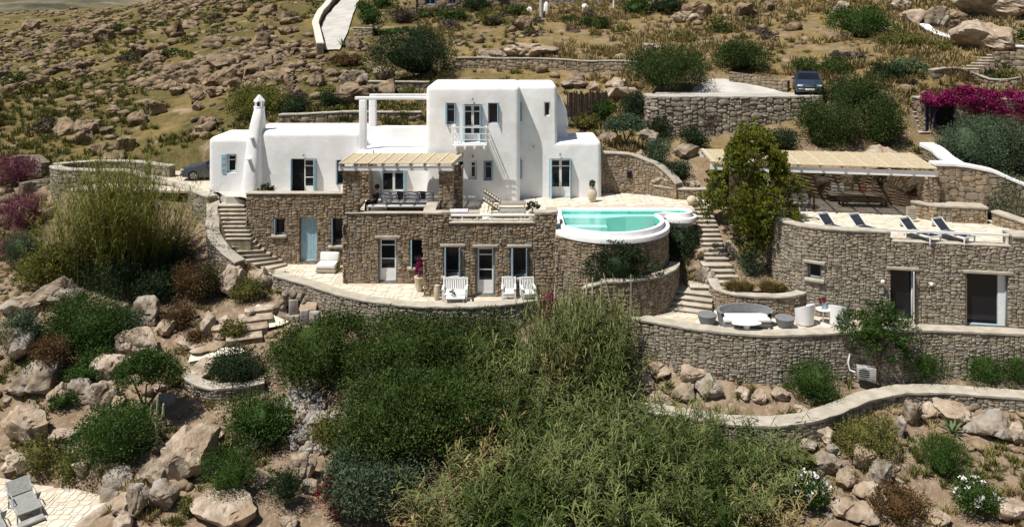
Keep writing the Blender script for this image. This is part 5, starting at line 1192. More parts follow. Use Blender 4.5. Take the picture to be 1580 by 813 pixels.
B = [ # foot x, y, width, height, leaf material, label
 (632, 132, 146, 90, 'leaf_dark', 'large dark evergreen bush above the villa roof beam', 9), (1042, 146, 146, 86, 'leaf_pine', 'wide dark evergreen tree spreading beside the driveway', 9), (1150, 120, 92, 58, 'leaf_pine', 'round evergreen bush right of the spreading driveway tree', 6),
 (1338, 62, 106, 56, 'leaf_bright', 'dark green bush below the upper right boulders', 6), (1336, 178, 116, 62, 'leaf_pine', 'umbrella shaped evergreen crown right of the navy car', 8), (1290, 236, 106, 80, 'leaf_pine', 'evergreen crown above the left of the wide pergola', 7), (1370, 234, 70, 90, 'leaf_pine', 'round evergreen crown beside the small stone steps', 6),
 (932, 196, 42, 42, 'leaf_bright', 'light green round shrub below the bamboo fence', 5), (984, 196, 48, 56, 'leaf_dark', 'dark shrub at the left end of the driveway wall', 5), (1018, 218, 34, 38, 'leaf_dark', 'dark shrub against the driveway wall', 4), (905, 202, 56, 26, 'leaf_olive', 'yellow green low shrub beside the villa right wing', 4), (1016, 262, 36, 48, 'leaf_grey', 'grey green bush over the niche wall', 4), (1050, 292, 40, 40, 'leaf_dark', 'dark bush in the rounded bed', 4),
 (386, 194, 96, 66, 'leaf_reed_yellow', 'yellow green reedy bush behind the chimney', 6), (450, 178, 60, 28, 'leaf_dark', 'low dark bush behind the left wing roof', 4), (510, 172, 40, 30, 'leaf_dark', 'small dark bush left of the roof beam', 4),
 (1512, 305, 104, 128, 'leaf_grey', 'tall grey green olive bush behind the curved white cap', 8), (1568, 278, 92, 98, 'leaf_grey', 'grey green tree at the right edge below the bougainvillea', 8), (1562, 352, 64, 84, 'leaf_grey', 'leafy grey green bush right of the roof terrace', 6), (1548, 236, 60, 44, 'leaf_grey', 'grey green bush before the blue upper door', 6),
 (1262, 640, 80, 78, 'leaf_bright', 'round oleander below the patio wall', 5), (1432, 602, 72, 66, 'leaf_bright', 'oleander bush below the sliding door', 5), (1530, 606, 66, 60, 'leaf_bright', 'oleander bush right of the sliding door', 5), (1578, 606, 40, 60, 'leaf_bright', 'oleander bush at the right edge', 4),
 (1466, 752, 76, 66, 'leaf_bright', 'round bright green oleander on the bare soil at lower right', 5), (1350, 724, 96, 60, 'leaf_olive', 'yellowish spurge cushion in the right rockery', 6), (1400, 820, 96, 50, 'leaf_rust', 'brownish heather bush at the bottom right', 5), (1236, 735, 46, 34, 'leaf_olive', 'low brownish cushion left of the right rockery', 4),
 (1048, 408, 60, 60, 'leaf_dark', 'dark creeper shrub right of the pool wall', 6), (1160, 436, 42, 58, 'leaf_grey', 'grey green rosemary in the curved planter', 5),
 (160, 748, 136, 108, 'leaf_bright', 'big round green bush on the lower left slope', 8), (52, 748, 54, 64, 'leaf_olive', 'olive green cushion behind the grey sunbeds', 5), (98, 756, 42, 52, 'leaf_olive', 'small olive cushion at the corner of the sunbed patio', 4), (352, 612, 92, 58, 'leaf_dark', 'dark rockrose bush in the rubble bed', 6), (384, 708, 112, 84, 'leaf_bright', 'yellow topped green bush below the rubble bed', 7), (346, 790, 82, 84, 'leaf_bright', 'oleander bush above the bottom edge boulder', 6), (436, 795, 56, 66, 'leaf_dark', 'dark oleander beside the bottom of the thicket', 5), (285, 800, 26, 28, 'leaf_olive', 'tiny olive cushion beside the brown boulder', 3),
 (112, 560, 120, 90, 'leaf_bright', 'green spurge bush leaning over the left slope', 6), (135, 582, 56, 36, 'leaf_bright', 'small green spurge bush below the leaning one', 4), (145, 560, 46, 34, 'leaf_bright', 'round green spurge bush right of the leaning one', 4), (20, 560, 50, 80, 'leaf_grey', 'dark grey green bush at the left edge', 5), (90, 640, 36, 30, 'leaf_bright', 'small green bush among the cracked boulders', 4), (45, 600, 40, 40, 'leaf_bright', 'dark green bush below the weathered rock face', 4), (70, 590, 50, 70, 'leaf_rust', 'rust coloured dry shrub on the left rock face', 5), (25, 420, 50, 60, 'leaf_grey', 'dull green bush under the pink oleander', 4),
 (292, 476, 70, 64, 'leaf_rust', 'rust brown shrub under the big left reeds', 6), (245, 440, 90, 60, 'leaf_dark', 'dark shrub in the shade of the stair wall', 5), (312, 470, 40, 60, 'leaf_dark', 'dark green shrub left of the pale stair boulder', 4), (374, 472, 46, 40, 'leaf_olive', 'yellow brown cushion below the stair wall', 4), (358, 532, 36, 36, 'leaf_olive', 'yellow green cushion beside the slab steps', 4), (300, 542, 40, 28, 'leaf_rust', 'dry brown cushion on the bare soil shelf', 4), (262, 606, 46, 40, 'leaf_olive', 'brown green cushion right of the umbrella tree', 4), (165, 472, 150, 84, 'leaf_dark', 'tangled dark shrub below the big left reeds', 6),
 (232, 478, 84, 60, 'leaf_dark', 'dark shrub behind the craggy grey boulder', 5), (55, 452, 84, 56, 'leaf_reed_yellow', 'yellow green scrub left of the big reeds', 5), (62, 530, 66, 50, 'leaf_rust', 'rust tinted scrub right of the rock ridge', 5), (185, 520, 56, 40, 'leaf_grey', 'grey green scrub above the smooth tan boulder', 4), (118, 602, 60, 34, 'leaf_bright', 'low green scrub above the cracked boulders', 4), (268, 512, 50, 40, 'leaf_rust', 'rust brown shrub left of the bare soil shelf', 4), (12, 300, 60, 62, 'leaf_pink', 'pink oleander at the left edge, upper one', 5), (18, 362, 76, 62, 'leaf_pink', 'wide pink oleander at the left edge below the broken wall', 6), (16, 408, 52, 44, 'leaf_pink', 'faded pink oleander at the left edge, lowest one', 4),
 (532, 106, 60, 24, 'leaf_rust', 'rust coloured dry shrub at the foot of the hillside road', 5), (1395, 812, 40, 18, 'leaf_olive', 'olive cushion at the bottom right edge', 3),
 (514, 812, 40, 76, 'leaf_red', 'red flowering bush at the bottom of the thicket', 5), (846, 500, 28, 50, 'leaf_magenta', 'small magenta bougainvillea at the terrace corner', 4), (500, 700, 36, 60, 'leaf_olive', 'yellow green shrub at the edge of the evergreen thicket', 4),
 (1385, 128, 60, 30, 'leaf_dark', 'dark low shrub above the small stone steps', 4), (1410, 124, 60, 34, 'leaf_succulent', 'spiky grey green succulent above the small stone steps', 4), (1540, 136, 56, 26, 'leaf_dark', 'dark shrub above the magenta bougainvillea', 4), (1300, 118, 70, 26, 'leaf_evergreen', 'low green shrub behind the navy car', 5), (1245, 116, 44, 28, 'leaf_evergreen', 'dark green shrub directly behind the car roof', 4), (1360, 130, 40, 22, 'leaf_flowering', 'white flowering shrub above the evergreen crowns', 4),
 (1455, 82, 40, 18, 'leaf_olive', 'bright olive cushion below the upper right boulders', 4), (1400, 76, 80, 28, 'leaf_olive', 'olive shrub right of the dark green bush', 5), (1320, 96, 70, 16, 'leaf_heather', 'grey heather cushion on the upper right slope', 4),
 (1075, 232, 44, 34, 'leaf_dark', 'dark shrub behind the left end of the wide pergola', 4), (1208, 238, 60, 40, 'leaf_dark', 'dark shrub behind the conifer top', 5), (1095, 205, 50, 40, 'leaf_heather', 'dry brown climber on the driveway wall', 4),
]
for (px, py, w, h, m, label, nl) in B:
    bush(px, py, w, h, m, label, nl=nl, **(dict(up=.8, ratio=.27) if 'oleander' in label or 'rosemary' in label else {}), name='oleander' if 'oleander' in label else 'bougainvillea' if 'bougainv' in label else 'shrub', cat='oleander' if 'oleander' in label else 'bougainvillea' if 'bougainv' in label else 'shrub')
# shrubs at the top along the upper house and road
TB = [(570, 40, 34, 26, 'leaf_bright', 'round green shrub beside the top of the hillside road'), (562, 22, 30, 20, 'leaf_bright', 'green shrub at the top right of the hillside road'), (590, 14, 40, 22, 'leaf_bright', 'green shrub left of the upper stone house'), (620, 38, 44, 26, 'leaf_heather', 'purplish heather shrub below the upper stone house'), (655, 30, 50, 16, 'leaf_evergreen', 'low green shrub below the upper house window'), (700, 34, 60, 22, 'leaf_evergreen', 'green shrub right of the upper house window'), (735, 20, 50, 24, 'leaf_dark', 'dark shrub against the upper stone house'), (792, 26, 40, 18, 'leaf_evergreen', 'green shrub in front of the upper house middle'), (757, 40, 44, 24, 'leaf_olive', 'dome shaped olive shrub under the utility pole'), (800, 44, 44, 18, 'leaf_olive', 'flat olive shrub right of the dome shaped one'), (985, 26, 44, 32, 'leaf_bright', 'leafy green bush at the right end of the upper house'), (600, 56, 70, 14, 'leaf_bright', 'creeping green shrub on the short terrace wall'), (650, 60, 40, 14, 'leaf_evergreen', 'low green shrub above the big dark bush'), (1030, 24, 60, 30, 'leaf_dark', 'small dark tree at the top of the dry slope'), (880, 38, 26, 16, 'leaf_bright', 'small young vine near the utility pole'), (905, 44, 26, 18, 'leaf_bright', 'second young vine before the upper wall'), (930, 46, 26, 20, 'leaf_bright', 'third young vine before the upper wall'), (575, 56, 20, 14, 'leaf_dark', 'dark shrub at the short terrace wall end')]
for (px, py, w, h, m, label) in TB: bush(px, py, w, h, m, label, nl=4)
plant('shrub', 'dark straggling bush growing on the ledge below the pool', 'shrub', (PX(958, 33.95), 33.95, 1.0), [(0, 0, .9, 1.25, .45, .95), (-1.0, .1, .75, .7, .4, .7), (1.1, .15, .7, .8, .4, .6), (-.2, 0, 1.6, .6, .35, .45), (.5, 0, 1.4, .5, .3, .4)], 'leaf_dark', 4200, .11, seed=6, clump=.2, per=16, core_s=.6)
p = at(1352, 588); plant('oleander', 'open branched oleander before the patio wall above the cooling unit', 'oleander', tuple(p), [(0, 0, 2.0, 1.2, .8, .9), (-.9, 0, 2.2, .7, .6, .7), (.9, 0, 2.0, .8, .6, .8), (.1, 0, 2.8, .7, .5, .5), (-.5, -.2, 1.4, .7, .5, .5), (.7, -.1, 1.2, .6, .5, .5)], 'leaf_bright', 5200, .17, seed=4, clump=.16, per=20, ratio=.24, up=.7, core_s=.6, trunk=[[(0, 0, -.3), (-.1, 0, .9), (-.5, 0, 1.9)], [(.05, 0, 0), (.2, 0, 1.0), (.7, 0, 1.9)], [(0, 0, 0), (.05, 0, 1.1), (.1, 0, 2.4)]])
# small olive tree, umbrella tree, driveway tree trunks
p = at(962, 232); tr = [[(0, 0, -.3), (.12, 0, .5), (.0, .1, 1.1)], [(.05, 0, .3), (-.35, .1, .9), (-.5, 0, 1.3)], [(.1, 0, .4), (.45, .1, 1.0), (.6, .1, 1.4)]]
plant('olive_tree', 'small olive tree with twisted trunk right of the villa', 'tree', tuple(p), [(0, 0, 1.5, .95, .8, .55), (-.55, .1, 1.35, .5, .5, .4), (.6, 0, 1.45, .55, .5, .42)], 'leaf_grey', 4200, .13, trunk=tr, seed=3, clump=.18)
p = at(226, 655); tr = [[(0, 0, -.3), (-.05, 0, .6), (.0, 0, 1.5)], [(-.03, 0, .5), (-.35, .1, 1.1), (-.5, 0, 1.6)], [(0, 0, .6), (.4, .1, 1.2), (.6, 0, 1.7)]]
plant('umbrella_tree', 'small dark umbrella shaped tree with bare trunk among the boulders', 'tree', tuple(p), [(0, 0, 2.15, 1.0, .9, .62), (-.6, 0, 1.85, .6, .6, .5), (.62, .1, 1.95, .6, .6, .5), (.1, -.3, 2.5, .6, .5, .4)], 'leaf_bright', 9000, .09, trunk=tr, seed=9, clump=.16)
# conifer with plumes
p = Vector((11.55, 37.3, 1.0)); r = np.random.default_rng(4); lob = []
for k in range(74):
    z = r.uniform(1.3, 6.1); rad = float(np.interp(z, [1.2, 2.6, 3.6, 5.0, 6.2], [1.6, 2.6, 2.4, 1.3, .4])); a = r.uniform(0, 6.28); q = rad * math.sqrt(r.uniform(.35, 1))
    lob.append((math.cos(a) * q, math.sin(a) * q * .85, z, .31, .31, r.uniform(.55, .9)))
lob += [(0, 0, 3.2, 1.0, .9, 1.9), (.05, 0, 6.3, .2, .2, .75), (-.35, 0, 6.0, .18, .18, .6), (.5, .1, 5.9, .2, .2, .6), (-.8, 0, 5.4, .2, .2, .65), (.95, 0, 5.3, .2, .2, .6), (1.5, 0, 4.7, .2, .2, .6), (-1.3, 0, 4.6, .2, .2, .6)]
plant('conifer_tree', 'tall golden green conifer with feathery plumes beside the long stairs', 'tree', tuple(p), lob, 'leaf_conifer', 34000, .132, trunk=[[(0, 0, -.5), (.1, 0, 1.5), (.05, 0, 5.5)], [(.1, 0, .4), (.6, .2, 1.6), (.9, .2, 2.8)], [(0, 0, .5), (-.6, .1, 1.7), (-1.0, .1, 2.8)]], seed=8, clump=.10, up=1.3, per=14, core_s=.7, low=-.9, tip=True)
# evergreen thicket
for (px, py, w, h, label, sd) in [(480, 616, 142, 110, 'rounded evergreen at the left end of the thicket below the terrace', 1), (608, 650, 180, 152, 'evergreen crown in the upper middle of the thicket', 2), (712, 622, 176, 112, 'evergreen crown touching the lower terrace wall', 3), (592, 775, 190, 168, 'tall dark evergreen in the lower left of the thicket', 4), (700, 735, 168, 142, 'evergreen crown bordering the giant reeds', 5), (560, 820, 130, 90, 'dark shrub at the bottom edge of the thicket', 6)]:
    bush(px, py, w, h, 'leaf_evergreen' if sd < 6 else 'leaf_grey', label, nl=10, name='mastic_bush', cat='evergreen bush', seed=sd * 13, n=21000, leaf=.108, d=1.0, per=85, core_s=.8, low=-.25, big=.6)
# bougainvillea over the blue upper door
p = P3(1505, 165, 45.9)
plant('bougainvillea', 'long magenta bougainvillea spilling over the wall with the blue upper door', 'bougainvillea', p, [(-2.2, 0, .4, 1.0, .6, .55), (-1.0, 0, .45, 1.1, .6, .7), (.4, 0, .35, 1.2, .6, .65), (1.9, 0, .3, 1.3, .6, .7), (3.2, 0, .1, 1.0, .6, .8), (-.6, .1, 1.0, .5, .4, .3), (.6, -.2, -.2, 1.0, .4, .4), (2.2, -.2, -.4, 1.0, .4, .4)], 'leaf_magenta', 8500, .15, seed=5, clump=.2, trunk=[[(-2.6, .1, -2.2), (-2.4, .1, -.5), (-2.0, 0, .3)]])
t = thing('stone_outbuilding', 'dark stone wall with deep blue door under the magenta bougainvillea', 'building', P3(1505, 207, 46))
pa_ = Path([P3(1408, 207, 47.6)[:2], P3(1424, 207, 46.4)[:2], P3(1600, 207, 45.7)[:2]]); o_ = opening(pa_, 1429, 158, 1474, 207)
rubble_wall(t, [tuple(q) for q in pa_.p], 5.6, 8.0, openings=[o_], part='stone_wall', m='stone_tan', unit=(.15, .12), coping=.06, single=True)
glazed(t, pa_, o_, name='door', style='pane', frame='cobalt', pane='dark', rec=.25)  # near-black pane paints the unlit room behind the doorway
u = (o_[0] * .8 + o_[1] * .2); q = pa_.front(u, -.15); b = MB()
for k in range(5): b.box(q[0] - .3, q[0] + .3, q[1], q[1] + .04, o_[2] + .08 + k * .36, o_[2] + .42 + k * .36)
b.build('door_leaf', 'cobalt', t, loc=off(t))

# ------------------------------------------------------------------ giant reeds
def reed_proto(seed, n=34, R=.9, H=3.0, leafL=.50, nleaf=20, lean=.30):
    r = np.random.default_rng(seed); Vs, Fs, Ts = [], [], []; base = 0
    for k in range(n):
        a, q = r.uniform(0, 6.28), R * math.sqrt(r.uniform()); x, y = q * math.cos(a), q * math.sin(a); h = H * r.uniform(.62, 1.05)
        lx, ly = math.cos(a) * lean * r.uniform(.1, 1) + r.normal() * .14, math.sin(a) * lean * r.uniform(.1, 1) + r.normal() * .14
        stem = lambda t: np.array([x + lx * h * t ** 1.6, y + ly * h * t ** 1.6, h * t * (1 - .06 * t)])
        w = .016; P = []
        for t in (0, .35, .7, 1):
            c = stem(t); P += [c + [-w * (1 - .6 * t), 0, 0], c + [w * (1 - .6 * t), 0, 0]]
        Vs.append(np.array(P)); Fs.append(np.array([[0, 1, 3, 2], [2, 3, 5, 4], [4, 5, 7, 6]]) + base); Ts.append(np.full(8, .55 + .35 * r.uniform())); base += 8
        tt = r.uniform(0, 1)
        for j in range(nleaf):
            t = .22 + .78 * (j + r.uniform()) / nleaf; c = stem(t); az = r.uniform(0, 6.28); d = np.array([math.cos(az), math.sin(az), 0]); L_ = leafL * r.uniform(.6, 1.25) * (1.1 - .35 * t)
            s = np.array([-d[1], d[0], 0]) * .017 * r.uniform(.8, 1.4); up = r.uniform(.2, 1.5)
            p1 = c + d * L_ * .5 + [0, 0, L_ * .5 * up]; p2 = c + d * L_ * .85 + [0, 0, L_ * (.8 * up - .22)]
            Vs.append(np.array([c - s * .5, c + s * .5, p1 - s, p1 + s, p2 - s * .2, p2 + s * .2])); Fs.append(np.array([[0, 1, 3, 2], [2, 3, 5, 4]]) + base); base += 6
            Ts.append(np.full(6, np.clip(.45 * tt + .42 * r.uniform(0, 1) + (.0 if t > .3 else .3), 0, 1)))
    return np.concatenate(Vs), np.concatenate(Fs), np.concatenate(Ts)
RD = [raw_mesh('reeds', *reed_proto(s)[:2], m='leaf_reed', tint=reed_proto(s)[2]) for s in range(5)]
RDG = [raw_mesh('reeds', *reed_proto(40 + s, n=30, leafL=.44, nleaf=22, lean=.42)[:2], m='leaf_evergreen', tint=reed_proto(40 + s, n=30, leafL=.44, nleaf=22, lean=.42)[2]) for s in range(2)]
RDS = raw_mesh('reeds', *reed_proto(60, n=30, leafL=.4, nleaf=14)[:2], m='leaf_straw', tint=reed_proto(60, n=30, leafL=.4, nleaf=14)[2])
RDY = [raw_mesh('reeds', *reed_proto(20 + s, n=84, R=1.5, H=5.8, leafL=.52, nleaf=34, lean=.36)[:2], m='leaf_reed_yellow', tint=reed_proto(20 + s, n=84, R=1.5, H=5.8, leafL=.52, nleaf=34, lean=.36)[2]) for s in range(2)]
rr_ = random.Random(77)
spots = []
for (y0, xa, xb, st_) in [(585, 790, 960, 52), (620, 780, 960, 50), (655, 770, 1010, 50), (690, 765, 1110, 52), (725, 750, 1190, 54), (760, 720, 1215, 56), (795, 690, 1220, 60), (830, 650, 1235, 62)]:
    x = xa
    while x < xb: spots.append((x + rr_.uniform(-16, 16), y0 + rr_.uniform(-12, 12))); x += st_
for (px, py) in spots:
    Y = np.interp(py, [585, 650, 730, 830], [32.5, 30.0, 27.4, 24.6]); x = (px - CX) * Y / F; z = float(zg(x, Y))
    rz_ = 'at the back of the reed bed under the pool' if py < 640 else 'in the middle of the reed bed' if py < 745 else 'at the front of the reed bed'; rz_ += ', left' if px < 830 else ', right' if px > 1000 else ', centre'
    s = rr_.uniform(.45, 1.1) * (.8 if px > 1000 else 1.22 if py < 645 and px > 830 else 1); dk = rr_.random() < .25; st_w = not dk and rr_.random() < .16
    o = tag(ob('giant_reed', RDG[rr_.randrange(2)] if dk else RDS if st_w else RD[rr_.randrange(5)], None, (x, Y, z - .1), rr_.uniform(0, 6.28)), ('tall ' if s > .92 and not st_w else 'low ' if s < .66 and not st_w else '') + ('dark green reed clump ' if dk else 'straw coloured reed clump ' if st_w else 'pale green reed clump ') + rz_, 'reeds', 'giant reed clumps in the reed bed below the patio')
    o.scale = (rr_.uniform(.85, 1.15), rr_.uniform(.85, 1.15), s)
for i in range(12):
    px, Y = 850 + 8.5 * i + rr_.uniform(-6, 6), 31.6 + rr_.uniform(-.6, .9); x = PX(px, Y); nm_ = ['slender', 'broad', 'leaning', 'ragged'][i % 4]
    o = tag(ob('giant_reed', RD[i % 5], None, (x, Y, float(zg(x, Y)) - .1), rr_.uniform(0, 6.28)), nm_ + ' tall feathery reed clump in front of the candelabra cactus', 'reeds', 'tall reeds before the candelabra cactus'); o.scale = (.9, .9, rr_.uniform(1.15, 1.62)); o.rotation_euler[0] = rr_.uniform(-.08, .08); o.rotation_euler[1] = rr_.uniform(-.1, .1)
for i, (px, py, sc) in enumerate([(135, 432, .80), (180, 446, 1.05), (215, 432, .9), (110, 428, .58), (155, 410, .92), (195, 408, 1.0), (238, 420, .66)]):
    p = at(px, py); o = tag(ob('giant_reed', RDY[i % 2], None, tuple(p), rr_.uniform(0, 6)), ['short yellow green reed clump at the left of the big stand', 'tall yellow green reed clump at the front of the big stand', 'yellow green reed clump at the right front of the big stand', 'lowest yellow green reed clump at the far left of the stand', 'yellow green reed clump behind the left of the big stand', 'yellow green reed clump behind the middle of the big stand', 'small yellow green reed clump beside the outer stair wall'][i], 'reeds', 'yellow green reeds at the left'); o.scale = (.82, .82, sc * 1.14)
# candelabra cactus at the terrace corner and a small one on the slope
def cactus(label, p, arms):
    t = thing('cactus', label, 'cactus', tuple(p))
    for a in arms: MB().tube(a, [.055] * (len(a) - 1) + [.03], 6).build('arm', 'stem_cactus', t, smooth=True)
rc = random.Random(3); arms = []
for k in range(13):
    x = rc.uniform(-1.3, 1.2); h = rc.uniform(1.2, 2.9); arms.append([(x * .5, rc.uniform(-.2, .2), 0), (x * .95, rc.uniform(-.3, .3), h * .45), (x + rc.uniform(-.12, .12), rc.uniform(-.3, .3), h)])
cactus('tall pale candelabra cactus standing at the corner of the lower terrace', (PX(898, 33.1), 33.1, -1.15), arms)
p = at(241, 690); cactus('slender branching cactus beside the umbrella tree', p, [[(0, 0, -.2), (.02, 0, .9), (.06, 0, 1.9)], [(.03, 0, .9), (.25, 0, 1.15), (.27, 0, 1.6)], [(.03, 0, .8), (-.18, 0, 1.1), (-.2, 0, 1.5)]])
p = Vector((PX(862, 33.6), 33.6, -1.6)); cactus('bare curved pale stems left of the candelabra cactus', p, [[(-.2, 0, 0), (-.35, 0, .7), (-.62, 0, 1.2)], [(.1, 0, 0), (-.1, 0, .6), (-.45, 0, .9)]])
for i, (px, py) in enumerate([(948, 486), (974, 488)]):
    p = Vector(P3(px, py, 33.3)); t = thing('garden_stake', ['slanting thin pole against the ledge wall below the pool', 'upright thin pole against the ledge wall below the pool'][i], 'pole', tuple(p))
    MB().tube([(0, 0, -.3), (-.45 if i == 0 else 0, .1, 1.75)], .022, 6).build('pole', 'wood_pale', t)
# tufted grasses in the curved planter
for i, (px, py, w, h, lab) in enumerate([(1133, 452, 36, 24, 'tan feather grass at the left of the curved planter'), (1150, 456, 34, 22, 'tan feather grass in the middle of the curved planter'), (1186, 452, 40, 24, 'tan feather grass at the right of the curved planter'), (1205, 456, 24, 18, 'small feather grass at the right rim of the curved planter')]):
    Y = 34.6; x = PX(px, Y); n = 900; r = np.random.default_rng(i); W = w * Y / F; H = h * Y / F
    a = r.uniform(0, 6.28, n); q = np.sqrt(r.uniform(0, 1, n)) ; b0 = np.stack([np.cos(a) * q * W * .15, np.sin(a) * q * W * .15, np.zeros(n)], 1)
    tip = np.stack([np.cos(a) * q * W * .6, np.sin(a) * q * W * .5, H * (1.05 - .5 * q * q) * r.uniform(.7, 1.1, n)], 1); mid = b0 * .6 + tip * .5 + np.array([0, 0, .12])
    s = np.stack([-np.sin(a), np.cos(a), 0 * a], 1) * .012; V = np.stack([b0 - s, b0 + s, mid - s, mid + s, tip - s * .3, tip + s * .3], 1).reshape(-1, 3); k = np.arange(n)[:, None] * 6
    Fc = np.concatenate([k + [0, 1, 3, 2], k + [2, 3, 5, 4]]); o = ob('feather_grass', raw_mesh('feather_grass', V, Fc, 'leaf_straw', tint=np.repeat(r.uniform(0, 1, n), 6)), None, (x, Y, .5)); tag(o, lab, 'ornamental grass')
# white flowering oleanders
for (px, py, w, h, lab) in [(1516, 808, 66, 58, 'oleander with white flowers at the bottom right'), (1256, 800, 62, 58, 'oleander with white flowers beside the giant reeds')]:
    t = bush(px, py, w, h, 'leaf_bright', lab, nl=5, name='oleander', cat='oleander'); s = at(px, py).y / F; W, H = w * s, h * s
    V, Fc, T = cloud(lobes_for(W, W * .9, H * 1.08, 5, (px * 7 + py) % 997), 260, .10, ratio=.9, clump=.07, per=7, seed=3, low=-.1, shell=(1.0, 1.12)); M.setdefault('petal', mat('white_petals', (.72, .70, .66), (.80, .79, .75), 3, .8, 0)); ob('blossom', raw_mesh('blossom', V, Fc, 'petal'), t)
# agave and spiky things
def rosette(label, px, py, r_, n=18, m='leaf_succulent'):
    p = at(px, py); V = []; Fc = []
    for k in range(n):
        a = 2.4 * k; e = .25 + .9 * k / n; d = Vector((math.cos(a) * math.cos(e), math.sin(a) * math.cos(e), math.sin(e))); s = Vector((-math.sin(a), math.cos(a), 0)) * r_ * .09; b = len(V)
        V += [-s * .7, s * .7, d * r_ * .5 + s, d * r_ * .5 - s, d * r_]; Fc += [(b, b + 1, b + 2, b + 3), (b + 3, b + 2, b + 4)]
    me = raw_mesh('agave', V, Fc, m, tint=[.5] * len(V)); o = ob('agave', me, None, tuple(p)); tag(o, label, 'agave')
rosette('spiky agave left of the dark rockrose bush', 300, 576, .5); rosette('spiky agave under the winding wall at right', 1470, 668, .6); rosette('pale agave beside the bottom of the hillside road', 530, 72, 1.0); rosette('agave left of the bamboo fence base wall', 1100, 72, .8)
# ------------------------------------------------------------------ open hillside cover
def cush(seed, n=420, w=.9): 
    return cloud([(0, 0, .18, .42, .42, .26), (.18, .1, .14, .3, .28, .2), (-.2, .05, .13, .28, .28, .2)], n, .10, ratio=.5, clump=.1, per=9, seed=seed, low=-.15)
CU = [cush(s) for s in range(6)]; CUM = {}
hs = np.random.default_rng(31); cnt = 0; sp_ = []
while cnt < 150:
    y = math.exp(hs.uniform(math.log(44.5), math.log(110))); x = hs.uniform(-.72, .78) * y
    if blocked(x, y) or float(fbm(x, y, .12, 3, 33)) < -.05: continue
    px = CX + F * x / y; left = px < 560
    m = hs.choice(['leaf_olive', 'leaf_olive', 'leaf_heather', 'leaf_bright', 'leaf_evergreen'], p=[.36, .2, .24, .10, .10]); i = int(hs.integers(6))
    if (i, m) not in CUM: CUM[(i, m)] = raw_mesh('cushion_shrub', CU[i][0], CU[i][1], m, tint=CU[i][2])
    o = tag(ob('cushion_shrub', CUM[(i, m)], None, (x, y, float(zg(x, y)) - .05), hs.uniform(0, 6.28)), {'leaf_olive': 'low olive green cushion shrub ', 'leaf_heather': 'low grey brown heather cushion ', 'leaf_bright': 'low fresh green cushion shrub ', 'leaf_evergreen': 'low dark evergreen cushion '}[m] + zone(*pix(x, y, float(zg(x, y)))), 'shrub', 'cushion shrubs scattered over the hillside: ' + m[5:])
    s = hs.uniform(1.1, 2.6); o.scale = (s, s, s * hs.uniform(.7, 1.1)); cnt += 1
def tuft(seed, n=25, H=.32):
    r = np.random.default_rng(seed); a = r.uniform(0, 6.28, n); q = r.uniform(0, .16, n); b0 = np.stack([np.cos(a) * q, np.sin(a) * q, np.zeros(n)], 1)
    tip = b0 + np.stack([np.cos(a) * r.uniform(.02, .26, n), np.sin(a) * r.uniform(.02, .26, n), H * r.uniform(.5, 1.1, n)], 1); s = np.stack([-np.sin(a), np.cos(a), 0 * a], 1) * .03
    V = np.stack([b0 - s, b0 + s, tip + s * .3, tip - s * .3], 1).reshape(-1, 3); return V, np.arange(n * 4).reshape(-1, 4), np.repeat(r.uniform(0, 1, n), 4)
TU = [tuft(s) for s in range(8)]
def grass(name, N_, m, cond, seed, ylo=41, yhi=125, s0=.7, s1=1.6, xr=(-.74, .82)):
    r = np.random.default_rng(seed); Ms = []
    while len(Ms) < N_:
        y = math.exp(r.uniform(math.log(ylo), math.log(yhi))); x = r.uniform(*xr) * y
        if not cond(x, y, r) or blocked(x, y): continue
        if y < 42 and any(inside(p, np.array([x]), np.array([y]))[0] for p, _z in PLAT): continue
        s = r.uniform(s0, s1); Ms.append(trs((x, y, float(zg(x, y)) - .02), r.uniform(0, 6.28), s, s, s * r.uniform(.7, 1.2)))
    V, Fc, T = join_np(TU, r.integers(0, 8, len(Ms)), Ms); ob(name, raw_mesh(name, V, Fc, m, tint=T), kind='stuff')
grass('dry_grass', 7400, 'leaf_straw', lambda x, y, r: x / y > -.12 and float(fbm(x, y, .11, 3, 41)) > -.02 + .1 * r.normal() * .5, 41, s0=.8, s1=2.0)
grass('hillside_scrub', 4800, 'leaf_olive', lambda x, y, r: float(fbm(x, y, .16, 3, 43)) > -.04 + .12 * r.normal() * .5 and (x / y < -.1 or r.uniform() < .2), 43, s0=.6, s1=1.5)
grass('weeds', 1300, 'leaf_olive', lambda x, y, r: float(fbm(x, y, .5, 3, 47)) > .03 and not (-.29 < x / y < .12), 47, ylo=25, yhi=42, s0=.4, s1=.9)
grass('dry_tufts', 1300, 'leaf_straw', lambda x, y, r: float(fbm(x, y, .5, 3, 53)) > .05 and not (-.29 < x / y < .12), 53, ylo=25, yhi=42, s0=.4, s1=.9)
# ------------------------------------------------------------------ furniture and small things
def put(px, py, z, Y=None):
    Y = Y or (HC - z) * F / (py - YH); return (PX(px, Y), Y, z)
def cushion(t, x0, x1, y0, y1, z0, z1, m='cushion', name='cushion', rot=None):
    o = MB().box(-(x1 - x0) / 2, (x1 - x0) / 2, -(y1 - y0) / 2, (y1 - y0) / 2, -(z1 - z0) / 2, (z1 - z0) / 2).build(name, m, t, bevel=min(x1 - x0, y1 - y0, z1 - z0) * .32, seg=3, loc=((x0 + x1) / 2, (y0 + y1) / 2, (z0 + z1) / 2))
    if rot: o.rotation_euler = rot
    return o
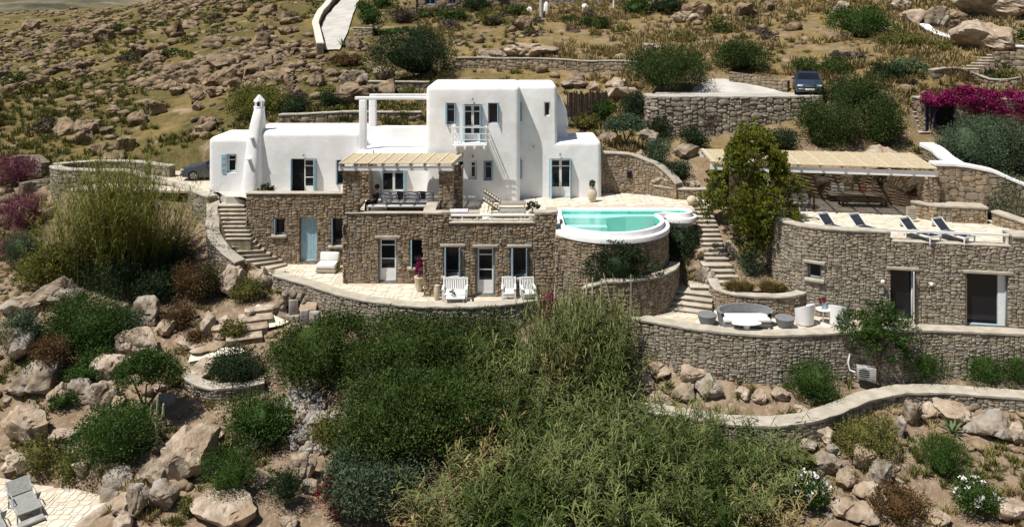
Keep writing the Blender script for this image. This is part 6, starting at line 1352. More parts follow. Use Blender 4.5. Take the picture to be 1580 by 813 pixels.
# --- slatted white bench and armchairs before the lower windows
def slat_seat(name, label, cat, loc, w, rz, ns):
    t = thing(name, label, cat, loc, rz); d = .62
    for sx in (-1, 1):
        x = sx * (w / 2 - .035)
        MB().box(x - .035, x + .035, -d / 2, -d / 2 + .07, 0, .62).build('leg', 'white_paint', t)
        MB().hexa([(x - .035, d / 2 - .07, 0), (x + .035, d / 2 - .07, 0), (x + .035, d / 2, 0), (x - .035, d / 2, 0), (x - .035, d / 2 + .08, .95), (x + .035, d / 2 + .08, .95), (x + .035, d / 2 + .14, .95), (x - .035, d / 2 + .14, .95)]).build('leg', 'white_paint', t)
        MB().box(x - .05, x + .05, -d / 2 - .02, d / 2 + .02, .622, .66).build('armrest', 'white_paint', t, bevel=.01)
    MB().box(-w / 2 + .075, w / 2 - .075, -d / 2, d / 2 - .075, .28, .36).build('seat_frame', 'white_paint', t)
    y0, y1 = d / 2 - .06, d / 2 + .08
    MB().box(-w / 2 + .075, w / 2 - .075, y1 - .0, y1 + .05, .88, .96).build('top_rail', 'white_paint', t); MB().box(-w / 2 + .075, w / 2 - .075, y0 - .005, y0 + .04, .42, .48).build('lower_rail', 'white_paint', t)
    for k in range(ns):
        x = -w / 2 + .1 + (w - .2) * (k + .5) / ns; MB().bar((x, y0 + .02, .485), (x, y1 + .02, .878), (w - .2) / ns * .62, .022).build('slat', 'white_paint', t)
    MB().box(-w / 2 + .08, w / 2 - .08, -d / 2 - .01, -d / 2 + .05, .1, .16).build('stretcher', 'white_paint', t)
    cushion(t, -w / 2 + .08, w / 2 - .08, -d / 2 - .02, d / 2 - .08, .363, .47)
    return t
X, Y, Z = put(702, 465, .016); slat_seat('garden_bench', 'white slatted garden bench with white seat cushion under the lower window', 'bench', (X, 35.0, .02), 1.12, 0, 11)
slat_seat('armchair', 'white slatted armchair next to the lower glass door', 'armchair', (PX(785, 35.1), 35.1, .02), .64, .0, 6)
slat_seat('armchair', 'white slatted armchair furthest from the glass door, turned slightly', 'armchair', (PX(815, 35.05), 35.05, .02), .66, .16, 6)
t = thing('plant_pot', 'small pot with a grey green sprig on the low white table', 'pot plant', (PX(698, 34.5), 34.5, .41))
MB().lathe([(.05, 0), (.07, .1)], 10).build('pot', 'white_paint', t); V, Fc, T = cloud([(0, 0, .2, .12, .12, .12)], 60, .11, clump=.05, per=6, seed=2); ob('leaves', raw_mesh('leaves', V, Fc, 'leaf_grey', tint=T), t)
t = thing('coffee_table', 'low white garden table in front of the slatted bench', 'table', (PX(703, 34.5), 34.5, .02))
MB().box(-.42, .42, -.2, .2, .35, .39).build('tabletop', 'white_paint', t, bevel=.01)
for sx in (-.36, .36):
    for sy in (-.15, .15): MB().box(sx - .025, sx + .025, sy - .025, sy + .025, 0, .348).build('leg', 'wood_pale', t)
t = thing('stone_urn', 'tall pale clay pipe jar standing left of the bench', 'jar', (PX(674, 35.3), 35.3, .02)); MB().lathe([(.1, 0), (.14, .15), (.13, .45), (.1, .6), (.11, .64)], 14).build('body', 'terracotta', t, smooth=True)
# --- cushioned chair by the blue door
t = thing('lounge_chair', 'low rattan lounge chair with thick white cushions beside the blue plank door', 'armchair', (PX(506, 39.3), 39.3, .02), -.08)
MB().box(-.5, .5, -.42, .42, .04, .24).build('base', 'wood_pale', t, bevel=.02); cushion(t, -.49, .49, -.45, .38, .245, .46); cushion(t, -.49, .49, .22, .45, .44, .86, rot=(-.2, 0, 0))
V, Fc, T = cloud([(0, 0, .3, .22, .2, .28)], 300, .1, clump=.08, per=10, seed=2); o = tag(ob('shrub', raw_mesh('shrub', V, Fc, 'leaf_olive', tint=T), None, (PX(526, 39.2), 39.2, 0)), 'small yellow green plant between lounge chair and stone corner', 'plant')
# --- pots
def potted(name, label, loc, prof, m, lobes, leafm, n, leaf, **k):
    t = thing(name, label, 'potted plant', loc); p = MB().lathe(prof, 18).build('pot', m, t, smooth=True); V, Fc, T = cloud(lobes, n, leaf, seed=7, **k); ob('foliage', raw_mesh('foliage', V, Fc, leafm, tint=T), t)
    MB().tube([(0, 0, prof[-1][1] - .08), (.02, 0, lobes[0][2])], .02, 6).build('stem', 'bark', t); return t
potted('flower_pot', 'tall clay pot with magenta bougainvillea beside the shuttered lower window', (PX(647, 36.4), 36.4, .02), [(.13, 0), (.2, .3), (.24, .62), (.26, .66), (.22, .66)], 'terracotta', [(0, 0, .95, .2, .2, .28), (.05, 0, 1.3, .16, .16, .3)], 'leaf_magenta', 500, .1, clump=.08, per=9)
potted('flower_pot', 'round clipped shrub in a clay pot at the end of the terrace parapet', (PX(822, 36.9), 36.9, 3.22), [(.17, 0), (.2, .3), (.22, .34), (.18, .34)], 'terracotta', [(0, 0, .62, .3, .3, .26)], 'leaf_dark', 900, .08, clump=.07, per=12)
potted('flower_pot', 'tall cream urn with a spiky plant at the right corner of the white villa', (PX(914, 40.6), 40.6, 3.22), [(.13, 0), (.2, .15), (.25, .38), (.22, .58), (.13, .68), (.17, .74), (.13, .74)], 'terracotta', [(0, 0, .92, .13, .13, .16)], 'leaf_grey', 140, .17, clump=.05, per=10, up=.9)
V, Fc, T = cloud([(0, 0, .3, .42, .3, .26), (.25, 0, .22, .2, .2, .16)], 420, .16, ratio=.25, clump=.1, per=12, seed=4); tag(ob('shrub', raw_mesh('shrub', V, Fc, 'leaf_dark', tint=T), None, (PX(411, 41.4), 41.4, 3.4)), 'spiky dark plant on the terrace edge before the left wing', 'plant')
X, Y, Z = put(1067, 316, 3.22); t = thing('clay_jar', 'round tan clay jar lying at the top of the long stairs', 'jar', (X, 39.9, 3.21), .2); o = MB().lathe([(.06, -.25), (.2, -.14), (.25, 0), (.22, .15), (.11, .24), (.13, .28)], 16).build('body', 'terracotta', t, smooth=True, loc=(0, 0, .24)); o.rotation_euler = (0, PI / 2, 0)
MB().lathe([(.1, .281), (.1, .285)], 12).build('mouth', 'dark', o)  # near-black disc painting the shade inside the jar
# --- wooden deck chairs by the pool
def deck_chair(label, loc, rz):
    t = thing('deck_chair', label, 'sun lounger', loc, rz, 'wooden sun loungers on the pool terrace'); w = .66
    for sy in (-1, 1):
        y = sy * (w / 2 - .03); MB().box(-.55, 1.15, y - .03, y + .03, .26, .33).build('side_rail', 'wood_pale', t)
        for x in (-.5, 1.08): MB().box(x - .03, x + .03, y - .03, y + .03, 0, .259).build('leg', 'wood_pale', t)
        MB().bar((-.12, y, .36), (-.95, y, .92), .045, .06).build('back_rail', 'wood_dark', t)
    for k in range(11):
        x = -.05 + k * .112; MB().box(x, x + .085, -w / 2 + .065, w / 2 - .065, .30, .325).build('slat', 'wood_pale', t)
    for k in range(7):
        f = (k + .5) / 7; x, z = -.12 - .83 * f, .37 + .56 * f; MB().bar((x, -w / 2 + .06, z), (x, w / 2 - .06, z), .085, .02).build('slat', 'wood_pale', t)
    MB().bar((-.7, 0, .27), (-.62, 0, .70), .5, .03).build('prop', 'wood_dark', t); MB().box(-.1, 1.14, -.27, .27, .3275, .36).build('seat_pad', 'sling_grey', t, bevel=.01)
    return t
deck_chair('slatted wooden sun lounger with raised back on the pool terrace, nearer the parapet', (PX(775, 37.4), 37.4, 3.22), .0); deck_chair('slatted wooden sun lounger with raised back on the pool terrace, nearer the white wall', (PX(776, 39.0), 39.0, 3.22), .0)
t = thing('patio_bench', 'low pale wooden bench with grey blanket behind the parapet rail', 'bench', (PX(716, 37.3), 37.3, 3.22)); MB().box(-.75, .75, -.3, .3, .22, .3).build('seat', 'wood_pale', t)
for sx in (-.65, .65): MB().box(sx - .05, sx + .05, -.28, .28, 0, .219).build('leg', 'wood_pale', t)
cushion(t, -.7, .2, -.29, .29, .302, .36, 'cushion_lilac', 'blanket')
# --- sofa set under the small pergola
t = thing('outdoor_sofa', 'long outdoor sofa piled with pale lilac cushions under the small pergola', 'sofa', (PX(630, 39.0), 39.0, 3.21)); w = 2.5
MB().box(-w / 2, w / 2, -.42, .42, .05, .3).build('base', 'wood_dark', t, bevel=.02); MB().box(-w / 2, w / 2, .34, .46, .302, .80).build('backrest', 'cushion_lilac', t, bevel=.04)
for k in range(3): cushion(t, -w / 2 + w * k / 3 + .02, -w / 2 + w * (k + 1) / 3 - .02, -.44, .32, .305, .48, 'cushion', 'seat_cushion')
for k, (x, m) in enumerate([(-1.02, 'cushion_lilac'), (-.72, 'cushion'), (-.45, 'cushion_dark'), (-.1, 'cushion_lilac'), (.2, 'cushion'), (.45, 'cushion_lilac'), (.72, 'cushion_dark'), (1.0, 'cushion')]): cushion(t, x - .2, x + .2, .08, .24, .48, .86, m, 'pillow', (-.25, .1 * (-1) ** k, .1 * (-1) ** k))
t = thing('outdoor_armchair', 'pale outdoor armchair at the left end of the sofa under the small pergola', 'armchair', (PX(582, 38.3), 38.3, 3.21), -1.2)
MB().box(-.42, .42, -.4, .4, .05, .3).build('base', 'wood_pale', t, bevel=.02); cushion(t, -.4, .4, -.4, .3, .305, .46, 'cushion_lilac'); cushion(t, -.4, .4, .25, .42, .44, .8, 'cushion_lilac')
t = thing('low_table', 'low dark wooden table in front of the lilac sofa', 'table', (PX(632, 38.15), 38.15, 3.21)); MB().box(-1.0, 1.0, -.25, .25, .26, .31).build('tabletop', 'wood_dark', t)
for sx in (-.9, .9): MB().box(sx - .05, sx + .05, -.22, .22, 0, .259).build('leg', 'wood_dark', t)
# a person seated under the small pergola
def skin_body(name, joints, edges, m, parent):
    me = bpy.data.meshes.new(name); me.from_pydata([j[0] for j in joints], edges, []); me.materials.append(M[m]); o = ob(name, me, parent)
    md = o.modifiers.new('skin', 'SKIN'); sv = me.skin_vertices[0].data
    for i, j in enumerate(joints): sv[i].radius = (j[1], j[1] * (j[2] if len(j) > 2 else 1))
    sv[0].use_root = True; s = o.modifiers.new('sub', 'SUBSURF'); s.levels = 2; s.render_levels = 2
    dg = bpy.context.evaluated_depsgraph_get(); nm = bpy.data.meshes.new_from_object(o.evaluated_get(dg)); o.modifiers.clear(); o.data = nm
    nm.polygons.foreach_set('use_smooth', np.ones(len(nm.polygons), dtype=bool)); return o
t = thing('person', 'person with dark hair in black clothes sitting in the pale armchair under the pergola', 'person', (PX(578, 38.45), 38.45, 3.63), -1.2)
J = [((0, .05, .1), .15, .8), ((0, .1, .32), .14, .75), ((0, .13, .52), .15, .7), ((0, .12, .62), .055), ((0, .1, .70), .07), ((0, .09, .80), .10, 1.05), ((0, .1, .88), .06),
     ((.19, .12, .52), .06), ((.25, .0, .28), .045), ((.2, -.2, .16), .035), ((.19, -.27, .15), .03), ((-.19, .12, .52), .06), ((-.25, .0, .28), .045), ((-.2, -.2, .16), .035), ((-.19, -.27, .15), .03),
     ((.1, 0, .06), .09), ((.12, -.38, .08), .07), ((.12, -.42, -.33), .05), ((.12, -.52, -.4), .04), ((-.1, 0, .06), .09), ((-.12, -.38, .08), .07), ((-.12, -.42, -.33), .05), ((-.12, -.52, -.4), .04)]
E = [(0, 1), (1, 2), (2, 3), (3, 4), (4, 5), (5, 6), (2, 7), (7, 8), (8, 9), (9, 10), (2, 11), (11, 12), (12, 13), (13, 14), (0, 15), (15, 16), (16, 17), (17, 18), (0, 19), (19, 20), (20, 21), (21, 22)]
body = skin_body('body', J, E, 'skin', t)
skin_body('clothing', [(J[0][0], .165, .85), (J[1][0], .155, .82), (J[2][0], .165, .75), (J[7][0], .075), (J[8][0], .06), (J[11][0], .075), (J[12][0], .06), (J[15][0], .105), (J[16][0], .085), (J[17][0], .065), (J[19][0], .105), (J[20][0], .085), (J[21][0], .065)], [(0, 1), (1, 2), (2, 3), (3, 4), (2, 5), (5, 6), (0, 7), (7, 8), (8, 9), (0, 10), (10, 11), (11, 12)], 'black_cloth', t)
MB().lathe([(.03, .0), (.1, .02), (.125, .1), (.11, .18), (.05, .22), (.01, .225)], 14, (0, .125, .72)).build('hair', 'black_cloth', t, smooth=True)
for s in (-1, 1): MB().lathe([(.003, -.012), (.012, 0), (.003, .012)], 8, (s * .035, -.008, .805)).build('eye', 'dark', t)
MB().hexa([(-.012, -.01, .75), (.012, -.01, .75), (.01, .02, .75), (-.01, .02, .75), (-.006, -.005, .80), (.006, -.005, .80), (.006, .02, .80), (-.006, .02, .80)]).build('nose', 'skin', t)
MB().box(-.025, .025, -.006, .01, .725, .735).build('mouth', 'skin', t)
for s in (-1, 1):
    for k in range(4): MB().tube([(s * .19 + (k - 1.5) * .016, -.275, .15), (s * .19 + (k - 1.5) * .018, -.325 - .006 * (k in (1, 2)), .142), (s * .19 + (k - 1.5) * .018, -.345, .12)], [.009, .008, .006], 6).build('finger', 'skin', t)
    MB().tube([(s * .165, -.25, .15), (s * .145, -.29, .145)], [.01, .008], 6).build('thumb', 'skin', t)
# --- right roof terrace: four sling sun loungers
def sling_lounger(label, px, py, rz):
    x, y, z = put(px, py, 3.2); t = thing('sun_lounger', label, 'sun lounger', (x, y, 3.19), rz, 'navy sun loungers on the right roof terrace'); w = .68
    for sx in (-1, 1):
        x = sx * (w / 2 - .025); MB().box(x - .025, x + .025, -.55, .75, .28, .33).build('side_rail', 'white_paint', t)
        for yy in (-.5, .68): MB().box(x - .025, x + .025, yy - .025, yy + .025, 0, .279).build('leg', 'white_paint', t)
        MB().bar((x, .62, .345), (x, 1.04, .74), .05, .04).build('back_rail', 'white_paint', t)
    MB().box(-w / 2 + .052, w / 2 - .052, -.55, -.5, .28, .33).build('end_rail', 'white_paint', t); MB().bar((-w / 2, 1.045, .755), (w / 2, 1.045, .755), .05, .05).build('top_rail', 'white_paint', t)
    MB().box(-w / 2 + .052, w / 2 - .052, -.49, .64, .30, .318).build('seat_sling', 'sling', t)
    b = MB(); b.hexa([(-w / 2 + .05, .64, .335), (w / 2 - .05, .64, .335), (w / 2 - .05, .655, .327), (-w / 2 + .05, .655, .327), (-w / 2 + .05, 1.02, .72), (w / 2 - .05, 1.02, .72), (w / 2 - .05, 1.035, .712), (-w / 2 + .05, 1.035, .712)]); b.build('back_sling', 'sling', t)
    return t
for (px, py, lab) in [(1297, 363, 'navy sling sun lounger with white frame, leftmost of four on the roof terrace'), (1346, 364, 'navy sling sun lounger with white frame, second from the conifer'), (1427, 371, 'navy sling sun lounger with white frame, third from the conifer'), (1479, 372, 'navy sling sun lounger with white frame, nearest the right stone ledge')]: sling_lounger(lab, px, py, .42)
for i, px in enumerate((1392, 1441)):
    x, y, z = put(px, 349, 3.2); t = thing('candle_lantern', ['small brown lantern between the second and third navy loungers', 'small brown lantern between the third and fourth navy loungers'][i], 'lantern', (x, y, 3.19))
    MB().box(-.07, .07, -.07, .07, 0, .05).build('base', 'wood_dark', t); MB().box(-.06, .06, -.06, .06, .051, .27).build('lantern_body', 'wood_pale', t); MB().box(-.075, .075, -.075, .075, .272, .32).build('lid', 'wood_dark', t)
# outdoor sofa, coffee table, dining set
x, y, z = put(1318, 307, 3.2); t = thing('outdoor_sofa', 'long low sofa with beige and red cushions under the wide pergola', 'sofa', (x, 41.0, 3.19), -.1); w = 3.0
MB().box(-w / 2, w / 2, -.4, .4, .05, .28).build('base', 'wood_dark', t, bevel=.02); cushion(t, -w / 2, w / 2, -.4, .36, .285, .44, 'cushion_tan', 'seat_cushion'); MB().box(-w / 2, w / 2, .33, .42, .3, .7).build('backrest', 'wood_dark', t)
for k, m in enumerate(['cushion_dark', 'cushion', 'cushion_tan', 'cushion_tan', 'cushion_red', 'cushion_tan', 'cushion_dark']): cushion(t, -1.25 + k * .36, -.92 + k * .36, .12, .28, .43, .82, m if k else 'cushion_lilac', 'pillow', (-.2, 0, 0))
x, y, z = put(1330, 317, 3.2); t = thing('coffee_table', 'long low dark table before the sofa under the wide pergola', 'table', (x, 39.8, 3.19), -.1); MB().box(-1.2, 1.2, -.4, .4, .26, .34).build('tabletop', 'wood_dark', t)
for sx in (-1.05, 1.05):
    for sy in (-.32, .32): MB().box(sx - .04, sx + .04, sy - .04, sy + .04, 0, .259).build('leg', 'wood_dark', t)
t = thing('dining_table', 'brown wooden dining table under the left part of the wide pergola', 'table', (PX(1226, 39.6), 39.6, 3.19), -.1); MB().box(-.95, .95, -.45, .45, .71, .76).build('tabletop', 'wood_dark', t, bevel=.01)
for sx in (-.85, .85):
    for sy in (-.38, .38): MB().box(sx - .04, sx + .04, sy - .04, sy + .04, 0, .709).build('leg', 'wood_dark', t)
def folding_chair(label, x, y, rz, first=[None]):
    if first[0] is None:
        t = thing('folding_chair', label, 'chair', (x, y, 3.19), rz, 'grey metal folding chairs at the dining table')
        for sx in (-.2, .2):
            MB().bar((sx, -.25, 0), (sx, .12, .9), .03).build('leg', 'metal', t); MB().bar((sx * .85, .22, 0), (sx * .85, -.2, .46), .03).build('leg', 'metal', t)
        MB().box(-.2, .2, -.2, .2, .44, .47).build('seat', 'metal', t); MB().bar((-.19, .1, .84), (.19, .1, .84), .02, .12).build('backrest', 'metal', t); MB().bar((-.19, .06, .66), (.19, .06, .66), .02, .05).build('back_slat', 'metal', t)
        first[0] = t; return t
    t = copy_tree(first[0]); t.location = (x, y, 3.19); t.rotation_euler = (0, 0, rz); t['label'] = label; return t
for px, rz, lab in [(1203, 3.1, 'grey folding chair at the near side of the dining table, closest to the conifer'), (1222, 3.0, 'grey folding chair in the middle of the near side of the dining table'), (1238, 3.1, 'grey folding chair at the near right corner of the dining table'), (1251, 1.6, 'grey folding chair at the right end of the dining table')]: folding_chair(lab, PX(px, 38.7), 38.7 + (.7 if rz < 2 else 0), rz)
t = thing('shrub', 'dark shrub growing by the rocks under the wide pergola', 'shrub', (PX(1366, 41.2), 41.2, 3.1)); V, Fc, T = cloud([(0, 0, .8, .7, .5, .8), (.2, 0, 1.5, .5, .4, .4)], 2600, .12, clump=.16, seed=3); ob('crown', raw_mesh('crown', V, Fc, 'leaf_dark', tint=T), t); V, Fc, T = core([(0, 0, .8, .7, .5, .8)]); ob('inner_foliage', raw_mesh('inner_foliage', V, Fc, 'leaf_dark', tint=T), t)
x, y = 10.25, 38.95; t = thing('hanging_basket', 'small pot of red flowers on the stone post by the pergola door', 'potted plant', (x, y, 4.55)); MB().lathe([(.1, 0), (.16, .14), (.17, .16)], 12).build('pot', 'terracotta', t); V, Fc, T = cloud([(0, 0, .25, .2, .2, .12)], 160, .09, clump=.06, per=8, seed=2); ob('flowers', raw_mesh('flowers', V, Fc, 'leaf_red', tint=T), t)
t = thing('vent_box', 'small white louvred hatch in the wall behind the navy loungers', 'hatch', (PX(1405, 36.7), 36.62, 3.3)); MB().box(-.22, .22, -.03, .06, 0, .6).build('frame', 'coping', t)
for k in range(6): MB().box(-.17, .17, -.05, -.031, .06 + k * .085, .11 + k * .085).build('slat', 'wood_pale', t)
# --- patio: wicker sofa, poufs, round chairs, tables
z0 = -.235
def wicker_shell(t, w, d, h, hb, m, seat):
    n = 22; V = []; Fc = []
    pts = [(math.cos(a), math.sin(a)) for a in [math.radians(-28 + 236 * k / (n - 1)) for k in range(n)]]
    def ring(s, f): return [(x * w / 2 * s, y * d / 2 * s, (h + (hb - h) * max(0, .5 + .5 * y) ** .8) if f == 1 else f) for x, y in pts]
    R = [ring(.92, .05), ring(1.02, 1), ring(.9, 1), ring(.82, seat)]
    for r_ in R: V += r_
    for a in range(3):
        for k in range(n - 1): Fc.append((a * n + k, a * n + k + 1, (a + 1) * n + k + 1, (a + 1) * n + k))
    mb = MB(); mb.add(V, Fc); return mb.build('shell', m, t, smooth=True)
t = thing('wicker_sofa', 'grey wicker sofa with long white cushion behind the patio wall', 'sofa', (PX(1149, 32.9), 32.9, z0)); wicker_shell(t, 2.35, 1.0, .5, .78, 'wicker', .3); MB().box(-1.0, 1.0, -.42, .36, .05, .28).build('base', 'wicker', t, bevel=.04); cushion(t, -.98, .98, -.45, .3, .285, .43)
for sx in (-.9, .9): MB().box(sx - .04, sx + .04, -.42, -.34, 0, .05).build('leg', 'white_paint', t)
def pouf(label, px, Y): 
    t = thing('wicker_stool', label, 'stool', (PX(px, Y), Y, z0)); MB().lathe([(.27, 0), (.33, .12), (.40, .36), (.41, .40), (.38, .42)], 20).build('body', 'wicker', t); MB().lathe([(.375, .421), (.36, .43)], 20).build('rim', 'wicker', t); return t
pouf('round grey wicker stool left of the wicker sofa', 1091, 33.1); pouf('round grey wicker stool right of the wicker sofa', 1211, 32.75)
t = thing('coffee_table', 'oval white table half hidden by the patio wall before the wicker sofa', 'table', (PX(1152, 32.3), 32.3, z0 - .0)); MB().lathe([(.5, .30), (.62, .32), (.62, .35), (.58, .36)], 24, sx=1, sy=.42).build('tabletop', 'white_paint', t); MB().lathe([(.2, 0), (.12, .1), (.14, .299)], 14).build('pedestal', 'white_paint', t)
def tub_chair(label, px, Y, rz):
    t = thing('tub_chair', label, 'armchair', (PX(px, Y), Y, z0), rz); wicker_shell(t, .86, .8, .56, .92, 'white_paint', .36); MB().lathe([(.34, .28), (.38, .34), (.37, .40)], 20).build('seat', 'white_paint', t); MB().lathe([(.33, .402), (.34, .45), (.3, .48)], 18).build('cushion', 'cushion', t, smooth=True)
    for a in (.6, 2.5, 3.9, 5.5): x, y = .33 * math.cos(a), .3 * math.sin(a); MB().box(x - .035, x + .035, y - .035, y + .035, 0, .3).build('leg', 'white_paint', t)
    return t
tub_chair('white woven tub chair left of the small round table', 1241, 33.1, -2.6); tub_chair('white woven tub chair half behind the oleander', 1295, 33.0, 2.6)
t = thing('side_table', 'small round white pedestal table between the two white tub chairs', 'table', (PX(1270, 33.2), 33.2, z0)); MB().lathe([(.3, .56), (.31, .585), (.3, .6)], 20).build('tabletop', 'white_paint', t); MB().tube([(0, 0, .02), (0, 0, .559)], .03).build('pedestal', 'white_paint', t); MB().lathe([(.17, 0), (.16, .02)], 14).build('foot', 'white_paint', t)
t = thing('flower_vase', 'pale blue vase with dark red flowers on the small round table', 'vase', (PX(1272, 33.2), 33.2, z0 + .601)); MB().lathe([(.06, 0), (.1, .08), (.08, .2), (.09, .24)], 12).build('vase', 'blue', t, smooth=True); V, Fc, T = cloud([(-.1, 0, .33, .18, .12, .09)], 90, .1, clump=.05, per=7, seed=2); ob('flowers', raw_mesh('flowers', V, Fc, 'leaf_red', tint=T), t)
for i, (px, py, Y) in enumerate([(1360, 433, 33.3), (1435, 437, 33.1)]):
    x, y, z = P3(px, py, Y); t = thing('wall_lamp', ['small white round lamp on the stone wall left of the open door', 'small white round lamp on the stone wall right of the open door'][i], 'lamp', (x, y - .12, z)); MB().lathe([(.02, -.08), (.08, -.04), (.08, .04), (.02, .08)], 12).build('globe', 'white_paint', t, smooth=True); MB().box(-.02, .02, .0, .12, -.02, .02).build('bracket', 'metal', t)
# outdoor unit and pipes
x, y, z = P3(1334, 583, 31.9); t = thing('ac_unit', 'grey outdoor air conditioner unit half hidden under the oleander', 'ac unit', (x, 31.75, z), -.3); MB().box(-.36, .36, -.16, .16, .04, .54).build('casing', 'metal', t, bevel=.02); MB().lathe([(.2, -.006), (.2, .006)], 20).build('fan_grille', 'dark', t, loc=(-.1, -.168, .3)).rotation_euler = (PI / 2, 0, 0)
for k in range(5): MB().box(-.3, .1, -.185, -.172, .14 + k * .08, .155 + k * .08).build('bar', 'metal', t)
MB().tube([(-.42, 0, .25), (-.62, .02, .3), (-.68, .04, .6), (-.6, .1, .95)], .035).build('pipe', 'white_paint', t, smooth=True)
pw = [at(1495, 622), at(1540, 628), at(1600, 634)]; t = thing('water_pipe', 'bundle of thin grey pipes along the winding wall at right', 'pipes', tuple(pw[0]))
for k in range(3): MB().tube([p - pw[0] + Vector((0, -.1, .10 + k * .13)) for p in pw], .022, 6).build('pipe', 'metal', t)
# --- grey sunbeds on the lower left patio
def sunbed(label, x, y, rz):
    t = thing('sunbed', label, 'sun lounger', (x, y, -3.76), rz, 'grey sunbeds on the lower left patio'); w = .72
    for sx in (-1, 1):
        xx = sx * (w / 2 - .025); MB().box(xx - .025, xx + .025, -.62, .72, .30, .35).build('side_rail', 'metal', t)
        for yy in (-.55, .62): MB().box(xx - .022, xx + .022, yy - .022, yy + .022, 0, .299).build('leg', 'metal', t)
        MB().tube([(xx, -.05, .35), (xx, .05, .56), (xx, .5, .57), (xx, .64, .36)], .02, 6).build('armrest', 'metal', t)
        MB().bar((xx, .6, .36), (xx, 1.05, .72), .045, .035).build('back_rail', 'metal', t)
    for yy in (-.6, .7): MB().box(-w / 2 + .05, w / 2 - .05, yy - .02, yy + .02, .305, .345).build('cross_rail', 'metal', t)
    MB().box(-w / 2 + .05, w / 2 - .05, -.58, .66, .325, .34).build('seat_sling', 'sling_grey', t); b = MB()
    b.hexa([(-w / 2 + .047, .62, .38), (w / 2 - .047, .62, .38), (w / 2 - .047, .635, .37), (-w / 2 + .047, .635, .37), (-w / 2 + .047, 1.04, .71), (w / 2 - .047, 1.04, .71), (w / 2 - .047, 1.055, .70), (-w / 2 + .047, 1.055, .70)]); b.build('back_sling', 'sling_grey', t)
    MB().box(-w / 2, w / 2, -.95, -.66, .06, .12).build('foot_step', 'metal', t)
sunbed('grey sunbed with raised back on the flagged lower left patio', -16.25, 25.95, .78); sunbed('grey sunbed cut by the left edge of the photo', -16.75, 24.9, .78)

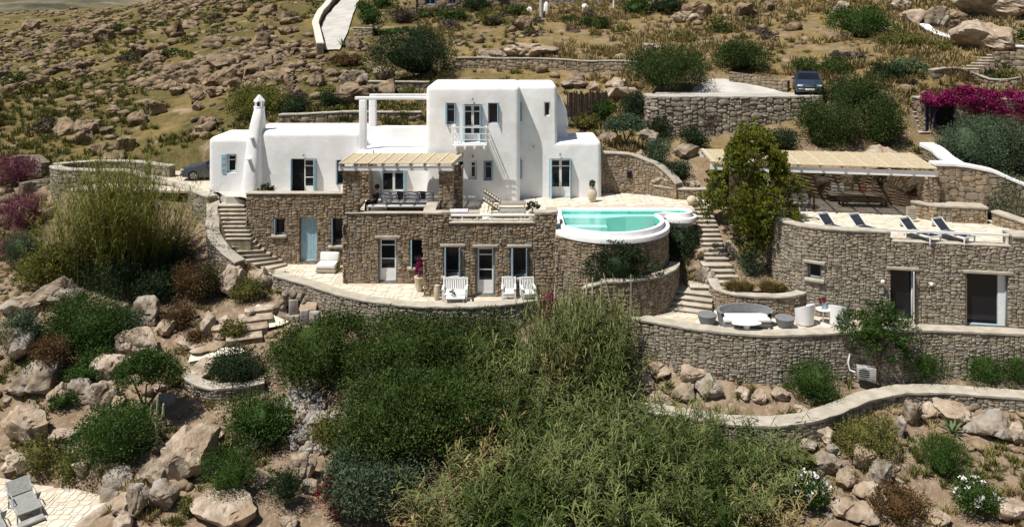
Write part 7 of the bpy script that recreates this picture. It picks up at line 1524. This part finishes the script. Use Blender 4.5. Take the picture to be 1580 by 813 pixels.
# ------------------------------------------------------------------ cars
def wheel(t, x, y, r=.31):
    w = MB().lathe([(r * .55, -.1), (r * .95, -.1), (r, -.06), (r, .06), (r * .95, .1), (r * .55, .1)], 22).build('wheel', 'rubber', t, smooth=False, loc=(x, y, r)); w.rotation_euler = (0, PI / 2, 0)
    MB().lathe([(r * .56, -.08), (r * .6, .0), (r * .56, .103)], 16).build('rim', 'metal', w)
    for k in range(5): a = k * 2 * PI / 5; MB().bar((.05 * math.cos(a), .05 * math.sin(a), .105), (r * .5 * math.cos(a), r * .5 * math.sin(a), .105), .05, .02).build('spoke', 'dark', w)
def car(label, cat, loc, rz, paint, plate=True):
    """nose towards -y; profile sections lofted along y"""
    t = thing('parked_car', label, cat, loc, rz)
    S = [(-2.05, .58, .30, .62, .50), (-1.98, .76, .22, .70, .66), (-1.6, .83, .20, .80, .74), (-.85, .85, .20, .92, .78), (-.7, .85, .2, .94, .78), (.9, .85, .20, .97, .78), (1.5, .84, .22, .97, .74), (2.0, .80, .28, .95, .7), (2.1, .7, .36, .86, .6)]
    V = []; Fc = []; n = 10
    for (y, w, zb, zt, ws) in S:
        zm = zb + (zt - zb) * .62
        V += [(-w * .94, y, zb), (-w, y, zb + .12), (-w, y, zm), (-ws - .02, y, zt - .02), (-ws + .12, y, zt + .012), (ws - .12, y, zt + .012), (ws + .02, y, zt - .02), (w, y, zm), (w, y, zb + .12), (w * .94, y, zb)]
    for i in range(len(S) - 1):
        for k in range(n): Fc.append((i * n + k, i * n + (k + 1) % n, (i + 1) * n + (k + 1) % n, (i + 1) * n + k))
    Fc += [tuple(range(n - 1, -1, -1)), tuple((len(S) - 1) * n + k for k in range(n))]
    mb = MB(); mb.add(V, Fc); mb.build('body', paint, t, smooth=True)
    R = [(-.80, .93, .71), (-.15, 1.33, .57), (.2, 1.40, .56), (.85, 1.39, .56), (1.25, 1.30, .57), (1.75, .96, .70)]
    V = []; Fc = []
    for (y, z, w) in R: V += [(-w, y, z), (w, y, z)]
    base = len(V)
    for (y, z, w) in R: V += [(-.77, y, .93), (.77, y, .93)]
    mb = MB(); mb.add([v for v in V[:base]], [(2 * i, 2 * i + 1, 2 * i + 3, 2 * i + 2) for i in range(1, 4)]); 
    mb.add([(-.56, .2, 1.40), (.56, .2, 1.40), (.56, .2, 1.425), (-.56, .2, 1.425)], [(0, 1, 2, 3)]); mb.build('roof', paint, t, smooth=False)
    MB().add([V[0], V[1], V[3], V[2]], [(0, 1, 2, 3)]).build('windscreen', 'pane', t); MB().add([V[8], V[9], V[11], V[10]], [(0, 1, 2, 3)]).build('rear_window', 'pane', t)
    for s in (0, 1):
        sg = -1 if s == 0 else 1; q = [(sg * .74, -.72, .95)] + [V[2 * i + s] for i in range(1, 5)] + [(sg * .74, 1.65, .965)]
        MB().add(q, [tuple(range(6))]).build('side_window', 'pane', t)
        MB().bar((sg * .72, -.80, .93), (sg * .575, -.15, 1.34), .05).build('pillar', paint, t); MB().bar((sg * .745, .38, .95), (sg * .57, .38, 1.39), .06).build('pillar', paint, t)
        MB().box(sg * .93 - .09, sg * .93 + .09, -.62, -.52, .92, 1.04).build('mirror', paint, t, bevel=.03)
        MB().box(sg * .56 - .17, sg * .56 + .17, -2.06, -1.86, .56, .69).build('headlight', 'lamp', t, bevel=.04)
        MB().box(sg * .66 - .14, sg * .66 + .14, 2.02, 2.12, .66, .82).build('tail_light', 'cushion_red', t, bevel=.02)
        for y in (-1.3, 1.28): wheel(t, sg * .76, y)
    MB().box(-.34, .34, -2.09, -1.95, .55, .66).build('grille', 'dark', t, bevel=.01)
    for k in range(3): MB().box(-.33, .33, -2.1, -2.091, .565 + k * .033, .575 + k * .033).build('grille_bar', 'metal', t)
    MB().box(-.7, .7, -2.10, -1.9, .28, .46).build('bumper', paint, t, bevel=.05)
    MB().box(-.27, .27, -2.12, -2.102, .36, .47).build('number_plate', 'white_paint', t)
    return t
c = car('dark navy sedan parked nose first at the edge of the driveway', 'car', (PX(1247, 50.6), 50.7, 7.955), -.30, 'car_navy'); MB().box(-.16, .16, -.34, -.30, 1.14, 1.20).build('sunshade_sticker', 'white_paint', c)
car('dark grey hatchback half hidden behind the left end of the white villa', 'car', (PX(339, 46.9), 46.9, 3.21), -PI / 2 + .12, 'car_black')

# ------------------------------------------------------------------ far things on the upper slope
p = P3(640, 12, 87); t = thing('stone_house', 'upper stone house with blue window at the top of the photo', 'house', (PX(680, 88), 88, 13.6))
for i, (xa, xb, ya, zt) in enumerate([(642, 768, 86, 4.2), (768, 850, 87.5, 4.6), (848, 956, 86.5, 4.0)]):
    pts = [(PX(xa, ya), ya + 5), (PX(xa, ya), ya), (PX(xb, ya), ya), (PX(xb, ya), ya + 5)]
    ops_ = []
    pa_ = Path(pts)
    if i == 0: ops_ = [opening(pa_, 655, -6, 672, 8), opening(pa_, 692, -6, 704, 7)]
    rubble_wall(t, pts, 12.2, 13.6 + zt, part='stone_wall', m='stone_tan' if i < 2 else 'stone_grey', openings=ops_, unit=(.26, .2), coping=.1, single=False)
    for o_ in ops_: glazed(t, pa_, o_, style='double', frame='blue', leaf='blue')
    MB().box(PX(xa, ya) + .3, PX(xb, ya) - .3, ya + .5, ya + 5, 13.3 + zt, 13.5 + zt).build('roof', 'coping', t, loc=off(t))
p = at(835, 28); t = thing('utility_pole', 'pale concrete utility pole standing before the upper stone house', 'pole', tuple(p)); MB().tube([(0, 0, -.5), (0, 0, 7.5)], [.2, .13], 10).build('pole', 'concrete', t); MB().box(-.7, .7, -.05, .05, 6.6, 6.75).build('crossarm', 'wood_dark', t)
for i, (px, py, w, h, lab) in enumerate([(817, 16, 10, 5, 'white dome oven on the wall left of the utility pole'), (843, 10, 8, 7, 'small white figure like ornament right of the utility pole'), (902, 12, 12, 6, 'white dome on the wall of the upper house'), (947, 18, 14, 5, 'pale tripod base at the end of the upper house')]):
    Y = 84; x, y, z = P3(px, py, Y); s = Y / F; t = thing('dome', lab, 'dome', (x, y, z)); MB().lathe([(w * s * .55, -.6), (w * s * .5, 0), (w * s * .42, h * s * .5), (w * s * .2, h * s * .9), (.02, h * s)], 14).build('shell', 'plaster', t, smooth=True)
    if i == 3: MB().tube([(0, 0, h * s), (0, 0, 3)], .1).build('mast', 'white_paint', t)
# far white houses and lane on the plain beyond the ridge
for i, (px, py, Y, w, h) in enumerate([(170, 11, 420, 5.5, 2.6), (200, 10, 450, 6, 1.6), (238, 3, 520, 9, 2.2)]):
    x = PX(px, Y); z = max(float(zg(x, Y)), PZ(py, Y)); t = thing('far_house', ['white farmhouse on the far grey plain beyond the ridge', 'long low white building beside the far farmhouse', 'pale distant house at the top edge right of the far farmhouse'][i], 'house', (x, Y, z - 1))
    MB().box(-w / 2, w / 2, 0, 5, -3, h + 1).build('wall', 'plaster', t, bevel=.2); MB().box(-w * .2, w * .25, 1, 4, h + 1.01, h + 2.2).build('upper_wall', 'plaster', t, bevel=.15)
    for k in (-.3, .05, .3): MB().box(w * k - .35, w * k + .35, -.05, .02, 1.5, 2.6).build('window', 'pane', t)
# ------------------------------------------------------------------ wall stones last: the largest as single stones, the rest joined
finish_stones(300)
